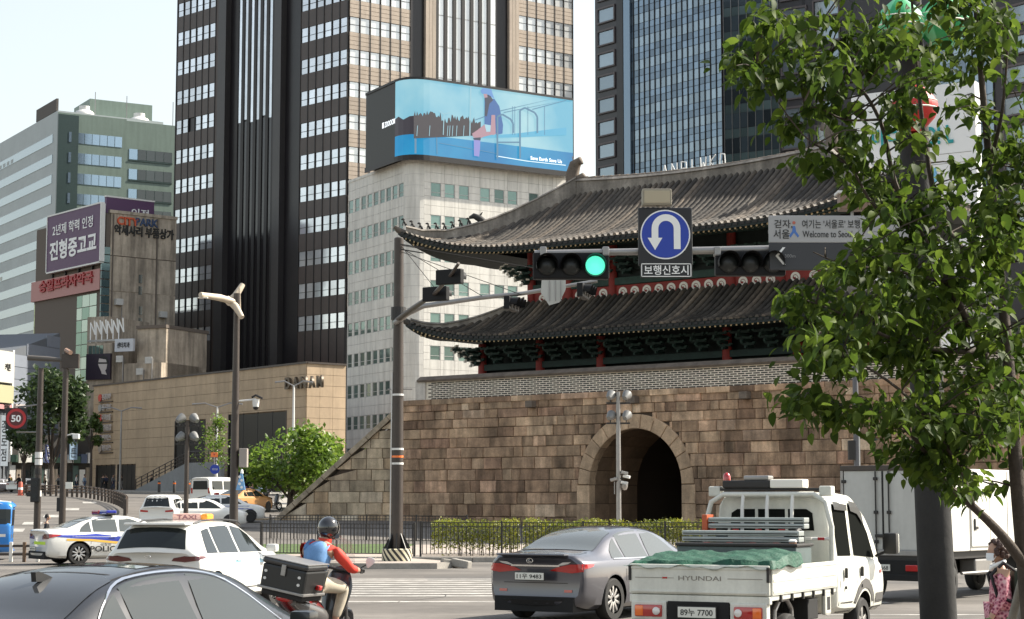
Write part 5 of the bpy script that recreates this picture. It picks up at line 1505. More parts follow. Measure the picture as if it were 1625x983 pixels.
# black sedan in the foreground, only its roof and windows in the picture
def black_extra(t, bv, body):
    sedan_detail('26다 4180', steel_dark, None, False)(t, bv, body)
    f = MB(); pr = [(-.16, 0), (.10, 0), (-.04, .05), (-.13, .075), (-.17, .07)]
    f.prism(pr, -.022, .022, T((-.92, 0, 1.362)) @ RX(math.pi / 2)); node('antenna_fin', f, black_p, t)
    for y in (-.50, .50): node('roof_seam', topd(bv, rect(-.9, .6, y - .012, y + .012), .003, .2), black_m, body)
    node('sunroof', topd(bv, rect(-.42, .25, -.42, .42), .004, .2), mat('roof glass', (.01, .01, .012), .05, spec=.9, coat=1.), t)
    node('roof_line', topd(bv, rect(-.72, -.70, -.55, .55), .003, .2), black_m, body)
    for s in (1, -1):
        P = SED_TOP[::2] + [SED_TOP[-1]]
        Q = [(x, z + .012) for x, z in P]
        for i in range(len(P) - 1): node('window_trim', side(bv, [P[i], P[i + 1], Q[i + 1], Q[i]], s, .011, .3), chrome, t)
BLK = car('sedan', 'black sedan cut off by the bottom left corner, shark fin aerial on its roof', 'car', heading(203, 14.0, R(25)) @ SCL(.955, .955, .955), SED, paint_black, SED_W, proj_rw(1.10, 1.36, .66, .52, sed_x),
          lights=SED_L, glass=mat('smoked glass', (.045, .052, .052), .07, spec=.4), glass_rear=mat('tinted rear glass', (.03, .032, .035), .08, spec=.5), lines=DOORS, handles=((-.28, .84), (.80, .83)), extra=black_extra, bow=.14)
# police saloon
blue_s, yel_s, lime_s = mat('police blue', (.025, .05, .38), .4, coat=.5), mat('police yellow', (.85, .50, .08), .4, coat=.5), mat('lime sticker', (.55, .80, .03), .5)
def police_extra(t, bv, body):
    for s in (1, -1):
        node('blue_stripe', side(bv, [(-2.3, .86), (-1.6, .80), (.2, .66), (1.9, .62), (1.9, .76), (.2, .80), (-.9, .93), (-1.7, .945), (-2.2, .93)], s, .004), blue_s, t)
        node('yellow_stripe', side(bv, [(-1.75, .72), (-1.0, .70), (.2, .58), (1.9, .55), (1.9, .61), (.2, .65), (-1.0, .765), (-1.75, .78)], s, .005), yel_s, t)
    M = T((-.55, -.945, .47)); write('POLICE', t, M, .95, .17, ink, .002, .02); write('경찰청', t, T((.05, -.925, .64)) if False else T((-.55, -.95, .60)), .34, .08, ink, .002, .01)
    node('lime_sticker', rear(bv, rect(-.62, .40, .60, .69), .006), lime_s, t); write('112', t, T((-2.50, -.1, .645)) @ RZ(-math.pi / 2), .2, .06, ink, .002)
    plate(t, '45머 8121', -2.475, .48)
    node('bumper_lip', rear(bv, rect(-.75, .75, .24, .36), .008, .2), black_m, t)
    b = node('light_bar', MB().bevbox(-.42, -.12, -.66, .66, 1.475, 1.54, .03), black_p, t)
    node('red_lens', MB().bevbox(-.44, -.10, .04, .64, 1.50, 1.62, .04), mat('red beacon', (.30, .015, .02), .15, coat=1.), b)
    node('blue_lens', MB().bevbox(-.44, -.10, -.64, -.04, 1.50, 1.62, .04), mat('blue beacon', (.02, .03, .30), .15, coat=1.), b)
    node('loudspeaker', MB().bevbox(-.20, .02, -.30, .30, 1.47, 1.56, .02), steel_grey, t)
    for sgn in (-1, 1): node('door_mirror', MB().bevbox(.86, 1.02, sgn * 1.05 - .10, sgn * 1.05 + .10, .95, 1.08, .04), paint_white, t, smooth=40)
POL_L = [('tail_light', [(.36, .76), (.84, .78), (.84, .92), (.55, .92), (.36, .84)], lamp_dark)]
POL = car('police_car', 'white police car with blue stripe and red and blue light bar on the roof', 'car', heading(182, 57.5, R(57)), SED, paint_white, SED_W, proj_rw(1.10, 1.36, .66, .52, sed_x),
          lights=POL_L, glass=car_glass_l, lines=DOORS, handles=((-.28, .84), (.80, .83)), extra=police_extra, bow=.14)
bvp = to_bvh(car_body(SED, .14).mesh('tmp', []))
node('tail_light', side(bvp, [(-2.36, .78), (-1.95, .87), (-1.9, .90), (-2.36, .92)], 1, .012), lamp_red, POL)
# white hatchback taxi
SUV = [(-2.06, .42, .80, .94, 1.02, .62), (-2.02, .30, .86, .98, 1.10, .64), (-1.88, .24, .89, .99, 1.30, .60), (-1.68, .23, .90, .99, 1.47, .575), (-1.2, .22, .905, .985, 1.52, .565), (-.5, .22, .905, .97, 1.535, .56), (.2, .22, .905, .96, 1.50, .565),
       (.75, .22, .90, .95, 1.30, .60), (1.1, .22, .895, .94, 1.08, .70), (1.5, .22, .88, .92, .99, .74), (1.9, .26, .82, .84, .90, .68), (2.08, .38, .68, .68, .74, .58)]
SUV_W = [[(-1.55, 1.01), (-1.12, 1.005), (-1.10, 1.42), (-1.40, 1.38)], [(-1.06, 1.005), (-.25, .995), (-.25, 1.455), (-1.03, 1.44)], [(-.17, .995), (.86, .985), (.55, 1.28), (.25, 1.40), (-.17, 1.455)]]
suv_x = lambda z: -2.0 + (z - 1.10) / .38 * .34
def taxi_extra(t, bv, body):
    b = node('taxi_sign', MB().bevbox(-.60, -.36, -.27, .27, 1.535, 1.665, .03), mat('taxi sign pink', (.80, .50, .42), .4), t)
    node('side_cap', MB().bevbox(-.62, -.34, -.40, -.27, 1.535, 1.66, .04), mat('taxi sign orange', (.85, .32, .03), .4), b)
    write('TAXI', b, T((-.605, .0, 1.60)) @ RZ(-math.pi / 2), .36, .07, mat('taxi letters', (.30, .12, .14), .5), .003, .01)
    for s in (-1, 1):
        node('roof_rail', MB().tube([(-1.45, s * .52, 1.49), (-1.2, s * .535, 1.545), (-.4, s * .54, 1.565), (.3, s * .54, 1.53), (.5, s * .53, 1.46)], .018, 6), black_p, t)
        node('side_stripe', side(bv, rect(-.95, .8, .80, .87), s, .004, .2), mat('pale blue stripe', (.35, .62, .78), .4) if s == -1 else bpy.data.materials['pale blue stripe'], t)
        node('side_cladding', side(bv, rect(-1.0, 1.0, .24, .40), s, .006, .2), black_m, t)
        node('door_mirror', MB().bevbox(.70, .86, s * 1.04 - .10, s * 1.04 + .10, .98, 1.12, .04), paint_white, t, smooth=40)
    node('roof_spoiler', MB().bevbox(-1.86, -1.55, -.56, .56, 1.475, 1.515, .018), paint_white, t, smooth=40)
    plate(t, '서울 32바 5718', -2.16, .66)
    em_ = MB(); em_.tube([(0, .05 * math.cos(a), .03 * math.sin(a)) for a in [i * math.pi / 10 for i in range(21)]], .006, 6); node('emblem', em_, chrome, t, T((-2.075, 0, .955)))
    node('bumper_lip', rear(bv, rect(-.75, .75, .36, .50), .008, .2), black_m, t); node('wiper', MB().tube([(-1.99, .0, 1.12), (-1.94, -.3, 1.19)], .010, 5), black_p, t)
    for sg in (1, -1): node('fog_lamp', rear(bv, rect(sg * .62 - .08, sg * .62 + .08, .56, .62), .01, .1), lamp_red, t)
SUV_L = [('tail_light', [(.36, .89), (.60, .87), (.84, .90), (.86, .96), (.60, .975), (.40, .94)], lamp_dark)]
TAXI = car('taxi', 'white hatchback taxi with an orange roof sign, behind the scooter rider', 'taxi', heading(322, 33.0, R(15)), SUV, paint_white, SUV_W, proj_rw(1.10, 1.38, .62, .54, suv_x),
           ws=(1.30, -1.28), wr=.33, spokes=5, lights=SUV_L, lines=[[(-.215, .32), (-.205, .32), (-.205, 1.0), (-.215, 1.0)], [(.9, .32), (.91, .32), (.91, .98), (.9, .98)]], handles=((-.38, .87), (.66, .86)), extra=taxi_extra, glass=car_glass, bow=.15)
bvt = to_bvh(car_body(SUV, .15).mesh('tmp', []))
node('tail_light', side(bvt, [(-1.98, .905), (-1.72, .935), (-1.70, .96), (-1.98, .97)], 1, .012), lamp_dark, TAXI)

# ---- crew cab truck with a loaded bed
TR = thing('crew_cab_truck', 'white crew cab pickup truck with green tarpaulin over its loaded bed', 'truck', heading(1107, 21.6, R(27)))
B0, B1, W = -.05, 2.45, .86                            # bed from tailgate (x=0) forward
def panel(nm, x0, x1, y0, y1, z0, z1, parent=TR, m=paint_truck, bev=.015): return node(nm, MB().bevbox(x0, x1, y0, y1, z0, z1, bev), m, parent)
panel('bed_floor', 0, B1, -W, W, .74, .80); 
tg = panel('tailgate', -.045, 0, -W, W, .80, 1.14)
for z in (.83, 1.10): node('rib', MB().bevbox(-.058, -.04, -W + .03, W - .03, z - .012, z + .012, .005), paint_truck, tg)
write('HYUNDAI', tg, T((-.047, -.02, .985)) @ RZ(-math.pi / 2), .52, .052, mat('faded lettering', (.22, .20, .17), .6), .002, .002)
for a, b in ((-.78, -.30), (.36, .78)): node('pinstripe', MB().box(-.049, -.044, -b if a > 0 else -a - .48, -a if a > 0 else -a, .982, .988), bpy.data.materials['faded lettering'], tg)
node('red_mark', MB().box(-.050, -.044, .38, .44, .975, .995), lamp_red, tg)
for y in (-W - .005, W - .03): node('gate_latch', MB().bevbox(-.06, .0, y, y + .035, .95, 1.12, .006), steel_dark, tg)
for s in (-1, 1):
    sp_ = panel('side_board', 0.01, B1, s * W - .02, s * W + .02, .80, 1.13)
    for z in (.84, .97, 1.10): node('rib', MB().bevbox(.03, B1 - .03, s * (W + .018) - .008, s * (W + .018) + .008, z - .018, z + .018, .006), paint_truck, sp_)
    for x in (.3, .7, 1.1, 1.5, 1.9, 2.25): node('hook', MB().bevbox(x, x + .04, s * (W + .01) - .015, s * (W + .01) + .015, .72, .80, .005), steel_dark, sp_)
panel('frame_rail', -.02, 4.2, -.42, .42, .42, .66, m=under_m); panel('rear_cross', -.04, .05, -W, W, .70, .79, m=paint_truck)
bp = panel('bumper', -.10, -.02, -.80, .80, .42, .50, m=under_m)
for s in (-1, 1):
    hb_ = panel('lamp_housing', -.06, .06, s * .61 - .22, s * .61 + .22, .50, .715)
    node('tail_light', MB().bevbox(-.085, -.04, s * .61 - .17, s * .61 + .17, .535, .675, .03), lamp_red, TR, smooth=40)
    node('reversing_light', MB().lathe([(.045, 0), (.045, .03), (.03, .04)], 16, T((-.075, s * .50, .605)) @ RY(-math.pi / 2)), lamp_clear, TR, smooth=40)
    node('indicator', MB().bevbox(-.092, -.07, s * .72 - .05, s * .72 + .05, .545, .665, .015), lamp_orange, TR, smooth=40)
    node('mudguard', MB().tube([(.55, s * .70, .40), (.58, s * .70, .60), (.75, s * .70, .72), (1.0, s * .70, .72), (1.18, s * .70, .60), (1.2, s * .70, .42)], .028, 8), steel_grey, TR)
plate(TR, '89누 7700', -.095, .60, w=.46, h=.12)
panel('plate_recess', -.06, -.02, -.38, .38, .48, .72, m=under_m)
for x, rr in ((.88, .28), (3.72, .31)):
    for s in (-1, 1): add_wheel(TR, x, s * (.70 if x < 2 else .74), rr, 5, .19, right=(s < 0))
panel('battery_box', 1.45, 1.85, -.82, -.50, .45, .70, m=under_m)
fl = MB(); fl.bevbox(2.02, 2.26, -.86, -.80, .48, .76, .03); node('filler_bracket', fl, paint_truck, TR); node('filler_hole', MB().bevbox(2.08, 2.20, -.865, -.85, .54, .70, .02), black_m, TR)
# cab: boxy loft
CAB = [(2.52, .74, .80, 1.12, 1.90, .66), (2.55, .52, .845, 1.14, 1.945, .70), (2.75, .46, .86, 1.14, 1.965, .72), (3.3, .44, .865, 1.14, 1.975, .72), (3.75, .42, .865, 1.13, 1.955, .70), (4.15, .42, .862, 1.12, 1.78, .71), (4.45, .42, .855, 1.10, 1.46, .74), (4.68, .42, .845, 1.02, 1.14, .76), (4.80, .44, .80, .90, .98, .72), (4.84, .50, .72, .74, .80, .66)]
cb = car_body(CAB, .05); cme = cb.mesh('cab', paint_truck, 35); cbv = to_bvh(cme)
cm2 = boolean_cut(cme, [MB().lathe([(.40, -.2), (.40, .2)], 28, T((3.72, s * .80, .31)) @ RX(math.pi / 2)) for s in (-1, 1)]); cm2.materials.clear(); cm2.materials.append(paint_truck)
cm2.polygons.foreach_set('use_smooth', [True] * len(cm2.polygons)); cm2.set_sharp_from_angle(angle=R(35)); cabn = node('cab', cm2, None, TR)
tint = mat('tinted window', (.012, .013, .012), .3, spec=0.); guard_grey = mat('dark bumper trim', (.10, .095, .09), .7)
for s in (1, -1):
    w1 = node('window', side(cbv, [(2.74, 1.18), (3.28, 1.17), (3.26, 1.80), (3.00, 1.83), (2.72, 1.82)], s, .006), tint, TR, smooth=60)
    w2 = node('window', side(cbv, [(3.42, 1.17), (4.36, 1.12), (4.20, 1.45), (3.95, 1.70), (3.72, 1.80), (3.40, 1.82)], s, .006), tint, TR, smooth=60)
    node('visor', side(cbv, [(3.42, 1.74), (3.75, 1.70), (4.0, 1.56), (3.97, 1.70), (3.74, 1.83), (3.40, 1.86)], s, .03), black_p, w2)
    node('visor', side(cbv, [(2.74, 1.76), (3.26, 1.74), (3.26, 1.82), (2.72, 1.85)], s, .03), black_p, w1)
    for x in (2.66, 3.34, 4.28): node('seam', side(cbv, rect(x, x + .012, .56, 1.14), s, .004, .3), black_m, cabn)
    for hx in (2.80, 3.50): node('door_handle', MB().bevbox(hx, hx + .055, -s * .885 - .018, -s * .885 + .018, .90, 1.03, .015), black_p, TR)
    for hx in (2.84, 3.54): node('lock', MB().bevbox(hx, hx + .03, -s * .872 - .01, -s * .872 + .01, .76, .80, .006), black_p, TR)
    node('lower_trim', side(cbv, rect(2.60, 3.20, .47, .60), s, .008, .15), guard_grey, TR)
    node('lower_trim', side(cbv, rect(4.24, 4.74, .47, .66), s, .008, .15), guard_grey, TR)
    A = [(3.72 + .44 * math.cos(a), .31 + .44 * math.sin(a)) for a in [math.pi * i / 10 for i in range(11)]]; B = [(3.72 + .52 * math.cos(a), .31 + .56 * math.sin(a)) for a in [math.pi * i / 10 for i in range(11)]]
    node('wheel_arch', side(cbv, [(4.15, .44)] + A[1:-1] + [(3.29, .44), (3.21, .44)] + B[::-1][1:-1] + [(4.23, .44)], s, .008, .2), guard_grey, TR)
    node('side_marker', side(cbv, rect(4.42, 4.52, .92, .96), s, .01, .1), lamp_red, TR)
    mm = MB(); mm.bevbox(4.22, 4.36, -s * 1.06 - .09, -s * 1.06 + .09, 1.17, 1.45, .03); mr = node('door_mirror', mm, black_p, TR, smooth=40)
    node('mirror_back', MB().bevbox(4.34, 4.40, -s * 1.06 - .085, -s * 1.06 + .085, 1.18, 1.44, .025), paint_truck, mr); node('arm', MB().tube([(4.3, -s * .84, 1.14), (4.3, -s * 1.02, 1.22)], .02, 6), black_p, mr)
node('rear_window', rear(cbv, [(-.56, 1.50), (.56, 1.50), (.54, 1.72), (.46, 1.77), (-.46, 1.77), (-.54, 1.72)], .008), tint, TR)
for a in (-.20, .20): node('window_bar', rear(cbv, rect(a - .02, a + .02, 1.50, 1.77), .012), paint_truck, TR)
node('windscreen', front(cbv, [(-.62, 1.16), (.62, 1.16), (.58, 1.70), (-.58, 1.70)], .006), tint, TR)
gd = node('cab_guard', MB().tube([(2.38, -.84, .80), (2.38, -.84, 1.55), (2.40, -.76, 1.86), (2.42, -.60, 1.955), (2.42, .60, 1.955), (2.40, .76, 1.86), (2.38, .84, 1.55), (2.38, .84, .80)], .035, 8), paint_truck, TR, smooth=50)
for y in (-.33, .0, .33): node('guard_bar', MB().tube([(2.36, y, 1.40), (2.37, y, 1.78), (2.41, y, 1.95)], .024, 8), steel_white, gd, smooth=50)
for z in (1.40,): node('guard_bar', MB().tube([(2.36, -.82, z), (2.36, .82, z)], .022, 8), steel_white, gd)
for i in range(9): node('warning_tape', MB().box(2.325, 2.335, -.76 + i * .17, -.76 + i * .17 + .085, 1.385, 1.42), [mat('tape red', (.45, .03, .03), .5), cream_paint][i % 2] if i < 1 else [bpy.data.materials['tape red'], cream_paint][i % 2], gd)
rk = node('roof_rack', None, None, TR)
for y in (-.82, .66): node('rack_post', MB().bevbox(2.45, 2.62, y, y + .16, 1.93, 2.06, .02), paint_truck, rk)
node('rack_bar', MB().bevbox(2.46, 2.58, -.74, .74, 2.0, 2.035, .01), steel_dark, rk)
LB = thing('warning_light_bar', 'grey and white warning light bar on the truck cab roof', 'light bar', TR.matrix_basis @ T((2.55, 0, 2.035)))
node('dark_half', MB().bevbox(-.12, .12, -.02, .62, 0, .10, .02), steel_dark, LB); node('white_half', MB().bevbox(-.12, .12, -.46, -.02, 0, .11, .02), cream_paint, LB); node('speaker', MB().bevbox(-.1, .1, .0, .34, .10, .16, .02), steel_grey, LB)
BE = thing('beacon', 'small red beacon on the left end of the truck roof bar', 'beacon', TR.matrix_basis @ T((2.55, .60, 2.135)))
node('dome', MB().lathe([(.05, 0), (.05, .05), (.035, .09), (.0, .105)], 12), lamp_red, BE, smooth=50); node('stem', MB().lathe([(.035, -.07), (.035, 0)], 10), black_p, BE)
# load
galv = mat('galvanised steel', (.36, .39, .38), .45, metal=.5, var=.12, vs=3); teal_box = mat('grey green tool chest', (.085, .115, .115), .5, var=.15, vs=2)
orange_m = mat('orange bracket', (.45, .09, .03), .5)
def load(nm, label, cat, x, z): return thing(nm, label, cat, TR.matrix_basis @ T((x, 0, z)))
CH_ = load('tool_chest', 'grey green steel tool chest lying across the truck bed', 'chest', 1.55, .80)
node('box', MB().bevbox(-.3, .3, -.75, .78, 0, .52, .02), teal_box, CH_); node('lid', MB().bevbox(-.32, .32, -.77, .80, .52, .56, .015), steel_dark, CH_); node('label_plate', MB().bevbox(-.312, -.30, .30, .44, .36, .45, .004), orange_m, CH_)
node('lock', MB().lathe([(.015, 0), (.015, .02)], 10, T((-.30, .56, .40)) @ RY(-math.pi / 2)), ink, CH_)
for k, (z, y0, y1, x) in enumerate(((1.37, -.70, .82, 1.62), (1.53, -.66, .60, 1.95))):
    RKS = load('steel_rack', ['lower galvanised steel rail bundle resting on the tool chest in the truck bed', 'upper galvanised steel rail bundle with orange end bracket in the truck bed'][k], 'rack', x, z)
    for i in range(2):
        q = MB(); q.bevbox(-.10, .10, y0, y1, i * .075, i * .075 + .062, .012); node('rail', q, galv, RKS)
        node('groove', MB().box(-.104, -.098, y0 + .02, y1 - .02, i * .075 + .022, i * .075 + .034), steel_dark, RKS)
    if k == 1: node('end_bracket', MB().bevbox(-.13, .13, y1, y1 + .07, -.03, .17, .01), orange_m, RKS)
    for j in range(4): node('tape', MB().box(-.106, -.10, y0 + .25 + j * .3, y0 + .33 + j * .3, -.02, -.005), bpy.data.materials['tape red'], RKS)
    node('foot', MB().box(-.08, .08, y0 + .1, y0 + .2, -.16 if k else -.01, 0), steel_dark, RKS); node('foot', MB().box(-.08, .08, y1 - .2, y1 - .1, -.16 if k else -.01, 0), steel_dark, RKS)
HS = load('hose_coil', 'dark coiled hose and cups heaped at the right side of the truck bed', 'hose', 1.9, 1.13)
for i in range(4):
    q = MB(); q.tube([(-.15 + .16 * math.cos(a) * (1 + .1 * i), -.62 + .05 * i, .25 + .14 * math.sin(a) - .03 * i) for a in [j * math.pi / 9 for j in range(19)]], .024, 6); node('loop', q, steel_dark, HS, smooth=50)
CU = load('paper_cup', 'paper cup standing on the right side of the truck load', 'cup', 1.30, 1.36); CU.matrix_basis = TR.matrix_basis @ T((1.34, -.68, 1.25))
node('cup', MB().lathe([(.035, 0), (.045, .13)], 14), mat('cup brown', (.30, .15, .08), .6), CU, smooth=40); node('lid', MB().lathe([(.05, .13), (.05, .15), (.03, .16)], 14), white_ink, CU, smooth=40)
# tarpaulin draped over the tail of the bed
tarp_m = mat('green tarpaulin', (.004, .060, .032), .65, var=.3, vs=5, bump=.02, bs=16)
nx, ny = 26, 60; g = MB(); P = []
for i in range(nx + 1):
    row = []
    for j in range(ny + 1):
        y = -.93 + 1.86 * j / ny; x = -.075 + 1.15 * i / nx
        z = 1.175 + .045 * noise_f(x * 2.2, y * 2.4) + .03 * noise_f(x * 6, y * 7 + 3) if False else 1.165 + .018 * math.sin(y * 4.2 + x * 3) * math.cos(x * 4 - y) + .008 * math.sin(y * 13 + 1.3 * x * 7) + .006 * math.sin(x * 19 - y * 23) + .004 * math.sin(y * 47 + x * 31)
        z += .05 * math.exp(-((y + .45) / .35) ** 2) + .09 * min(1, max(0, x)) 
        if x < .0: z = 1.11 + .018 * math.sin(y * 9) - .012 * math.sin(y * 23)
        if abs(y) > .885: z = min(z, 1.15 - .05 * (.6 + .4 * math.sin(x * 11)))
        row.append((x, y, z))
    P.append(row)
g.grid(P)
thing('tarpaulin', 'wrinkled green tarpaulin draped over the tailgate of the white truck', 'tarpaulin', TR.matrix_basis, None, g, tarp_m, 60)

# ---- box truck behind the dark pole
BT = thing('box_truck', 'white box truck with closed rear doors passing behind the dark pole', 'truck', heading(1398, 35.2, R(38)))
box_side, box_rear = mat('white box panel', (.76, .74, .68), .5, var=.04, vs=1, streak=.06), mat('grey door panel', (.50, .50, .47), .55, var=.06, vs=1, streak=.12)
BL = 5.4; bz0, bz1, bw = .92, 2.50, .87
node('box', MB().bevbox(.06, BL, -bw, bw, bz0, bz1, .02), box_side, BT); node('floor_frame', MB().box(.0, BL, -.8, .8, .78, .92), steel_dark, BT)
for y in (-bw - .01, bw - .05): node('corner_post', MB().bevbox(-.02, .10, y, y + .06, bz0, bz1 + .02, .01), steel_grey, BT)
node('top_rail', MB().bevbox(-.03, .12, -bw - .01, bw + .01, bz1 - .05, bz1 + .05, .015), steel_brown, BT); node('sill_rail', MB().bevbox(-.03, .12, -bw, bw, bz0 - .06, bz0 + .05, .015), steel_grey, BT)
for a, b in ((-bw + .06, -.005), (.005, bw - .06)):
    d_ = node('rear_door', MB().bevbox(-.005, .06, a, b, bz0 + .05, bz1 - .05, .01), box_rear, BT)
    yb_ = b - .13 if a < -.1 else a + .13
    node('lock_bar', MB().tube([(-.035, yb_, bz0 - .03), (-.035, yb_, bz1 - .06)], .014, 8), steel_dark, d_)
    node('lock_handle', MB().bevbox(-.06, -.02, yb_ - .16, yb_ + .02, bz0 + .28, bz0 + .34, .01), steel_dark, d_)
    for z in (bz0 + .2, bz0 + .75, bz1 - .2): node('bar_clip', MB().bevbox(-.055, -.01, yb_ - .04, yb_ + .04, z - .03, z + .03, .01), steel_dark, d_)
    hy = a if a < -.1 else b
    for z in (bz0 + .25, bz0 + .8, bz1 - .25): node('hinge', MB().bevbox(-.03, .02, hy - .05, hy + .05, z - .03, z + .03, .01), steel_dark, d_)
node('door_seal', MB().box(-.012, .05, -.018, .018, bz0 + .06, bz1 - .06), black_m, BT)
plate(BT, '87소 2668', -.06, .64, y=.1, w=.5, h=.12); node('rear_bumper', MB().bevbox(-.08, .02, -.80, .80, .40, .52, .02), under_m, BT); node('lamp_board', MB().box(-.05, .0, -.82, .82, .52, .78), under_m, BT)
for s in (-1, 1): node('tail_light', MB().bevbox(-.08, -.04, s * .62 - .15, s * .62 + .15, .58, .70, .015), lamp_red, BT)
for x in (.95, 1.9, 2.85, 3.7): node('side_joint', MB().box(x, x + .02, -bw - .006, bw + .006, bz0, bz1 - .02), steel_grey, BT)
sd = node('side_door', MB().bevbox(1.95, 2.80, -bw - .025, -bw + .01, bz0 + .08, bz1 - .1, .01), box_side, BT); node('door_handle', MB().bevbox(2.05, 2.22, -bw - .05, -bw - .02, bz0 + .42, bz0 + .47, .01), steel_dark, sd); node('door_latch', MB().bevbox(2.05, 2.10, -bw - .05, -bw - .02, bz0 + .40, bz0 + .62, .01), steel_dark, sd)
for x in (1.05, 5.7):
    for s in (-1, 1): add_wheel(BT, x, s * .74, .36, 5, .2, right=(s < 0))
node('side_guard', MB().tube([(1.6, -.82, .5), (4.2, -.82, .5)], .03, 6), steel_grey, BT); node('tank', MB().bevbox(2.3, 3.1, -.80, -.45, .45, .76, .04), steel_grey, BT); node('chassis', MB().box(.1, 5.4, -.4, .4, .48, .78), under_m, BT)
for x in (1.05,): node('mudguard', MB().tube([(x - .46, -.76, .5), (x - .34, -.76, .76), (x, -.76, .84), (x + .34, -.76, .76), (x + .46, -.76, .5)], .03, 6), steel_grey, BT)
c2 = car_body([(s[0] - 2.52 + BL + .1, s[1], s[2], s[3], s[4], s[5]) for s in CAB if True], .05).mesh('cab', paint_white, 35); c2v = to_bvh(c2); node('cab', c2, None, BT)
for s in (1, -1): node('window', side(c2v, [(BL + .9, 1.17), (BL + 1.9, 1.12), (BL + 1.5, 1.72), (BL + .9, 1.80)], s, .006), tint, BT)

# ---- vehicles further off: one light build, copied
def far_car(name, label, cat, px, Y, th, paint, st=SED, wins=SED_W, rw=None, x_at=sed_x, group=None, extra=None, rwh=(1.10, 1.36)):
    t = thing(name, label, cat, heading(px, Y, th, zg(Y)), group)
    me = car_body(st, .12).mesh('body', paint, 40); bv = to_bvh(me); node('body', me, None, t)
    for s in (1, -1):
        for w in wins: node('window', side(bv, w, s, .006, .3), car_glass, t)
    node('rear_window', decal(bv, proj_rw(rwh[0], rwh[1], .64, .52, x_at), (-5, 0, 3.6), (0, 1, 0), (0, 0, 1), (1, 0, -.55), .007, .3), car_glass, t)
    node('windscreen', front(bv, [(-.62, 1.06), (.62, 1.06), (.5, 1.38), (-.5, 1.38)], .007, .3), car_glass, t)
    for poly in ([(.42, .80), (.80, .82), (.80, .92), (.42, .88)],):
        for pl in (poly, mirror(poly)):
            node('tail_light', rear(bv, pl, .012, .3), lamp_red, t)
    W_ = st[3][2]
    for x in ((1.45, -1.35) if st is SED else (1.3, -1.28)):
        for s in (1, -1):
            node('wheel_arch', side(bv, [(x + .38 * math.cos(a), .33 + .38 * math.sin(a)) for a in [i * math.pi / 8 for i in range(16)]], s, .004, .3), black_m, t)
            node('wheel', MB().lathe([(.33, -.02), (.33, .0), (.22, .03), (.2, .01)], 16, T((x, -s * (W_ + .0), .33)) @ RX(math.pi / 2 * s)), rubber, t)
    if extra: extra(t, bv)
    return t
def rack_x(t, bv):
    for s in (-1, 1): node('roof_rail', MB().tube([(-1.4, s * .52, 1.52), (-.4, s * .54, 1.58), (.4, s * .53, 1.5)], .02, 5), steel_grey, t)
    node('roof_spoiler', MB().bevbox(-1.86, -1.55, -.56, .56, 1.475, 1.515, .018), paint_white, t)
far_car('compact_van', 'small white van with a black rear window beyond the hatchback taxi', 'van', 268, 92, R(4), paint_white, [(x, zb, w, zs, zr + .12 if zr > 1.2 else zr, wr) for x, zb, w, zs, zr, wr in SUV], SUV_W, None, suv_x, extra=rack_x, rwh=(1.08, 1.46))
far_car('parked_car', 'white car stopped at the far kerb under the big tree', 'car', 46, 196, R(25), paint_white)
far_car('parked_car', 'silver car half cut off by the left edge on the far street', 'car', 4, 200, R(40), paint_silver)
def taxi_x(cols):
    def f(t, bv):
        for s in (1, -1): node('side_stripe', side(bv, rect(-2.1, 1.9, .70, .88), s, .005, .3), cols[0], t)
        node('roof_sign', MB().bevbox(-.3, -.1, -.3, .3, 1.45, 1.58, .03), cols[1], t); write('TAXI', t, T((-.2, -.305, 1.51)), .18, .08, ink, .002)
        node('roof_text', topd(bv, rect(-.5, .1, -.3, .3), .004, .3), cols[2], t)
    return f
org_s = mat('orange livery', (.42, .20, .06), .5); red_s = mat('red livery', (.55, .06, .05), .4, coat=.5)
far_car('taxi', 'white taxi with red and blue stripe waiting left of the lamp post', 'taxi', 352, 99, R(72), paint_white, extra=taxi_x((blue_s, red_s, paint_white)))
far_car('taxi', 'orange taxi with a purple roof sign behind the striped taxi', 'taxi', 389, 114, R(22), org_s, extra=taxi_x((org_s, mat('purple sign', (.18, .08, .28), .4), org_s)))
far_car('car', 'low white saloon half hidden behind the slim floodlight post', 'car', 318, 92, R(74), paint_white)
# white delivery van at the kerb
VN = thing('delivery_van', 'tall white van with open dark windscreen parked below the blue round sign', 'van', heading(352, 122, R(28), zg(122)))
vst = [(-2.2, .45, .78, 1.1, 1.86, .66), (-2.15, .3, .84, 1.12, 1.95, .70), (-1.2, .26, .86, 1.12, 2.0, .72), (0, .26, .86, 1.12, 2.0, .72), (.9, .26, .86, 1.10, 1.9, .70), (1.5, .26, .85, 1.06, 1.4, .72), (2.0, .3, .82, .95, 1.06, .70), (2.2, .4, .72, .8, .86, .62)]
vm = car_body(vst, .08).mesh('body', paint_white, 40); vv = to_bvh(vm); node('body', vm, None, VN)
node('rear_window', rear(vv, [(-.6, 1.2), (.6, 1.2), (.55, 1.75), (-.55, 1.75)], .01), car_glass, VN)
for s in (1, -1):
    for w in (rect(-1.9, -.8, 1.18, 1.75), rect(-.7, .2, 1.18, 1.75), [(.3, 1.18), (1.35, 1.15), (1.0, 1.72), (.3, 1.75)]): node('window', side(vv, w, s, .008, .3), car_glass, VN)
    for x in (1.4, -1.4): node('wheel', MB().lathe([(.34, -.02), (.34, .0), (.2, .03)], 16, T((x, -s * .87, .34)) @ RX(math.pi / 2 * s)), rubber, VN)
for s in (1, -1): node('tail_light', rear(vv, rect(s * .68 - .06, s * .68 + .06, .95, 1.3), .012), lamp_red, VN)
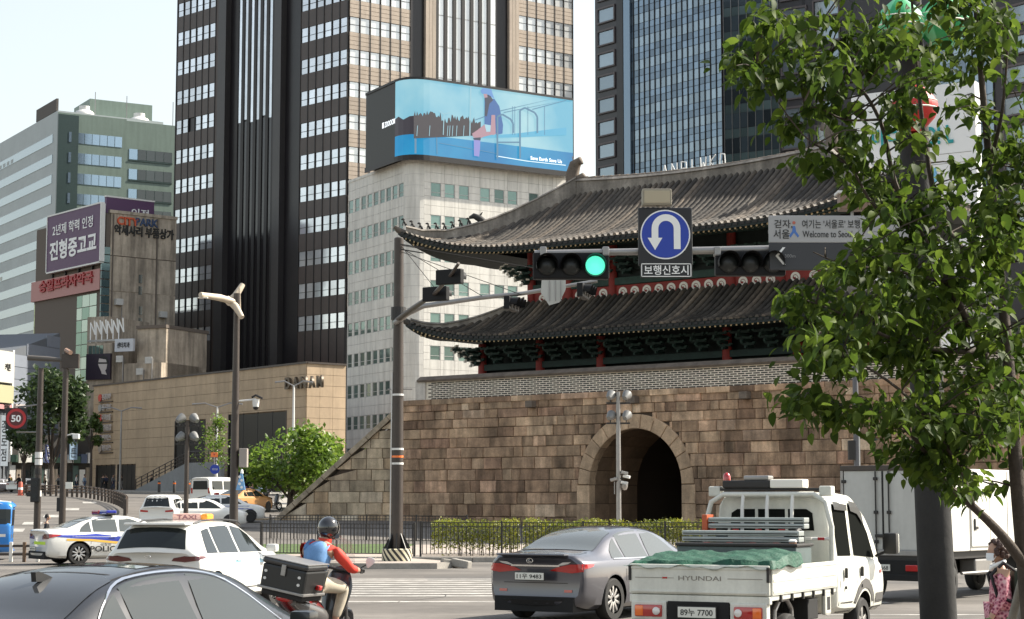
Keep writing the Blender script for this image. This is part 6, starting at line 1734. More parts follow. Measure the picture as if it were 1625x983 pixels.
# blue minibus at the left edge
MBU = thing('minibus', 'blue minibus with white roof and dark windows cut off by the left edge', 'bus', heading(-98, 61, R(78), 0))
bus_b = mat('blue livery', (.02, .20, .58), .35, coat=.6)
bst = [(-2.6, .45, .86, 1.2, 1.80, .78), (-2.55, .28, .92, 1.22, 1.86, .80), (-1, .25, .94, 1.22, 1.90, .82), (1.6, .25, .94, 1.22, 1.90, .82), (2.3, .25, .94, 1.22, 1.88, .82), (2.5, .26, .93, 1.20, 1.82, .80), (2.58, .3, .90, 1.15, 1.72, .78)]
bm_ = car_body(bst, .08).mesh('body', bus_b, 40); bb = to_bvh(bm_); node('body', bm_, None, MBU); node('roof_panel', topd(bb, rect(-2.4, 2.42, -.8, .8), .02, .4), paint_white, MBU)
for s in (1, -1):
    node('window', side(bb, rect(2.02, 2.44, 1.16, 1.64), s, .008, .2), car_glass, MBU)
    for x in (-2.3, -1.2, -.1, 1.0): node('window', side(bb, rect(x, x + .98, 1.18, 1.66), s, .008, .3), car_glass, MBU)
    node('stripe', side(bb, rect(-2.5, 2.3, .75, .84), s, .006, .4), paint_white, MBU)
    for x in (1.7, -1.6): node('wheel', MB().lathe([(.36, -.02), (.36, .0), (.2, .03)], 16, T((x, -s * .95, .36)) @ RX(math.pi / 2 * s)), rubber, MBU)
node('windscreen', front(bb, [(-.7, 1.1), (.7, 1.1), (.66, 1.62), (-.66, 1.62)], .008, .3), car_glass, MBU)
for s in (1, -1): node('headlight', front(bb, rect(s * .58 - .14, s * .58 + .14, .68, .84), .012, .2), lamp_clear, MBU)
# ------------------------------------------------------------------ railings, poles, signals, signs
def railing(name, label, A, B, z0, h, group=None, sp=.125, span=2.6, m=steel_dark, mid=True):
    A, B = Vector(A), Vector(B); F = Face(A, B); t = thing(name, label, 'railing', F.M @ T((0, 0, z0)), group); L = F.L
    bal = MB().box(-.011, .011, -.011, .011, .10, h - .02).mesh('baluster', m); po = MB().bevbox(-.03, .03, -.03, .03, 0, h + .03, .008).mesh('post', m)
    n = max(1, round(L / span))
    for i in range(n + 1): node('post', po, None, t, T((L * i / n, 0, 0)))
    for z in (.09, h - .02) + ((h - .15,) if mid else ()): node('rail', MB().bevbox(0, L, -.018, .018, z - .014, z + .014, .006), m, t)
    k = int(L / sp)
    for i in range(k):
        x = L * (i + .5) / k
        if min(abs(x - L * j / n) for j in range(n + 1)) > .05: node('baluster', bal, None, t, T((x, 0, 0)))
    return t
railing('railing', 'long black steel railing along the kerb in front of the hedge', (-2.9, 59.4), (7.4, 58.9), .14, 1.10)
railing('railing', 'black steel railing left of the striped pole base, behind the scooter rider', (-8.2, 61.2), (-3.1, 59.5), .14, 1.05)
railing('railing', 'further black steel railing at the foot of the stone wing wall', (-10.6, 82), (-1.9, 79), .16, 1.15, sp=.15)
railing('railing', 'black steel railing beyond the white truck on the gate side', (7.6, 58.9), (15, 58.5), .14, 1.10)
# clipped hedge: many small leaves
leaf_hedge = mat('hedge leaf', (.085, .14, .02), .5, var=.0, rnd=0)
def leafmat(name, c1, c2, c3, tr=.35, vs=.8):
    m = bpy.data.materials.new(name); m.use_nodes = True; N = m.node_tree.nodes; L = m.node_tree.links
    b = N['Principled BSDF']; g_ = N.new('ShaderNodeNewGeometry'); tcd = N.new('ShaderNodeTexCoord'); nz_ = N.new('ShaderNodeTexNoise'); nz_.inputs['Scale'].default_value = vs
    L.new(tcd.outputs['Object'], nz_.inputs['Vector']); ad = N.new('ShaderNodeMath'); ad.operation = 'MULTIPLY_ADD'; ad.inputs[1].default_value = .55
    sb = N.new('ShaderNodeMath'); sb.operation = 'MULTIPLY'; sb.inputs[1].default_value = .55
    L.new(nz_.outputs[0], sb.inputs[0]); L.new(g_.outputs['Random Per Island'], ad.inputs[0]); L.new(sb.outputs[0], ad.inputs[2])
    cr = N.new('ShaderNodeValToRGB'); e = cr.color_ramp.elements; e[0].position, e[0].color = .15, (*c1, 1); e[1].position, e[1].color = .5, (*c2, 1); q = e.new(.85); q.color = (*c3, 1)
    L.new(ad.outputs[0], cr.inputs[0]); L.new(cr.outputs[0], b.inputs['Base Color']); b.inputs['Roughness'].default_value = .42; b.inputs['Specular IOR Level'].default_value = .4
    tb = N.new('ShaderNodeBsdfTranslucent'); hs = N.new('ShaderNodeHueSaturation'); hs.inputs['Value'].default_value = 1.5; L.new(cr.outputs[0], hs.inputs['Color']); L.new(hs.outputs[0], tb.inputs['Color'])
    mx = N.new('ShaderNodeMixShader'); mx.inputs[0].default_value = tr; L.new(b.outputs[0], mx.inputs[1]); L.new(tb.outputs[0], mx.inputs[2]); L.new(mx.outputs[0], N['Material Output'].inputs['Surface'])
    return m
hedge_m = leafmat('hedge leaves', (.06, .085, .012), (.13, .155, .018), (.27, .26, .03), .35)
def leaf(m, p, s, rr, up=.5, asp=.5):
    d = Vector((rr.gauss(0, 1), rr.gauss(0, 1), rr.gauss(0, 1) + up)).normalized(); a = d.cross(Vector((rr.gauss(0, 1), rr.gauss(0, 1), rr.gauss(0, 1)))).normalized(); c = d.cross(a)
    b = len(m.v); m.v += [p - a * s * .5, p + c * s * asp * .5 + a * s * .05 - d * s * .06, p + a * s * .5 - d * s * .05, p - c * s * asp * .5 + a * s * .05 - d * s * .06]
    m.face((b, b + 1, b + 2, b + 3))
rh = random.Random(21)
for hi, (x0, x1) in enumerate(((-2.6, .25), (.35, 3.1), (3.2, 6.0), (6.1, 9.2))):
    HG = thing('hedge', ['clipped yellow green hedge section beside the striped signal pole', 'clipped yellow green hedge section left of the arch', 'clipped yellow green hedge section just in front of the arch, behind the silver sedan', 'clipped yellow green hedge section beyond the white truck'][hi], 'hedge', T((x0, 60.2, .14)), 'hedge sections behind the railing')
    g = MB()
    for i in range(5200):
        x, y, z = rh.uniform(0, x1 - x0), rh.uniform(0, 1.1), rh.uniform(0, 1) ** .7 * (1.02 + .08 * math.sin(x * 3 + hi) + .06 * math.sin(x * 7.3))
        if rh.random() < .6: y = rh.choice((0, 0, 1.1)) + rh.gauss(0, .05)
        elif rh.random() < .5: z = 1.03 + .08 * math.sin(x * 3 + hi) + rh.gauss(0, .05)
        if z < .22 and rh.random() < .8: z += .5
        leaf(g, Vector((x, y, z)), rh.uniform(.05, .095), rh, .7, .6)
    for i in range(14):
        x = rh.uniform(0, x1 - x0)
        for j in range(14): leaf(g, Vector((x + rh.gauss(0, .05), .4 + rh.gauss(0, .2), 1.02 + j * .012)), .07, rh, .7, .5)
    node('foliage', g, hedge_m, HG)
    st_ = MB()
    for i in range(16):
        x = rh.uniform(.05, x1 - x0 - .05); st_.tube([(x, .3 + rh.uniform(0, .5), -.02), (x + rh.gauss(0, .05), .5, .8)], .014, 5)
    node('stems', st_, bark, HG, kind='stuff')

# ---- main signal pole on the island
P0 = at(631, 700, 54.6); PX = P0.x
SPOLE = thing('signal_pole', 'tall dark brown signal pole on a black and white striped base', 'pole', T((PX, 54.6, .16)))
ztop = at(634, 379, 54.6).z - .16
node('shaft', MB().lathe([(.175, .3), (.17, 3), (.155, 6), (.14, ztop), (.11, ztop + .03)], 20), steel_brown, SPOLE, smooth=40)
for i in range(8):
    a = i * math.pi / 4; q = MB(); q.prism([(.16, .36), (.40, .36), (.17, .80)], -.012, .012, RX(math.pi / 2)); node('gusset', q, black_p, SPOLE, RZ(a))
def stripes(name, ca, cb, n, slope):
    m = bpy.data.materials.new(name); m.use_nodes = True; N = m.node_tree.nodes; L = m.node_tree.links; tcd = N.new('ShaderNodeTexCoord'); sx = N.new('ShaderNodeSeparateXYZ'); L.new(tcd.outputs['Object'], sx.inputs[0])
    at2 = N.new('ShaderNodeMath'); at2.operation = 'ARCTAN2'; L.new(sx.outputs[1], at2.inputs[0]); L.new(sx.outputs[0], at2.inputs[1])
    ma = N.new('ShaderNodeMath'); ma.operation = 'MULTIPLY_ADD'; ma.inputs[1].default_value = slope; L.new(sx.outputs[2], ma.inputs[0]); L.new(at2.outputs[0], ma.inputs[2])
    mu = N.new('ShaderNodeMath'); mu.operation = 'MULTIPLY'; mu.inputs[1].default_value = n / (2 * math.pi); L.new(ma.outputs[0], mu.inputs[0]); fr = N.new('ShaderNodeMath'); fr.operation = 'FRACT'; L.new(mu.outputs[0], fr.inputs[0])
    gt = N.new('ShaderNodeMath'); gt.operation = 'GREATER_THAN'; gt.inputs[1].default_value = .5; L.new(fr.outputs[0], gt.inputs[0]); mx = N.new('ShaderNodeMix'); mx.data_type = 'RGBA'; L.new(gt.outputs[0], mx.inputs[0])
    mx.inputs[6].default_value, mx.inputs[7].default_value = (*ca, 1), (*cb, 1); L.new(mx.outputs[2], N['Principled BSDF'].inputs['Base Color']); N['Principled BSDF'].inputs['Roughness'].default_value = .6
    return m
node('striped_base', MB().lathe([(.44, 0), (.44, .34), (.41, .36)], 32), stripes('hazard stripes', (.02, .02, .02), (.66, .60, .42), 15, 1.9), SPOLE, smooth=40)
for py, m_ in ((713, steel_white), (725, lamp_orange), (736, steel_white), (627, steel_white)):
    zz = at(631, py, 54.6).z - .16; node('band', MB().lathe([(.178, zz - .03), (.178, zz + .03)], 20), m_, SPOLE)
zz = at(631, 618, 54.6).z - .16; node('strap_arm', MB().tube([(-.3, 0, zz), (.42, 0, zz)], .02, 6), steel_grey, SPOLE); node('conduit', MB().tube([(-.2, -.05, .4), (-.19, -.05, at(631, 740, 54.6).z), (-.17, -.05, at(631, 600, 54.6).z)], .02, 6), steel_white, SPOLE)
def W3(px, py, Y): return at(px, py, Y) - Vector((PX, 54.6, .16))
node('collar', MB().lathe([(.22, W3(0, 508, 54.6).z), (.22, W3(0, 488, 54.6).z)], 16), steel_dark, SPOLE)
arm_pts = [W3(628, 512, 54.4), W3(648, 497, 53.9), W3(672, 486, 53.6), W3(760, 473, 53.6), W3(830, 466, 53.6), W3(948, 446, 53.6)]
node('mast_arm', MB().tube(arm_pts, [.085, .085, .075, .07, .06, .05], 10), steel_grey, SPOLE, smooth=50)
node('mast_arm', MB().tube([W3(630, 508, 54.4), W3(655, 490, 53.0), W3(690, 466, 50.5), W3(716, 436, 48.4), W3(728, 418, 48.0)], [.08, .08, .06, .05, .04], 10), steel_brown, SPOLE, smooth=50)
for a, b in (((638, 392), (700, 470)), ((638, 390), (885, 432)), ((637, 400), (828, 468)), ((639, 395), (765, 470))):
    node('stay_wire', MB().tube([W3(*a, 54.5), W3(*b, 53.5)], .010, 4), steel_dark, SPOLE)
for py in (388, 396): node('insulator', MB().tube([W3(636, py, 54.4), W3(672, py + 6, 54.2)], .018, 5), steel_dark, SPOLE)
SIG_BLK = mat('signal black', (.008, .008, .009), .6, spec=.25)
def signal(parent_px, Y, label, face_ang, lit=None, n=3, w=.36, group='traffic signals on the mast arms', plate_=False):
    """horizontal vehicle signal: housing, lenses, hoods. face_ang: 0 faces the camera (-y)"""
    p = at(parent_px[0], parent_px[1], Y); t = thing('traffic_signal', label, 'traffic light', T(p) @ RZ(face_ang), group)
    node('housing', MB().bevbox(-w * n / 2 - .03, w * n / 2 + .03, -.08, .10, -w / 2 - .02, w / 2 + .02, .03), SIG_BLK, t)
    for i in range(n):
        x = (i - (n - 1) / 2) * w; on = (lit == i)
        node('lens', MB().lathe([(.145, 0), (.142, .02), (.10, .045), (.0, .055)], 20, T((x, -.085, 0)) @ RX(math.pi / 2)), SIG_G if on else SIG_OFF, t, smooth=60)
        h = MB(); P = []
        for j in range(13):
            a = math.pi * (-.12 + 1.24 * j / 12); P.append([(x + .165 * math.cos(a), -.08, .165 * math.sin(a)), (x + .160 * math.cos(a), -.34 + .06 * (1 - math.sin(max(0, min(math.pi, a)))), .160 * math.sin(a))])
        h.grid(P); h.grid([[(q[0][0] * .985 + x * .015, q[0][1], q[0][2] * .985), (q[1][0] * .985 + x * .015, q[1][1], q[1][2] * .985)] for q in P]); node('hood', h, SIG_BLK, t, smooth=60)
    return t
SIG_G = mat('green signal glow', (.10, .78, .52), .3, emit=.62); SIG_OFF = mat('unlit lens', (.012, .014, .014), .35)
YA = 27.6
s1 = signal((906, 423), YA, 'overhead signal left of the U-turn sign with its green lens lit', 0, 2)
node('green_ring', MB().lathe([(.165, 0), (.165, .03), (.145, .03), (.145, 0)], 24, T((.36, -.09, 0)) @ RX(math.pi / 2), cap=False), mat('green ring', (.01, .20, .12), .4), s1)
s2 = signal((1190, 419), YA, 'overhead signal right of the U-turn sign, all lenses dark', 0, None, 3, .33)
signal((812, 483), 53.4, 'dark signal seen from the side under the brown mast arm, nearer the pole', R(75), None, 3, .34); signal((926, 463), 53.4, 'dark signal seen from the side at the tip of the brown mast arm', R(78), None, 3, .36)
signal((692, 467), 50.6, 'lower of the two black signals tilted on the short arm by the brown pole', R(150), None, 2, .36); signal((714, 440), 48.6, 'upper of the two black signals tilted on the short arm by the brown pole', R(150), None, 2, .36)
SGB = thing('blank_sign', 'bare white back of a hexagonal sign on the brown mast arm', 'sign', T(at(878, 462, 53.4)))
node('plate', MB().prism([(-.33, .38), (.36, .40), (.36, .05), (.18, -.33), (-.12, -.42), (-.36, -.05)], -.015, .015, RX(math.pi / 2) @ SCL(1, 1, -1)), mat('bare aluminium', (.46, .46, .43), .5, metal=.3), SGB)
for x in (-.12, .05, .2): node('batten', MB().box(x, x + .03, -.05, -.016, -.3, .3), steel_grey, SGB)

# ---- big dark pole on the right with the horizontal arm and signs
BPX = (1482 - 812.5) / FPX * YA
BIG = thing('mast_arm_pole', 'thick black pole at the right with a long horizontal arm carrying signs', 'pole', T((BPX, YA, 0)))
node('shaft', MB().lathe([(.27, 0), (.262, 1.5), (.235, 5), (.21, 9.6)], 24), mat('black pole wrap', (.012, .0115, .011), .8, var=.3, vs=3, bump=.01, bs=8), BIG, RY(R(-1.6)), smooth=40)
def B3(px, py, y=0): return at(px, py, YA + y) - Vector((BPX, YA, 0))
node('arm', MB().tube([B3(1475, 392), B3(1215, 396), B3(1000, 400), B3(848, 402)], [.075, .06, .052, .045], 12), steel_grey, BIG, smooth=50)
for px in (862, 961, 1138, 1232): node('hanger', MB().tube([B3(px, 398, -.02), B3(px, 430, -.04)], .022, 8), steel_grey, BIG); node('clamp', MB().bevbox(B3(px, 400).x - .05, B3(px, 400).x + .05, -.09, .09, B3(px, 400).z - .07, B3(px, 400).z + .07, .02), steel_grey, BIG)
UT = thing('uturn_sign', 'black square sign with a blue disc and white U-turn arrow', 'road sign', T(at(1054.5, 378, YA) + Vector((0, -.12, 0))))
hw_, hh_ = .405, .44
node('panel', MB().bevbox(-hw_, hw_, -.03, .03, -hh_, hh_, .03), mat('sign black', (.012, .012, .014), .5), UT)
blue_sign = mat('sign blue', (.012, .045, .36), .4)
node('white_ring', MB().lathe([(.372, 0), (.372, .006)], 48, T((0, -.031, .03)) @ RX(math.pi / 2)), white_ink, UT); node('blue_disc', MB().lathe([(.352, 0), (.352, .006)], 48, T((0, -.036, .03)) @ RX(math.pi / 2)), blue_sign, UT)
A = [(.17, -.22), (.17, .12)] + [(.17 * math.cos(a), .12 + .17 * math.sin(a)) for a in [math.pi * i / 12 for i in range(1, 13)]] + [(-.17, -.04), (-.25, -.04), (-.10 - .035, -.23), (-.02, -.04), (-.085, -.04)]
A = [(.17 + .045, -.22), (.215, .09)] + [(.215 * math.cos(a), .09 + .215 * math.sin(a)) for a in [math.pi * i / 14 for i in range(1, 14)]] + [(-.215, .09), (-.215, -.05), (-.275, -.05), (-.165, -.235), (-.055, -.05), (-.115, -.05), (-.115, .09)] + [(-.115 * math.cos(a), .09 + .115 * math.sin(a)) for a in [math.pi * i / 14 for i in range(1, 14)]] + [(.115, .09), (.115, -.22)]
g = MB(); g.v = [Vector((x + .01, -.046, z + .03)) for x, z in A]; g.face(range(len(A))); node('arrow', g, white_ink, UT)
US = thing('text_plate', 'small black plate with white rim and korean lettering under the U-turn sign', 'road sign', T(at(1056, 431, YA) + Vector((0, -.13, 0))))
node('panel', MB().bevbox(-.385, .385, -.02, .02, -.115, .115, .02), bpy.data.materials['sign black'], US)
for a, b, c, d in ((-.37, .37, .088, .100), (-.37, .37, -.100, -.088), (-.372, -.360, -.1, .1), (.360, .372, -.1, .1)): node('rim', MB().box(a, b, -.026, -.02, c, d), white_ink, US)
write('보행신호시', US, T((0, -.026, 0)), .66, .145, white_ink, .002, .012)
FLB = thing('sign_lamp', 'small pale floodlight box on top of the U-turn sign', 'lamp', T(at(1041, 316, YA) + Vector((0, -.1, 0))))
node('box', MB().bevbox(-.22, .22, -.1, .1, -.125, .125, .02), mat('lamp housing', (.28, .25, .19), .5), FLB); node('face', MB().bevbox(-.19, .19, -.108, -.09, -.095, .095, .008), mat('lamp diffuser', (.42, .36, .25), .4), FLB); node('bracket', MB().tube([(.02, 0, -.12), (.02, 0, -.3)], .02, 6), steel_grey, FLB)
DS = thing('direction_sign', 'wide sign with grey welcome panel above a dark arrow panel', 'sign', T(at(1330, 388, YA) + Vector((0, -.14, 0))))
sw_ = (1330 - 1217) / FPX * YA; ua_ = .41; 
node('grey_panel', MB().bevbox(-sw_, sw_, -.03, .03, .0, ua_, .012), mat('sign silver', (.36, .36, .36), .5, metal=.1), DS); node('dark_panel', MB().bevbox(-sw_, sw_, -.032, .028, -ua_, -.004, .012), mat('sign charcoal', (.035, .037, .042), .5), DS)
node('rail', MB().box(-sw_, sw_, .03, .06, .15, .2), steel_grey, DS)
cx = lambda px: (px - 1330) / FPX * YA
write('걷자,', DS, T((cx(1240), -.035, .28)), .27, .13, ink, .002, .006); write('서울', DS, T((cx(1237), -.035, .13)), .24, .14, ink, .002, .006)
write("여기는 '서울로' 보행", DS, T((cx(1316), -.035, .28)), .86, .13, ink, .002, .004); write('Welcome to Seoul', DS, T((cx(1310), -.035, .13)), .74, .10, ink, .002, .002)
g = MB(); g.v = [Vector((cx(1257) + x, -.034, .19 + z)) for x, z in ((-.018, .06), (.018, .06), (.03, -.02), (.075, -.085), (.055, -.115), (.0, -.04), (-.055, -.115), (-.075, -.085), (-.03, -.02))]; g.face(range(9)); node('walker_mark', g, mat('walker blue', (.06, .16, .45), .5), DS)
node('walker_head', MB().lathe([(.024, 0), (.024, .003)], 14, T((cx(1257), -.033, .30)) @ RX(math.pi / 2)), mat('walker red', (.45, .12, .08), .5), DS)
g = MB(); q = [(.06, .13), (-.05, 0), (.06, -.13), (.10, -.13), (-.005, 0), (.10, .13)]; g.v = [Vector((cx(1232) + x, -.036, -.20 + z)) for x, z in q]; g.face((0, 1, 4, 5)); g.face((1, 2, 3, 4)); node('chevron', g, white_ink, DS)
write('300m', DS, T((cx(1250), -.036, -.20)), .16, .05, mat('grey print', (.25, .25, .25), .5), .002)
g = MB(); q = [(0, .08), (-.09, 0), (-.05, 0), (0, .045), (.05, 0), (.09, 0)]; g.v = [Vector((cx(1378) + x, -.036, -.06 + z - .04)) for x, z in q]; g.face(range(6)); node('up_arrow', g, white_ink, DS)
S3 = thing('camera_box', 'brown enforcement camera box on the arm above the dark panel', 'camera', T(at(1352, 322, YA))); node('body', MB().bevbox(-.2, .25, -.14, .14, -.12, .12, .02), mat('camera brown', (.22, .14, .10), .5), S3); node('hood', MB().bevbox(-.24, .28, -.17, .17, .12, .16, .01), steel_white, S3); node('bracket', MB().tube([(0, 0, -.12), (0, 0, -.75)], .025, 6), steel_grey, S3)
# lotus lanterns on the pole
def lantern(label, px, py, r, m, m2, dy):
    t = thing('lantern', label, 'lantern', T(at(px, py, YA + dy)), 'festival lanterns hung on the pole')
    for i in range(10):
        a = 2 * math.pi * i / 10; g = MB(); P = []
        for j in range(8):
            v = j / 7; rr_ = r * math.sin(math.pi * (.08 + .84 * v)); zz = r * 1.0 * (2 * v - 1); w_ = math.pi / 10 * 1.05
            P.append([(rr_ * math.cos(a + w_ * k), rr_ * math.sin(a + w_ * k), zz) for k in (-1, -.5, 0, .5, 1)])
        g.grid(P); node('petal', g, m if i % 3 else m2, t, smooth=60)
    for i in range(5):
        node('rib', MB().tube([(r * math.sin(math.pi * (.14 + .16 * i)) * 1.02 * math.cos(b), r * math.sin(math.pi * (.14 + .16 * i)) * 1.02 * math.sin(b), r * (2 * (.14 + .16 * i) - 1)) for b in [k * math.pi / 8 for k in range(17)]], .012, 4), cream_paint, t)
    node('hook', MB().tube([(0, 0, r), (0, .1, r + .2), (0, -dy * .9, r + .22)], .015, 5), steel_dark, t)
gr1 = mat('lantern green', (.02, .30, .10), .5); gr2 = mat('lantern pale green', (.15, .55, .28), .5); rd1 = mat('lantern red', (.50, .025, .02), .5)
lantern('large green lantern high on the dark pole, left side', 1428, 42, .40, gr1, gr2, -.45); lantern('green lantern with white ribs high on the dark pole, right side', 1496, 36, .40, gr1, gr2, -.4); lantern('red lantern below the green ones on the dark pole', 1450, 172, .36, rd1, rd1, -.55)

# ---- lamp post with forked head
LY = 54.0; LX = (373.5 - 812.5) / FPX * LY
LP = thing('lamp_post', 'brown lamp post with a pale forked lamp head left of the gate', 'lamp post', T((LX, LY, 0)))
def L3(px, py, dy=0): return at(px, py, LY + dy) - Vector((LX, LY, 0))
node('shaft', MB().lathe([(.135, 0), (.11, 4), (.085, L3(0, 480).z)], 16), steel_brown, LP, smooth=40); node('top', MB().lathe([(.10, L3(0, 482).z), (.10, L3(0, 466).z)], 14), steel_brown, LP)
headm = mat('lamp head beige', (.52, .44, .34), .5)
node('lamp_arm', MB().tube([L3(318, 468, -1.2), L3(350, 473, -.4), L3(374, 480)], [.075, .105, .09], 8), headm, LP, smooth=50)
node('lamp_lens', MB().bevbox(-.14, .14, -.07, .07, -.03, .0, .01, T(L3(322, 472, -1.1))), cream_paint, LP)
node('lamp_arm', MB().tube([L3(360, 482), L3(374, 470, .1), L3(385, 452, .3)], [.10, .11, .08], 8), headm, LP, smooth=50); node('lamp_arm', MB().tube([L3(360, 474), L3(374, 487, -.1), L3(384, 504, -.3)], [.10, .11, .08], 8), headm, LP, smooth=50)
node('brace', MB().tube([L3(380, 456), L3(381, 501)], .03, 6), headm, LP)
node('control_box', MB().bevbox(.15, .38, -.15, .15, L3(0, 742).z, L3(0, 712).z, .02), mat('control box', (.33, .29, .26), .5), LP); node('camera_arm', MB().tube([L3(375, 637), L3(406, 634)], .03, 6), steel_white, LP)
CM = thing('dome_camera', 'white dome camera hanging from the forked lamp post', 'camera', T(at(406, 634, LY))); node('shade', MB().lathe([(.10, 0), (.10, -.1), (.085, -.22)], 14), steel_white, CM, smooth=40); node('dome', MB().lathe([(.085, -.22), (.07, -.29), (0, -.32)], 14), black_p, CM, smooth=60); node('solar_arm', MB().tube([(-.12, 0, .05), (.0, 0, .12), (.2, -.05, .02)], .035, 6), steel_dark, CM)
PN = thing('banner', 'light blue cone shaped banner with white print on the lamp post', 'banner', T(at(380, 778, LY - .25))); 
node('sheet', MB().prism([(-.10, 0), (.17, 0), (.08, .48), (.02, .48)], -.03, .03, RX(math.pi / 2) @ SCL(1, 1, -1)), mat('banner blue', (.20, .42, .70), .5), PN)
for i in range(4): node('print', MB().lathe([(.04, 0), (.04, .004)], 10, T((.035 + .03 * (-1) ** i, -.031, .08 + .10 * i)) @ RX(math.pi / 2)), white_ink, PN)
node('tip', MB().lathe([(.05, 0), (.03, .1), (0, .12)], 10, T((.06, 0, .48))), white_ink, PN, smooth=60)
# ---- floodlight posts
FLG = mat('floodlight grey', (.17, .17, .165), .5)
def flood(label, px, Y, top, rows_, kind):
    X = (px - 812.5) / FPX * Y; t = thing('floodlight_post', label, 'lamp post', T((X, Y, zg(Y)))); zt_ = at(px, top, Y).z - zg(Y)
    node('shaft', MB().lathe([(.095, 0), (.075, zt_)], 14), steel_grey if kind else steel_brown, t, smooth=40)
    for r_ in rows_:
        z_ = at(px, r_, Y).z - zg(Y); node('cross_bar', MB().bevbox(-.42, .42, -.03, .03, z_ - .03, z_ + .03, .01), steel_dark, t)
        for sx in (-1, 1):
            M = T((sx * .28, .0, z_ + .24)) @ RZ(R(-25 if kind else 40 * sx)) @ RX(R(-62))
            q = node('floodlight', MB().lathe([(.08, -.16), (.13, -.05), (.17, .12), (.175, .16)], 18, M), FLG, t, smooth=40); node('lens', MB().lathe([(.155, .15), (.155, .165)], 18, M), mat('flood lens', (.35, .35, .33), .15, spec=.8) if not bpy.data.materials.get('flood lens') else bpy.data.materials['flood lens'], q); node('yoke', MB().tube([(sx * .28, -.05, z_), (sx * .28, -.05, z_ + .16)], .025, 6), steel_dark, q)
    return t
flood('slim post with four pale floodlights in front of the store opening', 298, 68, 668, (676, 705), 0)
fl2 = flood('grey post with four round floodlights in front of the arch', 981, 66, 622, (640, 672), 1)
def F3_(px, py, dy=0): return at(px, py, 66 + dy) - Vector(((981 - 812.5) / FPX * 66, 66, zg(66)))
CC = thing('camera_cluster', 'cluster of small surveillance cameras on the floodlight post before the arch', 'camera', T(at(981, 762, 66)))
for i, (dx, dz, an) in enumerate(((.22, .25, 20), (.30, .12, -30), (-.16, .02, 160), (.22, -.10, 0))):
    q = node('camera', MB().bevbox(-.14, .12, -.055, .055, -.05, .05, .015, T((dx, -.06, dz)) @ RZ(R(an)) @ RY(R(12))), steel_white if i % 2 else steel_grey, CC); node('arm', MB().tube([(0, -.05, dz - .08), (dx, -.06, dz - .05)], .018, 6), steel_dark, q)
node('dome', MB().lathe([(.11, .05), (.11, -.05), (.07, -.14), (0, -.16)], 14, T((.22, -.1, -.2))), steel_grey, CC, smooth=50); node('conduit', MB().tube([(-.13, 0, -.5), (-.13, 0, .1)], .02, 6), steel_grey, CC)
# ---- poles at left
LPY = 70
def spole(label, px, top, r=.13):
    X = (px - 812.5) / FPX * LPY; t = thing('street_pole', label, 'pole', T((X, LPY, zg(LPY)))); zt_ = at(px, top, LPY).z - zg(LPY); node('shaft', MB().lathe([(r, 0), (r * .95, 3), (r * .8, zt_)], 16), steel_brown, t, smooth=40); return t, X
t1, X1 = spole('brown pole carrying the speed limit sign at the left', 63.5, 585); t2, X2 = spole('brown pole with a white camera beside the speed limit pole', 103, 558)
def Q(px, py, X, dy=0): return at(px, py, LPY + dy) - Vector((X, LPY, zg(LPY)))
node('bracket', MB().tube([Q(26, 686, X1), Q(63, 686, X1)], .03, 6), steel_grey, t1); node('bracket', MB().tube([Q(26, 646, X1), Q(63, 642, X1)], .025, 6), steel_grey, t1); node('arm', MB().tube([Q(30, 648, X1), Q(66, 641, X1), Q(73, 639, X1)], .025, 6), steel_grey, t1)
for py, c_ in ((722, steel_white), (733, steel_white), (748, steel_dark), (783, steel_white)): node('sticker', MB().lathe([(.14, Q(0, py, X1).z - .12), (.14, Q(0, py, X1).z + .1)], 14), c_, t1)
PS = thing('pedestrian_signal', 'black pedestrian signal facing away low on the speed limit pole', 'traffic light', T(at(56, 778, LPY - .2))); node('housing', MB().bevbox(-.16, .16, -.12, .12, -.45, .45, .03), black_p, PS)
for dz in (.22, -.22): node('hood', MB().bevbox(-.30, -.15, -.11, .11, dz - .02, dz + .14, .02), black_p, PS); node('lens', MB().lathe([(.10, 0), (.10, .02)], 14, T((0, -.125, dz)) @ RX(math.pi / 2)), SIG_OFF, PS)
SL = thing('speed_sign', 'black square speed limit sign with red ring reading 50', 'road sign', T(at(26, 664.5, LPY - .2)))
node('panel', MB().bevbox(-.40, .40, -.03, .03, -.40, .40, .02), bpy.data.materials['sign black'], SL); node('red_ring', MB().lathe([(.355, 0), (.355, .008), (.27, .008), (.27, 0)], 40, T((0, -.032, 0)) @ RX(math.pi / 2), cap=False), mat('sign red', (.45, .025, .03), .4), SL); node('inner_disc', MB().lathe([(.27, 0), (.27, .004)], 40, T((0, -.032, 0)) @ RX(math.pi / 2)), mat('sign red dark', (.10, .015, .018), .4), SL); write('50', SL, T((0, -.042, 0)), .36, .26, white_ink, .003, .03)
node('outer_rim', MB().tube([(.365 * math.cos(a), -.035, .365 * math.sin(a)) for a in [i * math.pi / 20 for i in range(41)]], .010, 5), bpy.data.materials['sign red'], SL)
node('camera_arm', MB().tube([Q(104, 692, X2), Q(114, 689, X2), Q(122, 690, X2)], .03, 6), steel_white, t2); C2 = thing('dome_camera', 'white camera on a short arm of the left brown pole', 'camera', T(at(121, 693, LPY))); node('body', MB().bevbox(-.12, .12, -.12, .12, -.10, .10, .04), steel_white, C2); node('lens', MB().lathe([(.07, -.10), (.05, -.2)], 12), black_p, C2)
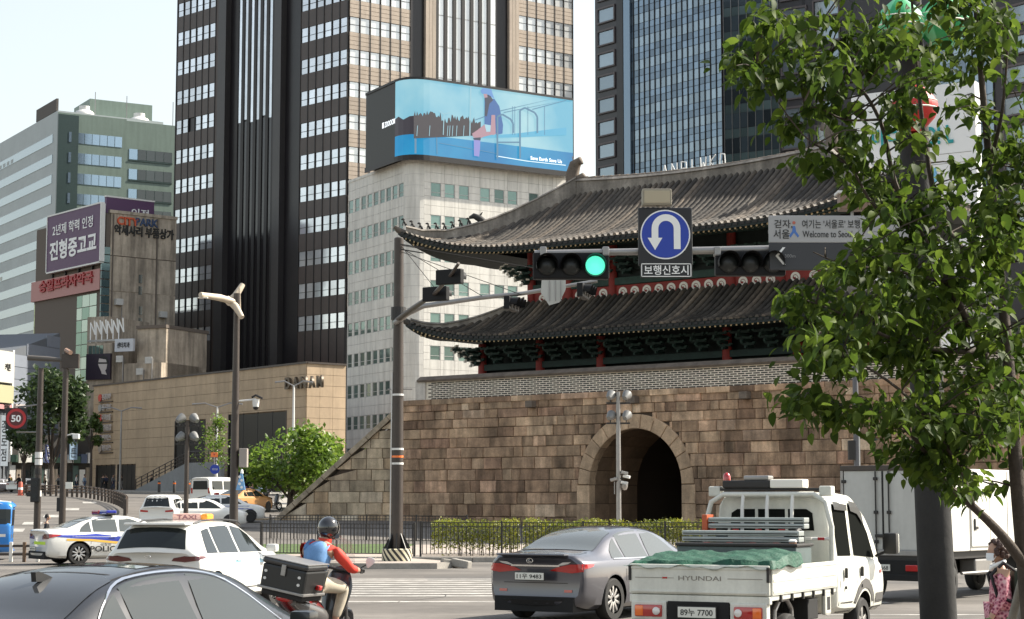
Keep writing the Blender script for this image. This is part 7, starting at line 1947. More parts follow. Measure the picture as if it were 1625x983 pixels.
node('box', MB().bevbox(-.20, -.05, -.1, .1, Q(0, 812, X2).z, Q(0, 790, X2).z, .02), black_p, t2); node('top_lamp', MB().tube([Q(44, 568, X2), Q(75, 570, X2), Q(103, 572, X2)], [.10, .10, .07], 8), mat('lamp arm dark', (.09, .08, .07), .5), t2, smooth=50); node('top_box', MB().bevbox(-.15, .5, -.12, .12, Q(0, 585, X2).z, Q(0, 562, X2).z, .02), steel_brown, t2); node('top_camera', MB().tube([Q(105, 556, X2), Q(112, 560, X2, -.3)], .09, 8), mat('copper lamp', (.35, .22, .16), .5), t2)
NB = thing('notice_board', 'small white notice fixed on the left brown camera pole', 'sign', T(at(109, 771, LPY - .3))); node('panel', MB().bevbox(-.12, .14, -.02, .02, -.12, .13, .01), white_plate, NB); node('clip', MB().tube([(-.16, .02, 0), (.0, .02, 0)], .02, 5), steel_dark, NB)
# pole behind the box truck
t3 = thing('street_pole', 'grey pole with a dark cabinet standing by the gate wall behind the box truck', 'pole', T(((1358 - 812.5) / FPX * 62, 62, .14))); node('shaft', MB().lathe([(.11, 0), (.09, 6.5)], 14), mat('pole slate', (.11, .11, .12), .5), t3, smooth=40); node('cabinet', MB().bevbox(-.28, -.06, -.12, .12, at(0, 737, 62).z, at(0, 706, 62).z, .02), steel_dark, t3); node('white_stripe', MB().box(.06, .10, -.09, -.06, 2.2, 5), steel_white, t3)
# double-armed street lamps far back
for i, (px, Y, top, base_, wide, lab) in enumerate(((193, 200, 646, 770, 32, 'double armed street lamp in front of the tan wall'), (466, 150, 606, 690, 30, 'double armed white street lamp above the round tree'), (345, 175, 640, 745, 40, 'double armed street lamp standing behind the white van'))):
    X = (px - 812.5) / FPX * Y; t = thing('street_lamp', lab, 'street lamp', T((X, Y, zg(Y)))); zt_ = at(px, top + 6, Y).z - zg(Y); w_ = wide / FPX * Y
    node('shaft', MB().lathe([(.14, 0), (.08, zt_)], 12), steel_white if i else steel_grey, t, smooth=40)
    for s in (-1, 1): node('lamp_arm', MB().tube([(0, 0, zt_ - .05), (s * w_ * .5, 0, zt_ + .35), (s * w_, 0, zt_ + .25)], [.06, .07, .09], 6), steel_grey, t, smooth=50)
for lab, px, py, Y, m_, r_ in (('round blue road sign on a post before the store', 341, 745, 140, blue_sign, .36),):
    t = thing('round_sign', lab, 'road sign', T(at(px, py, Y))); node('disc', MB().lathe([(r_, 0), (r_, .03)], 24, RX(math.pi / 2)), m_, t); node('post', MB().tube([(0, .06, .3), (0, .06, -(at(px, py, Y).z - zg(Y)))], .05, 6), steel_grey, t); write('진입', t, T((0, -.04, 0)), .4, .14, white_ink, .002)
t = thing('warning_plate', 'small orange plate above the round blue sign', 'road sign', T(at(340, 722, 140))); node('panel', MB().bevbox(-.26, .26, -.02, .02, -.18, .18, .02), lamp_orange, t); node('pin', MB().tube([(0, .05, -.9), (0, .05, .2)], .04, 5), steel_grey, t); node('arrow', MB().prism([(-.1, .08), (.1, .08), (0, -.08)], -.004, .004, T((0, -.025, 0)) @ RX(math.pi / 2) @ SCL(1, 1, -1)), lamp_red, t)
# ---- curved guard rail on the far street, one rail thing with posts
GR = thing('guard_rail', 'brown guard rail curving round the far end of the street', 'guard rail', I4)
pts = [(40, 769, 165), (75, 772, 160), (110, 776, 153), (140, 780, 146), (165, 785, 138), (185, 791, 130), (198, 798, 122), (204, 806, 115), (202, 814, 109)]
wp_ = [Vector(((px - 812.5) / FPX * Y, Y, 0)) for px, _, Y in pts]; wp_ = [Vector(p) for p in catmull([tuple(p) for p in wp_], 4)]
GR.matrix_basis = T((wp_[0].x, wp_[0].y, zg(wp_[0].y)))
brown_r = mat('guard rail brown', (.16, .10, .06), .6)
L0 = GR.matrix_basis.inverted()
for p in wp_: node('post', MB().bevbox(-.09, .09, -.09, .09, 0, .95, .02), steel_brown, GR, L0 @ T((p.x, p.y, zg(p.y))))
for h in (.42, .66, .88):
    for a, b in zip(wp_, wp_[1:]): node('rail', MB().tube([L0 @ Vector((a.x, a.y, zg(a.y) + h)), L0 @ Vector((b.x, b.y, zg(b.y) + h))], .055, 5), brown_r, GR)
GR2 = thing('guard_rail', 'low brown and white guard rail at the left edge beside the police car', 'guard rail', T((-19.5, 58.8, 0)))
for i in range(12): node('post', MB().bevbox(i * .42 - .05, i * .42 + .05, -.05, .05, 0, .62, .015), [brown_r, cream_paint][i % 2], GR2)
for h in (.2, .46): node('rail', MB().bevbox(-.2, 4.9, -.03, .03, h, h + .08, .01), steel_brown, GR2)
BL_ = [('dark bollard left of the three before the ramp wall', 255, 175), ('dark bollard in the middle before the ramp wall', 279, 172), ('dark bollard right of the others near the scooter', 302, 165)]
for lab, px, Y in BL_:
    t = thing('bollard', lab, 'bollard', T(((px - 812.5) / FPX * Y, Y, zg(Y) + .16)), 'bollards before the ramp'); node('body', MB().lathe([(.14, 0), (.13, 1.0), (.08, 1.08)], 12), steel_dark, t, smooth=40); node('band', MB().lathe([(.145, .8), (.145, .92)], 12), lamp_orange, t)
CN = thing('traffic_cone', 'orange traffic drum at the head of the curved guard rail', 'cone', T(((36 - 812.5) / FPX * 163, 163, zg(163)))); node('body', MB().lathe([(.3, 0), (.3, .05), (.22, .06), (.18, 1.1), (.12, 1.2)], 14), mat('cone red', (.45, .10, .06), .6), CN, smooth=40); node('band', MB().lathe([(.215, .5), (.205, .7)], 14), white_ink, CN)
# broken kerb blocks on the island nose
for i, (x, y, a) in enumerate(((-1.75, 53.4, 25), (-1.45, 53.2, -35))):
    thing('kerb_block', ['loose pale kerb block lying on the island nose', 'tilted kerb block at the tip of the island'][i], 'kerb block', T((x, y, .02)) @ RZ(R(a)) @ RY(R(8)), None, MB().bevbox(-.3, .3, -.1, .1, 0, .22, .03), kerb_m)
# ------------------------------------------------------------------ people and scooters
def skin_mesh(nodes, edges, sub=2, smooth=True):
    """nodes: list of (pos, radius or (rx,ry)); root is node 0"""
    me = bpy.data.meshes.new('body'); me.from_pydata([p for p, r in nodes], edges, [])
    o = bpy.data.objects.new('body', me); COL.objects.link(o)
    md = o.modifiers.new('s', 'SKIN'); md.use_smooth_shade = True; md.branch_smoothing = .6
    for i, (p, r) in enumerate(nodes):
        sv = me.skin_vertices[0].data[i]; sv.radius = r if isinstance(r, tuple) else (r, r); sv.use_root = (i == 0)
    s2 = o.modifiers.new('u', 'SUBSURF'); s2.levels = s2.render_levels = sub
    dg = bpy.context.evaluated_depsgraph_get(); out = bpy.data.meshes.new_from_object(o.evaluated_get(dg))
    bpy.data.objects.remove(o); out.materials.clear()
    return out
def join_meshes(name, lst, mats_):
    """lst: (mesh or MB, Matrix, material index) joined into one mesh"""
    m = MB()
    for me, M, mi in lst:
        if isinstance(me, MB): m.add(me, M, mi); continue
        b = len(m.v); m.v += [M @ v.co for v in me.vertices]
        for p in me.polygons: m.f.append(tuple(b + i for i in p.vertices)); m.k.append(mi)
    out = m.mesh(name, mats_); out.polygons.foreach_set('use_smooth', [True] * len(out.polygons)); return out
def head_mb(r=.105):
    """head looking along +x: skull, brow, nose, mouth, ears, chin"""
    m = MB(); n, k = 24, 18; P = []
    for i in range(k + 1):
        t = math.pi * i / k; row = []
        for j in range(n):
            a = 2 * math.pi * j / n; x, y, z = math.sin(t) * math.cos(a), math.sin(t) * math.sin(a), math.cos(t)
            sx, sy, sz = .98, .78, 1.14
            if z < 0: sy *= 1 + .22 * z; sx *= 1 + .10 * z
            if x > .2 and z < -.3: sx *= 1.04
            px, py, pz = x * sx, y * sy, z * sz
            if x > .5:
                px -= .05 * (abs(y) < .55) * max(0, 1 - abs(z - .08) / .18)          # eye sockets
                nz_ = max(0, 1 - abs(y) / .17) * max(0, 1 - abs(z + .12) / .30); px += .24 * nz_ * (1.0 if z < 0 else .55)
                px += .05 * max(0, 1 - abs(y) / .3) * max(0, 1 - abs(z + .52) / .08) # lips
                px += .07 * max(0, 1 - abs(y) / .3) * max(0, 1 - abs(z + .82) / .18) # chin
            row.append(Vector((px * r, py * r, pz * r)))
        P.append(row + [row[0].copy()])
    m.grid(P)
    for s in (-1, 1):
        q = MB().lathe([(.0, -.012), (.022, -.008), (.030, 0), (.022, .008), (0, .010)], 10); m.add(q, T((-.01, s * r * .80, -.005)) @ RX(math.pi / 2) @ SCL(.9, 1.4, 1))
        e = MB().lathe([(0, -.012), (.012, -.006), (.014, 0), (.012, .006), (0, .012)], 8); m.add(e, T((r * .80, s * r * .34, r * .10)), 1)
    return m
def hand_mb(curl=.9):
    """right-sized hand: palm along +x, five separate curled fingers, palm facing -z"""
    m = MB(); m.tube([(0, 0, 0), (.03, 0, 0), (.085, 0, 0)], [.026, .034, .034], 8); m.v = [Vector((p.x, p.y * 1.15, p.z * .55)) for p in m.v]
    for i, (y, l) in enumerate(((.033, .072), (.011, .082), (-.011, .076), (-.032, .058))):
        a, p = 0, Vector((.082, y, 0)); pts = [p]
        for q in range(3): a += curl * (.55 + .2 * q); p = p + Vector((math.cos(a), 0, -math.sin(a))) * l * (.42, .33, .25)[q]; pts.append(p)
        m.tube(pts, [.0095, .009, .0085, .0065], 6)
    m.tube([(.02, .03, -.004), (.048, .052, -.018), (.07, .048, -.04), (.082, .034, -.052)], [.013, .0115, .010, .007], 6)
    return m
skin_m = mat('skin', (.42, .25, .17), .55); eye_m = mat('eye', (.03, .02, .02), .2); glove_m = mat('dark glove', (.02, .02, .022), .7)
# ---- delivery rider on a scooter
SCM = heading(495, 23.6, R(25)) @ RX(R(7))
SCO = thing('scooter', 'black and red delivery scooter with a large black box behind the rider', 'scooter', SCM)
red_sc = mat('scooter red', (.16, .012, .014), .25, coat=1.); grey_sc = mat('scooter grey', (.09, .085, .085), .35, coat=.6); blk_sc = mat('scooter black', (.018, .018, .02), .3, coat=.7)
def loft(secs, n=14):
    """secs: (x, y, z, ry, rz) elliptical sections"""
    m = MB(); P = []
    for x, y, z, ry, rz in catmull(secs, 3):
        P.append([(x, y + ry * math.cos(2 * math.pi * j / n), z + rz * math.sin(2 * math.pi * j / n)) for j in range(n + 1)])
    m.grid(P); m.face(range(n)); e = len(m.v) - n - 1; m.face([e + j for j in range(n)][::-1]); return m
def scooter_parts(t):
    for x, r_ in ((-.58, .245), (.74, .245)):
        w_ = node('wheel', None, None, t, T((x, 0, r_)))
        node('tyre', MB().lathe([(r_ * .68, -.05), (r_ * .92, -.055), (r_, -.02), (r_, .02), (r_ * .92, .055), (r_ * .68, .05)], 28, RX(math.pi / 2), cap=False), rubber, w_, smooth=50)
        rm = MB(); rm.lathe([(r_ * .7, -.045), (r_ * .62, -.03), (r_ * .62, .03), (r_ * .7, .045)], 24, RX(math.pi / 2), cap=False)
        for i in range(5): q = MB(); q.bevbox(-.018, .018, -.02, .02, 0, r_ * .66, .006); rm.add(q, RY(2 * math.pi * i / 5))
        node('rim', rm, alloy, w_)
    node('tail_fairing', loft([(-.78, 0, .72, .05, .04), (-.62, 0, .66, .14, .11), (-.30, 0, .58, .17, .16), (.02, 0, .50, .14, .14), (.10, 0, .42, .10, .08)]), red_sc, t, smooth=60)
    for s in (-1, 1): node('side_panel', loft([(-.70, s * .10, .66, .05, .04), (-.40, s * .15, .55, .05, .10), (.0, s * .15, .46, .05, .09), (.12, s * .12, .40, .03, .05)]), grey_sc, t, smooth=60)
    node('seat', loft([(-.62, 0, .79, .10, .04), (-.35, 0, .82, .14, .05), (-.02, 0, .77, .13, .05), (.12, 0, .72, .08, .04)]), black_m, t, smooth=60)
    node('floorboard', MB().bevbox(.05, .50, -.17, .17, .26, .34, .03), blk_sc, t)
    node('front_shield', loft([(.40, 0, .40, .10, .10), (.48, 0, .60, .19, .20), (.55, 0, .82, .20, .14), (.58, 0, .98, .12, .07)]), blk_sc, t, smooth=60)
    node('front_fender', loft([(.52, 0, .40, .06, .03), (.68, 0, .50, .075, .04), (.86, 0, .46, .07, .03), (.96, 0, .36, .04, .02)]), mat('fender blue grey', (.05, .06, .085), .25, coat=1.) if not bpy.data.materials.get('fender blue grey') else bpy.data.materials['fender blue grey'], t, smooth=60)
    for s in (-1, 1): node('fork', MB().tube([(.74, s * .085, .245), (.60, s * .085, .70)], .022, 8), steel_grey, t)
    node('handlebar', MB().tube([(.44, -.36, 1.03), (.50, -.20, 1.02), (.52, 0, 1.00), (.50, .20, 1.02), (.44, .36, 1.03)], .016, 8), steel_dark, t, smooth=60)
    for s in (-1, 1):
        mi_ = node('mirror', loft([(.50, s * .42, 1.10, .02, .015), (.51, s * .44, 1.17, .065, .035), (.52, s * .44, 1.20, .05, .02)]), steel_white, t, smooth=60); node('stem', MB().tube([(.49, s * .26, 1.03), (.52, s * .40, 1.13)], .007, 6), black_p, mi_)
    node('screen', loft_screen(), mat('clear screen', (.55, .55, .52), .08, alpha=.28, spec=.6) if not bpy.data.materials.get('clear screen') else bpy.data.materials['clear screen'], t, smooth=60)
    node('tail_lamp', loft([(-.80, 0, .70, .02, .02), (-.78, 0, .69, .10, .035), (-.74, 0, .68, .10, .03)]), lamp_red, t, smooth=60)
    node('exhaust', MB().tube([(-.1, -.17, .28), (-.4, -.19, .30), (-.78, -.20, .36)], [.03, .055, .05], 10), steel_grey, t, smooth=50)
def loft_screen():
    m = MB(); P = []
    for i in range(9):
        t = i / 8; z = .98 + .46 * t; w = .20 + .03 * math.sin(math.pi * min(1, t * 1.1)) if t < .75 else .215 * math.sqrt(max(.02, 1 - ((t - .75) / .26) ** 2))
        P.append([(.60 - .16 * t - .05 * (abs(v) ** 2), v * w, z) for v in [-1 + .2 * j for j in range(11)]])
    m.grid(P); return m
scooter_parts(SCO)
BX = thing('delivery_box', 'large black delivery box with silver edge strips on the scooter rack', 'box', SCM @ T((-.60, 0, .76)) @ RX(R(3)) @ SCL(1, 1.05, .9))
node('body', MB().bevbox(-.24, .24, -.30, .30, .02, .36, .03), black_p, BX); node('lid', MB().bevbox(-.25, .25, -.31, .31, .36, .44, .03), blk_sc, BX)
node('edge_strip', MB().bevbox(-.258, .25, -.318, .318, .44, .455, .006), steel_grey, BX); node('base_strip', MB().bevbox(-.262, .25, -.32, .32, .02, .055, .006), steel_grey, BX); node('base', MB().bevbox(-.22, .24, -.28, .28, -.06, .02, .02), black_m, BX)
node('latch', MB().bevbox(-.262, -.24, -.03, .03, .24, .39, .008), steel_grey, BX)
for y in (-.22, .24):
    for z in (.16, .26): node('reflector', MB().lathe([(.02, 0), (.02, .008)], 12, T((-.242, y, z)) @ RY(-math.pi / 2)), steel_white, BX)
node('side_lamp', MB().bevbox(.02, .10, -.36, -.30, .10, .17, .02), lamp_red, BX)
jacket_m = mat('red jacket', (.62, .045, .025), .7, var=.15, vs=8); vest_m = mat('blue vest', (.13, .27, .50), .7, var=.15, vs=8); beige_m = mat('beige trousers', (.50, .44, .34), .8, var=.15, vs=8)
def seated(name, k=1.):
    N = [((-.16, 0, .88), (.155 * k, .16 * k)), ((-.12, 0, 1.02), (.14 * k, .165 * k)), ((-.04, 0, 1.18), (.145 * k, .18 * k)), ((.03, 0, 1.30), (.10 * k, .15 * k)), ((.07, 0, 1.39), .06), ((.10, 0, 1.46), .055),
         ((.01, -.20, 1.28), .078 * k), ((.16, -.31, 1.13), .058 * k), ((.22, -.33, 1.07), .052 * k), ((.36, -.34, 1.05), .044 * k), ((.45, -.33, 1.04), .030),
         ((.01, .20, 1.28), .078 * k), ((.16, .31, 1.13), .058 * k), ((.22, .33, 1.07), .052 * k), ((.36, .34, 1.05), .044 * k), ((.45, .33, 1.04), .030),
         ((-.10, -.11, .86), .105 * k), ((.14, -.18, .84), .090 * k), ((.34, -.20, .80), .068 * k), ((.30, -.19, .60), .060 * k), ((.24, -.18, .42), .045), ((.27, -.18, .36), .042), ((.42, -.19, .35), .034),
         ((-.10, .11, .86), .105 * k), ((.14, .18, .84), .090 * k), ((.34, .20, .80), .068 * k), ((.30, .19, .60), .060 * k), ((.24, .18, .42), .045), ((.27, .18, .36), .042), ((.42, .19, .35), .034)]
    E_ = [(0, 1), (1, 2), (2, 3), (3, 4), (4, 5), (3, 6), (6, 7), (7, 8), (8, 9), (9, 10), (3, 11), (11, 12), (12, 13), (13, 14), (14, 15), (0, 16), (16, 17), (17, 18), (18, 19), (19, 20), (20, 21), (21, 22), (0, 23), (23, 24), (24, 25), (25, 26), (26, 27), (27, 28), (28, 29)]
    return N, E_
N, E_ = seated('rider')
def sub_skin(ids, k=1.12):
    mp = {a: i for i, a in enumerate(ids)}
    return skin_mesh([(N[i][0], tuple(q * k for q in N[i][1]) if isinstance(N[i][1], tuple) else N[i][1] * k) for i in ids], [(mp[a], mp[b]) for a, b in E_ if a in mp and b in mp])
bodyj = join_meshes('person', [(skin_mesh(N, E_), I4, 0), (head_mb(), T((.13, 0, 1.53)), 0)] + [(hand_mb(1.0), T((.44, s * .33, 1.055)) @ RZ(R(-8 * s)) @ SCL(1, -s, 1), 2) for s in (-1, 1)], [skin_m, eye_m, glove_m])
RID = thing('person', 'scooter rider in red jacket, light blue vest and black helmet', 'person', SCM, None, bodyj)
node('trousers', sub_skin([0, 16, 17, 18, 19, 20, 23, 24, 25, 26, 27], 1.16), beige_m, RID)
node('jacket', sub_skin([1, 2, 3, 4, 6, 7, 8, 9, 11, 12, 13, 14], 1.17), jacket_m, RID)
node('vest', skin_mesh([((-.13, 0, .98), (.19, .205)), ((-.07, 0, 1.14), (.195, .225)), ((-.01, 0, 1.28), (.16, .20)), ((.0, -.15, 1.31), .115), ((.0, .15, 1.31), .115)], [(0, 1), (1, 2), (2, 3), (2, 4)]), vest_m, RID)
for i in range(2): node('shoe', loft([(.20, (.18 if i else -.18), .33, .04, .045), (.30, (.185 if i else -.185), .345, .05, .05), (.42, (.19 if i else -.19), .33, .048, .035), (.50, (.19 if i else -.19), .32, .03, .02)]), black_m, RID, smooth=60)
hm = MB(); P = []
for i in range(15):
    t = math.pi * i / 14 * .80
    P.append([(.13 * math.sin(t) * math.cos(a) * 1.12, .13 * math.sin(t) * math.sin(a), .145 * math.cos(t)) for a in [2 * math.pi * j / 24 for j in range(25)]])
hm.grid(P); hel = node('helmet', hm, mat('helmet black', (.014, .014, .016), .15, coat=1.), RID, T((.12, 0, 1.545)), smooth=60)
vs_ = MB(); P = []
for i in range(9):
    t = math.pi * (.28 + .42 * i / 8); P.append([(.139 * math.sin(t) * math.cos(a) * 1.13, .139 * math.sin(t) * math.sin(a), .15 * math.cos(t)) for a in [math.pi * (-.42 + .84 * j / 14) for j in range(15)]])
vs_.grid(P); node('visor', vs_, mat('silver visor', (.42, .40, .38), .08, metal=.7), hel, smooth=60); node('chin_guard', MB().tube([(.02, -.125, -.09), (.12, -.09, -.115), (.16, 0, -.12), (.12, .09, -.115), (.02, .125, -.09)], .032, 8), bpy.data.materials['helmet black'], hel, smooth=60)
node('collar', MB().lathe([(.088, 0), (.085, .05)], 16, T((.075, 0, 1.365))), jacket_m, RID)
# ---- standing figures
def standing_nodes(stride=.10, arm=.12, k=1.):
    return [((0, 0, .95), (.13 * k, .165 * k)), ((0, 0, 1.10), (.12 * k, .15 * k)), ((.01, 0, 1.28), (.125 * k, .175 * k)), ((.0, 0, 1.40), (.085 * k, .12 * k)), ((.01, 0, 1.47), .055), ((.02, 0, 1.54), .052),
            ((-.01, -.19, 1.38), .066 * k), ((-.04 - arm * .4, -.24, 1.12), .048 * k), ((.02 - arm * .3, -.25, .90), .036), ((.04 - arm * .2, -.25, .83), .028),
            ((-.01, .19, 1.38), .066 * k), ((-.04 + arm, .24, 1.12), .048 * k), ((.06 + arm * 1.6, .25, .91), .036), ((.08 + arm * 1.8, .25, .84), .028),
            ((0, -.09, .90), .095 * k), ((stride, -.10, .50), .066 * k), ((stride * .9, -.10, .30), .056 * k), ((stride * .8, -.10, .09), .042), ((stride * .8 + .14, -.11, .04), .034),
            ((0, .09, .90), .095 * k), ((-stride * .4, .10, .50), .066 * k), ((-stride * 1.3, .10, .30), .056 * k), ((-stride * 2.0, .10, .10), .042), ((-stride * 2.0 + .13, .11, .045), .034)]
SE = [(0, 1), (1, 2), (2, 3), (3, 4), (4, 5), (3, 6), (6, 7), (7, 8), (8, 9), (3, 10), (10, 11), (11, 12), (12, 13), (0, 14), (14, 15), (15, 16), (16, 17), (17, 18), (0, 19), (19, 20), (20, 21), (21, 22), (22, 23)]
def sub_st(NN, ids, k, sub=1):
    mp = {a: i for i, a in enumerate(ids)}
    return skin_mesh([(NN[i][0], tuple(q * k for q in NN[i][1]) if isinstance(NN[i][1], tuple) else NN[i][1] * k) for i in ids], [(mp[a], mp[b]) for a, b in SE if a in mp and b in mp], sub)
def hair_mb(r=.112, low=.62):
    m = MB(); P = []
    for i in range(9):
        t = math.pi * i / 8 * low; P.append([(r * math.sin(t) * math.cos(a) * (.82 if abs(a - 0) < 1 or a > 5.3 else 1.03) - .012, r * .86 * math.sin(t) * math.sin(a), r * 1.16 * math.cos(t) + .012) for a in [2 * math.pi * j / 16 for j in range(17)]])
    m.grid(P); return m
poses = []
hand_lo = MB().tube([(0, 0, 0), (.06, 0, 0), (.15, 0, -.01)], [.03, .036, .015], 6)
for st, ar in ((.10, .10), (.16, .16), (.02, .03)):
    NN = standing_nodes(st, ar)
    bd = join_meshes('person', [(skin_mesh(NN, SE, 1), I4, 0), (head_mb(), T((.03, 0, 1.62)), 0)] + [(hand_mb(.5), T(Vector(NN[i][0]) + Vector((0, 0, .02))) @ RY(math.pi / 2), 0) for i in (9, 13)], [skin_m, eye_m])
    poses.append((bd, sub_st(NN, [0, 1, 2, 3, 6, 7, 8, 10, 11, 12], 1.16), sub_st(NN, [0, 14, 15, 16, 17, 19, 20, 21, 22], 1.18), hair_mb().mesh('hair', [])))
cloth = {n: mat('cloth ' + n, c, .8, var=.12, vs=6) for n, c in (('black', (.018, .018, .02)), ('navy', (.03, .04, .08)), ('grey', (.16, .16, .165)), ('white', (.62, .60, .57)), ('tan', (.30, .22, .14)), ('olive', (.09, .09, .05)), ('denim', (.07, .11, .18)), ('red', (.35, .05, .05)), ('pale blue', (.25, .34, .45)), ('yellow', (.45, .33, .08)))}
hair_m = mat('dark hair', (.018, .013, .010), .6)
def person(label, px, Y, th, top, bot, pose=0, dz=None, sc=1., group=None):
    bd, ja, tr, ha = poses[pose]
    z0 = zg(Y) + (.16 if Y > 170 else .0) if dz is None else dz
    t = thing('person', label, 'person', heading(px, Y, th, z0) @ SCL(sc, sc, sc), group, bd)
    for nm, me, m_ in (('jacket', ja, cloth[top]), ('trousers', tr, cloth[bot]), ('hair', ha, hair_m)):
        q = me.copy(); q.materials.clear(); q.materials.append(m_); q.polygons.foreach_set('use_smooth', [True] * len(q.polygons)); node(nm, q, None, t, T((.03, 0, 1.62)) if nm == 'hair' else I4)
    return t
for a in (('person in black walking past the shopfronts near the left edge', 18, 198, R(80), 'black', 'navy', 0), ('person in yellow top by the parked silver car', 19.5, 203, R(-60), 'yellow', 'black', 2), ('person in a black coat left of the white parked car', 33, 190, R(-80), 'black', 'black', 1),
          ('person in white shirt under the light blue banner', 124, 203, R(70), 'white', 'navy', 0), ('person in pale top beside the small street tree', 137, 202, R(100), 'pale blue', 'denim', 2), ('person in black at the first dark doorway', 166, 204, R(40), 'black', 'black', 0),
          ('person in navy coat at the first dark doorway', 171, 205, R(-50), 'navy', 'black', 2), ('person in grey jacket walking before the first doorway', 182, 203, R(90), 'grey', 'navy', 1), ('person in dark red top between the two doorways', 195, 203, R(-90), 'black', 'grey', 0),
          ('person in black right of the second doorway', 243, 200, R(-70), 'black', 'navy', 2), ('person in tan coat right of the second doorway', 250, 199, R(60), 'tan', 'tan', 0), ('person in grey by the shopfront behind the white notice', 96, 204, R(-90), 'grey', 'black', 1), ('person in orange brown jacket by the shopfront', 74, 202, R(85), 'tan', 'black', 0),
          ('person in blue grey top among the scooters beside the wing wall', 412, 124, R(10), 'pale blue', 'tan', 2), ('person in black under the round green tree', 424, 126, R(-30), 'black', 'black', 0), ('person in navy standing right of the blue banner', 403, 121, R(30), 'navy', 'black', 2),
          ('person in black with uncovered head beyond the police car', 79, 63, R(70), 'black', 'black', 0)):
    person(*a[:4], a[4], a[5], a[6], sc=.84 if a[2] == 63 else 1.)
sc2 = thing('scooter', 'white scooter parked by the ramp left of the tall white van', 'scooter', heading(316, 160, R(200), zg(160) + .16)); scooter_parts(sc2)
for i, (px, th, lb) in enumerate(((431, 40, 'scooter parked under the round green tree, nearest the wing wall'), (396, -20, 'scooter with red lamp parked beside the blue banner post'))):
    c = copy_tree(sc2); c.matrix_basis = heading(px, 118, R(th), zg(118)); c['label'] = lb
# ---- woman at the right edge
WM_ = heading(1580, 18.2, R(-84)) @ SCL(.85, .85, .85)
NN = standing_nodes(.05, .05, 1.0)
wb = join_meshes('person', [(skin_mesh(NN, SE, 2), I4, 0), (head_mb(), T((.03, 0, 1.62)), 0)] + [(hand_mb(.5), T(Vector(NN[i][0]) + Vector((0, 0, .02))) @ RY(math.pi / 2), 0) for i in (9, 13)], [skin_m, eye_m])
WO = thing('person', 'woman with curly brown hair, white face mask and pink floral outfit', 'person', WM_, None, wb)
pink = bpy.data.materials.new('pink floral cloth'); pink.use_nodes = True; nt = pink.node_tree; tc = nt.nodes.new('ShaderNodeTexCoord'); vo = nt.nodes.new('ShaderNodeTexVoronoi'); vo.inputs['Scale'].default_value = 30
cr = nt.nodes.new('ShaderNodeValToRGB'); e = cr.color_ramp.elements; e[0].position, e[0].color = .25, (.14, .02, .05, 1); e[1].position, e[1].color = .5, (.50, .17, .22, 1); q = e.new(.9); q.color = (.62, .40, .40, 1)
nt.links.new(tc.outputs['Object'], vo.inputs['Vector']); nt.links.new(vo.outputs['Distance'], cr.inputs[0]); nt.links.new(cr.outputs[0], nt.nodes['Principled BSDF'].inputs['Base Color']); nt.nodes['Principled BSDF'].inputs['Roughness'].default_value = .8
node('blouse', sub_st(NN, [0, 1, 2, 3, 6, 7, 8, 10, 11, 12], 1.20, 2), pink, WO); node('trousers', sub_st(NN, [0, 14, 15, 16, 17, 19, 20, 21, 22], 1.25, 2), pink, WO)
node('collar', MB().tube([(.08, -.07, 1.46), (.10, 0, 1.42), (.08, .07, 1.46), (-.02, .09, 1.50), (-.05, 0, 1.51), (-.02, -.09, 1.50), (.08, -.07, 1.46)], .026, 6), white_ink, WO, smooth=60)
hb = MB(); rr = random.Random(8)
for i in range(150):
    d = Vector((rr.gauss(-.35, 1), rr.gauss(0, 1), rr.gauss(.5, .8))).normalized()
    if d.x > .35 and d.z < .55: continue
    if d.z < -.55: continue
    c = Vector((d.x * .105 - .015, d.y * .098, d.z * .125 + .01)); hb.lathe([(0, -.03), (.022, -.022), (.032, 0), (.022, .022), (0, .03)], 7, T(c) @ RX(rr.uniform(0, 3)) @ RY(rr.uniform(0, 3)))
hair_n = node('hair', hb, mat('brown curls', (.05, .022, .014), .6, var=.3, vs=20), WO, T((.03, 0, 1.62)), smooth=80)
mk = MB(); P = []
for i in range(7):
    z = -.015 - .085 * i / 6; P.append([(.118 * math.cos(a) * (1.06 - .05 * abs(i - 3) / 3), .092 * math.sin(a), z) for a in [-1.15 + 2.3 * j / 10 for j in range(11)]])
mk.grid(P); mask = node('face_mask', mk, mat('face mask', (.75, .78, .80), .7), WO, T((.03, 0, 1.62)), smooth=60)
for s in (-1, 1): node('ear_loop', MB().tube([(.05, s * .084, -.03), (-.01, s * .09, .0), (.05, s * .084, -.09)], .003, 4), white_ink, mask)
node('backpack', MB().bevbox(-.32, -.12, -.16, .16, 1.0, 1.42, .06), mat('dark green bag', (.02, .03, .018), .8), WO, smooth=50)
for s in (-1, 1): node('strap', MB().tube([(-.16, s * .12, 1.40), (-.02, s * .13, 1.50), (.12, s * .13, 1.36), (.06, s * .15, 1.12), (-.14, s * .15, 1.05)], .022, 6), cloth['black'], WO, smooth=60)
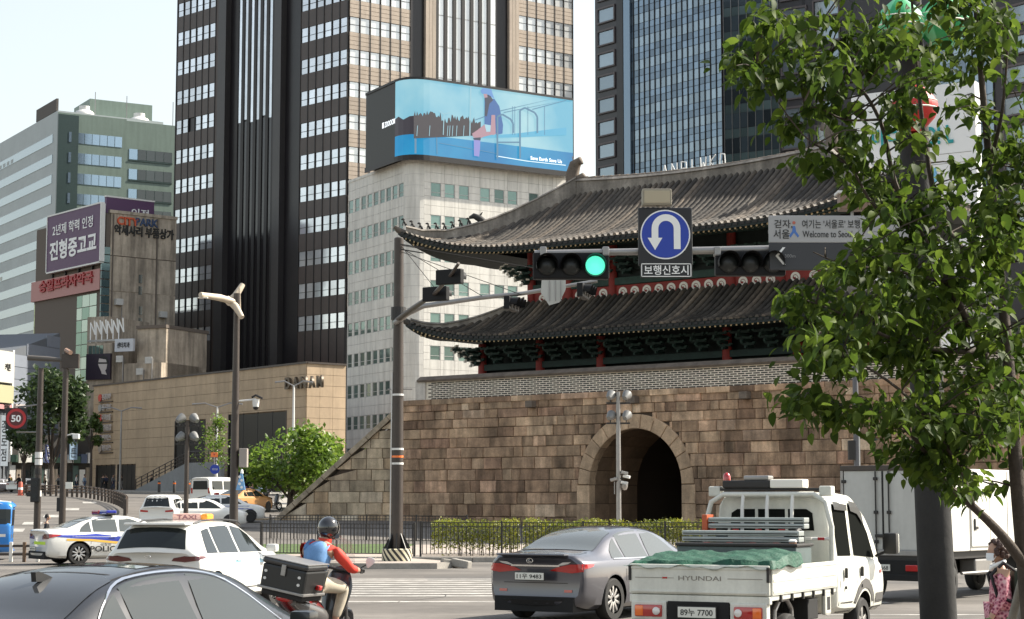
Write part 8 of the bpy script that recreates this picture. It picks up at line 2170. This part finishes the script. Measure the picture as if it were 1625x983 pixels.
# ------------------------------------------------------------------ trees
def bg_tree(label, px, Y, py_top, py_bot, halfw, lm, n=2600, s=.34, blobs=9, seed=1, name='leafy_tree', group=None, ground=None):
    rr = random.Random(seed); X = (px - 812.5) / FPX * Y; z0 = zg(Y); zt_, zb_ = at(px, py_top, Y).z - z0, at(px, py_bot, Y).z - z0; hw_ = halfw / FPX * Y
    t = thing(name, label, 'tree', T((X, Y, z0)), group); cz, hz = (zt_ + zb_) / 2, (zt_ - zb_) / 2
    tk = MB(); tk.tube([(0, 0, -.2), (.06, 0, zb_ * .5), (.02, .05, zb_), (0, 0, cz)], [hw_ * .085 + .07, hw_ * .06 + .05, hw_ * .045 + .04, .04], 8); node('trunk', tk, bark, t, smooth=60)
    cs = []
    for i in range(blobs):
        a, e, q = rr.uniform(0, 6.28), rr.uniform(-.9, 1), rr.uniform(.35, .72)
        c = Vector((math.cos(a) * hw_ * q * math.sqrt(1 - e * e * .7), math.sin(a) * hw_ * q * .8, cz + e * hz * .68)); cs.append((c, rr.uniform(.30, .46) * min(hw_, hz * 1.3)))
        node('limb', MB().tube([(0, 0, zb_ * .9), tuple(Vector((0, 0, zb_)).lerp(c, .5) + Vector((0, 0, .1))), tuple(c)], [.06, .045, .02], 5), bark, t, smooth=60)
    g = MB()
    for i in range(n):
        c, r_ = cs[rr.randrange(blobs)]; d = Vector((rr.gauss(0, 1), rr.gauss(0, 1), rr.gauss(0, 1))).normalized(); q = r_ * rr.uniform(.55, 1.08) * (1 + .18 * math.sin(d.x * 7 + d.z * 9 + c.x))
        leaf(g, c + d * q, s * rr.uniform(.6, 1.3), rr, .9, .6)
    node('crown', g, lm, t); return t
lm_bright = leafmat('bright leaves', (.045, .085, .012), (.10, .17, .022), (.19, .27, .04), .4, .5); lm_dark = leafmat('dark leaves', (.018, .035, .014), (.035, .06, .02), (.06, .09, .03), .3, .5)
bg_tree('round bright green tree left of the wing wall', 462, 117, 668, 792, 88, lm_bright, 4200, .36, 13, 4)
bg_tree('smaller bright green tree peeking over the sloping wall', 545, 128, 682, 775, 55, lm_bright, 2200, .36, 8, 9)
bg_tree('tall dark conifer like tree at the left street end', 84, 175, 566, 742, 62, lm_dark, 4200, .55, 14, 6, ground=None)
bg_tree('small slim street tree before the tan wall', 146, 196, 652, 712, 24, leafmat('mid leaves', (.03, .055, .014), (.055, .09, .02), (.09, .13, .03), .35, .5), 900, .42, 6, 2)
bg_tree('low green shrub tree at the far left street', 40, 190, 660, 735, 34, lm_dark, 1400, .5, 7, 12)
# sparse young tree: bare twigs with a few leaves
sp = thing('young_tree', 'sparse young tree with thin twigs in front of the dark opening', 'tree', T(((342 - 812.5) / FPX * 150, 150, zg(150)))); rr = random.Random(3)
node('trunk', MB().tube([(0, 0, -.2), (.05, 0, 2), (0, .05, 4.2), (.05, 0, 6.6)], [.09, .07, .05, .02], 6), bark, sp, smooth=60); g = MB()
for i in range(46):
    h = rr.uniform(1.6, 6.2); a = rr.uniform(0, 6.28); l = rr.uniform(.8, 2.0) * (1 - (h - 1.6) / 8); e = Vector((math.cos(a) * l, math.sin(a) * l, h + l * .8))
    node('twig', MB().tube([(.02, 0, h), tuple(Vector((.02, 0, h)).lerp(e, .5) + Vector((0, 0, -.08))), tuple(e)], [.022, .016, .008], 4), bark, sp)
    for j in range(20): leaf(g, Vector((.02, 0, h)).lerp(e, rr.uniform(.3, 1.1)) + Vector((rr.gauss(0, .16), rr.gauss(0, .16), rr.gauss(0, .16))), rr.uniform(.16, .30), rr, .8, .6)
node('crown', g, lm_bright, sp)

# ---- the leafy tree close by on the right
rt = random.Random(17); TY = 10.2
TX = (1655 - 812.5) / FPX * TY
NT = thing('near_tree', 'leafy multi stemmed tree close to the camera filling the right side', 'tree', T((TX, TY, 0)))
def N3(px, py, Y): return at(px, py, Y) - Vector((TX, TY, 0))
stems = [
    [(1655, 1343, 10.2, .060), (1640, 1050, 10.2, .052), (1625, 880, 10.2, .046), (1612, 740, 10.2, .040), (1602, 600, 10.25, .034), (1588, 440, 10.3, .028), (1570, 260, 10.3, .022), (1552, 60, 10.3, .016), (1540, -120, 10.3, .008)],
    [(1632, 905, 10.2, .034), (1590, 850, 10.1, .026), (1545, 805, 10.0, .021), (1500, 765, 9.9, .017), (1455, 700, 9.8, .012), (1400, 655, 9.7, .008), (1290, 640, 9.6, .004)],
    [(1606, 660, 10.2, .030), (1560, 560, 10.1, .025), (1505, 450, 10.0, .020), (1455, 360, 9.95, .017), (1420, 290, 9.9, .014), (1396, 190, 9.85, .011), (1340, 110, 9.8, .007), (1240, 20, 9.8, .004)],
    [(1590, 470, 10.3, .024), (1530, 400, 10.5, .020), (1488, 330, 10.6, .017), (1462, 180, 10.7, .013), (1450, 40, 10.7, .009), (1440, -90, 10.7, .005)],
    [(1560, 560, 10.1, .018), (1490, 555, 9.9, .014), (1420, 540, 9.7, .010), (1340, 500, 9.6, .007), (1260, 470, 9.6, .003)],
    [(1455, 360, 9.95, .012), (1390, 330, 9.8, .009), (1345, 260, 9.7, .006), (1275, 215, 9.6, .004), (1200, 110, 9.6, .003)],
    [(1545, 805, 10.0, .016), (1520, 740, 9.8, .012), (1450, 640, 9.6, .009), (1370, 580, 9.5, .006), (1310, 560, 9.5, .003)],
    [(1618, 800, 10.2, .03), (1660, 640, 10.4, .02), (1690, 400, 10.5, .014), (1680, 150, 10.5, .008)],
    [(1505, 450, 10.0, .012), (1420, 430, 9.8, .008), (1340, 420, 9.6, .005), (1290, 400, 9.6, .003)],
    [(1570, 260, 10.3, .014), (1590, 180, 10.1, .010), (1600, 60, 10.0, .006)], [(1588, 440, 10.3, .014), (1620, 330, 10.0, .010), (1640, 230, 9.9, .006)],
    [(1396, 190, 9.85, .008), (1340, 190, 9.7, .006), (1290, 170, 9.7, .004), (1245, 195, 9.7, .003)]]
skel = []
for i, s_ in enumerate(stems):
    P = [(*N3(a, b, c), r) for a, b, c, r in s_]; P = catmull(P, 4)
    node('trunk' if i == 0 else 'limb', MB().tube([p[:3] for p in P], [max(.003, p[3]) for p in P], 8 if i == 0 else 6), bark, NT, smooth=60)
    skel += [(Vector(p[:3]), p[3]) for p in P]
clumps = [(1250, 25, 55, 28, 6), (1195, 92, 34, 22, 5), (1230, 120, 30, 18, 3), (1290, 105, 50, 32, 6), (1245, 200, 34, 16, 3), (1310, 175, 36, 22, 3), (1380, 55, 70, 55, 9), (1462, 70, 60, 70, 10), (1345, 228, 44, 30, 5), (1290, 262, 22, 14, 2), (1400, 180, 44, 40, 3),
          (1565, 105, 55, 55, 7), (1515, 190, 44, 40, 4), (1590, 235, 45, 50, 6), (1365, 300, 40, 26, 4), (1440, 265, 40, 26, 2), (1530, 300, 70, 40, 7), (1425, 330, 40, 24, 4), (1385, 385, 30, 18, 3), (1330, 415, 36, 18, 4), (1285, 470, 34, 40, 7), (1375, 455, 60, 44, 9), (1480, 420, 70, 60, 11), (1580, 420, 55, 70, 10),
          (1310, 560, 38, 44, 8), (1400, 560, 70, 52, 11), (1500, 560, 70, 66, 12), (1595, 560, 45, 70, 9), (1285, 642, 38, 16, 5), (1365, 648, 50, 22, 6), (1445, 672, 60, 40, 9), (1535, 675, 66, 50, 10), (1610, 680, 36, 56, 6), (1470, 735, 44, 28, 5), (1530, 775, 30, 24, 3),
          (1690, 300, 60, 240, 12), (1450, -70, 160, 50, 12), (1600, 330, 44, 40, 5), (1440, 490, 50, 40, 5), (1255, 480, 14, 34, 2), (1590, 30, 50, 50, 5), (1520, 20, 40, 50, 4)]
def leaf_mesh(sd):
    r = random.Random(sd); m = MB(); L_, W_ = 1., .30 + r.uniform(-.04, .05); bend = r.uniform(.2, .55); fold = r.uniform(.06, .14); P = []
    for i in range(6):
        t = i / 5; w = W_ * (math.sin(math.pi * min(1, t * .92 + .08)) ** .75) * (1 - .25 * t) if 0 < t < 1 else (.02 if t == 0 else .004); z = -bend * t * t * .6
        P.append([(t * L_, -w, z + fold * (w / W_)), (t * L_, 0, z), (t * L_, w, z + fold * (w / W_))])
    m.grid(P); m.tube([(-.22, 0, .03), (0, 0, 0)], .012, 3, cap=False); return m
LV = [leaf_mesh(i) for i in range(6)]
lm_near = leafmat('near tree leaves', (.018, .035, .006), (.038, .068, .009), (.10, .145, .019), .45, 1.2)
lm_near.node_tree.nodes['Principled BSDF'].inputs['Roughness'].default_value = .62
lm_near.node_tree.nodes['Principled BSDF'].inputs['Specular IOR Level'].default_value = .22
LM = [l.mesh('leaf', lm_near) for l in LV]
for q in LM: q.polygons.foreach_set('use_smooth', [True] * len(q.polygons))
leaves = []; twigs = MB()
for cx_, cy_, rx_, ry_, k in clumps:
    for _ in range(int(k * 1.45) if cx_ > 1400 and cy_ > 250 else int(k * 1.05 + .5)):
        a, q = rt.uniform(0, 6.28), math.sqrt(rt.random()); Y = 10.0 + rt.gauss(0, .45) - .35 * (cx_ < 1400)
        e = N3(cx_ + rx_ * q * math.cos(a), cy_ + ry_ * q * math.sin(a), Y)
        b, r0 = min(skel, key=lambda p: (p[0] - e).length + .15 * (p[0].z > e.z + .1))
        if (b - e).length > .9: b = b.lerp(e, .35)
        mid = b.lerp(e, .55) + Vector((0, 0, .04)); tp = catmull([tuple(b), tuple(mid), tuple(e)], 3); twigs.tube(tp, [.006 - .0008 * i for i in range(len(tp))], 4, cap=False)
        for i in range(26):
            t = rt.uniform(.35, 1.0) if i < 18 else 1.0; p = b.lerp(e, t) + Vector((rt.gauss(0, .055), rt.gauss(0, .06), rt.gauss(0, .04)))
            az = rt.uniform(0, 6.28); pitch = rt.gauss(.55, .38); roll = rt.gauss(0, .5); s = rt.uniform(.045, .10)
            Q = p + Vector((TX, TY, 0)); qx = 812.5 + FPX * Q.x / Q.y; qz = (Q.z - 1.85) / Q.y * 27.6 + 1.85
            if 1200 < qx < 1348 and 5.1 < qz < 6.25 and not (qx > 1300 and qz < 5.45): continue
            leaves.append((T(p) @ RZ(az) @ RY(pitch) @ RX(roll) @ SCL(s, s, s), rt.randrange(6), s * FPX / max(8, (p.y + TY))))
node('twigs', twigs, bark, NT, kind='stuff')
leaves.sort(key=lambda l: -l[2]); rest = MB()
for i, (M, k, s) in enumerate(leaves):
    if i < 300: node('leaf', LM[k], None, NT, M)
    else: rest.add(LV[k], M)
rm_ = rest.mesh('foliage', lm_near); rm_.polygons.foreach_set('use_smooth', [True] * len(rm_.polygons)); node('foliage', rm_, None, NT, kind='stuff')
# support stakes at the lower right
for i, (a, b) in enumerate((((1600, 1010), (1634, 880)), ((1618, 1000), (1650, 860)))):
    A, B = at(*a, 11.4 - .4 * i), at(*b, 10.4); d = (A - B); A = B + d * ((B.z) / max(.05, B.z - A.z))
    thing('tree_stake', ['grey tree support stake leaning at the bottom right corner, left one', 'grey tree support stake leaning at the bottom right corner, right one'][i], 'stake', T(A), None, MB().tube([(0, 0, 0), tuple(B - A)], [.035, .03], 8), mat('weathered stake', (.20, .19, .17), .8, var=.2, vs=8) if i == 0 else bpy.data.materials['weathered stake'], 50)
# low shrub in front of the woman
SHB = thing('shrub', 'small dark leafy shrub at the lower right corner below the tree', 'shrub', T(((1612 - 812.5) / FPX * 13, 13, 0))); g = MB()
for i in range(700): leaf(g, Vector((rt.gauss(0, .10), rt.gauss(0, .12), rt.uniform(.2, 1.05))), rt.uniform(.05, .09), rt, .5, .55)
node('foliage', g, lm_dark, SHB); node('stem', MB().tube([(0, 0, -.02), (.02, 0, .9)], .02, 5), bark, SHB)
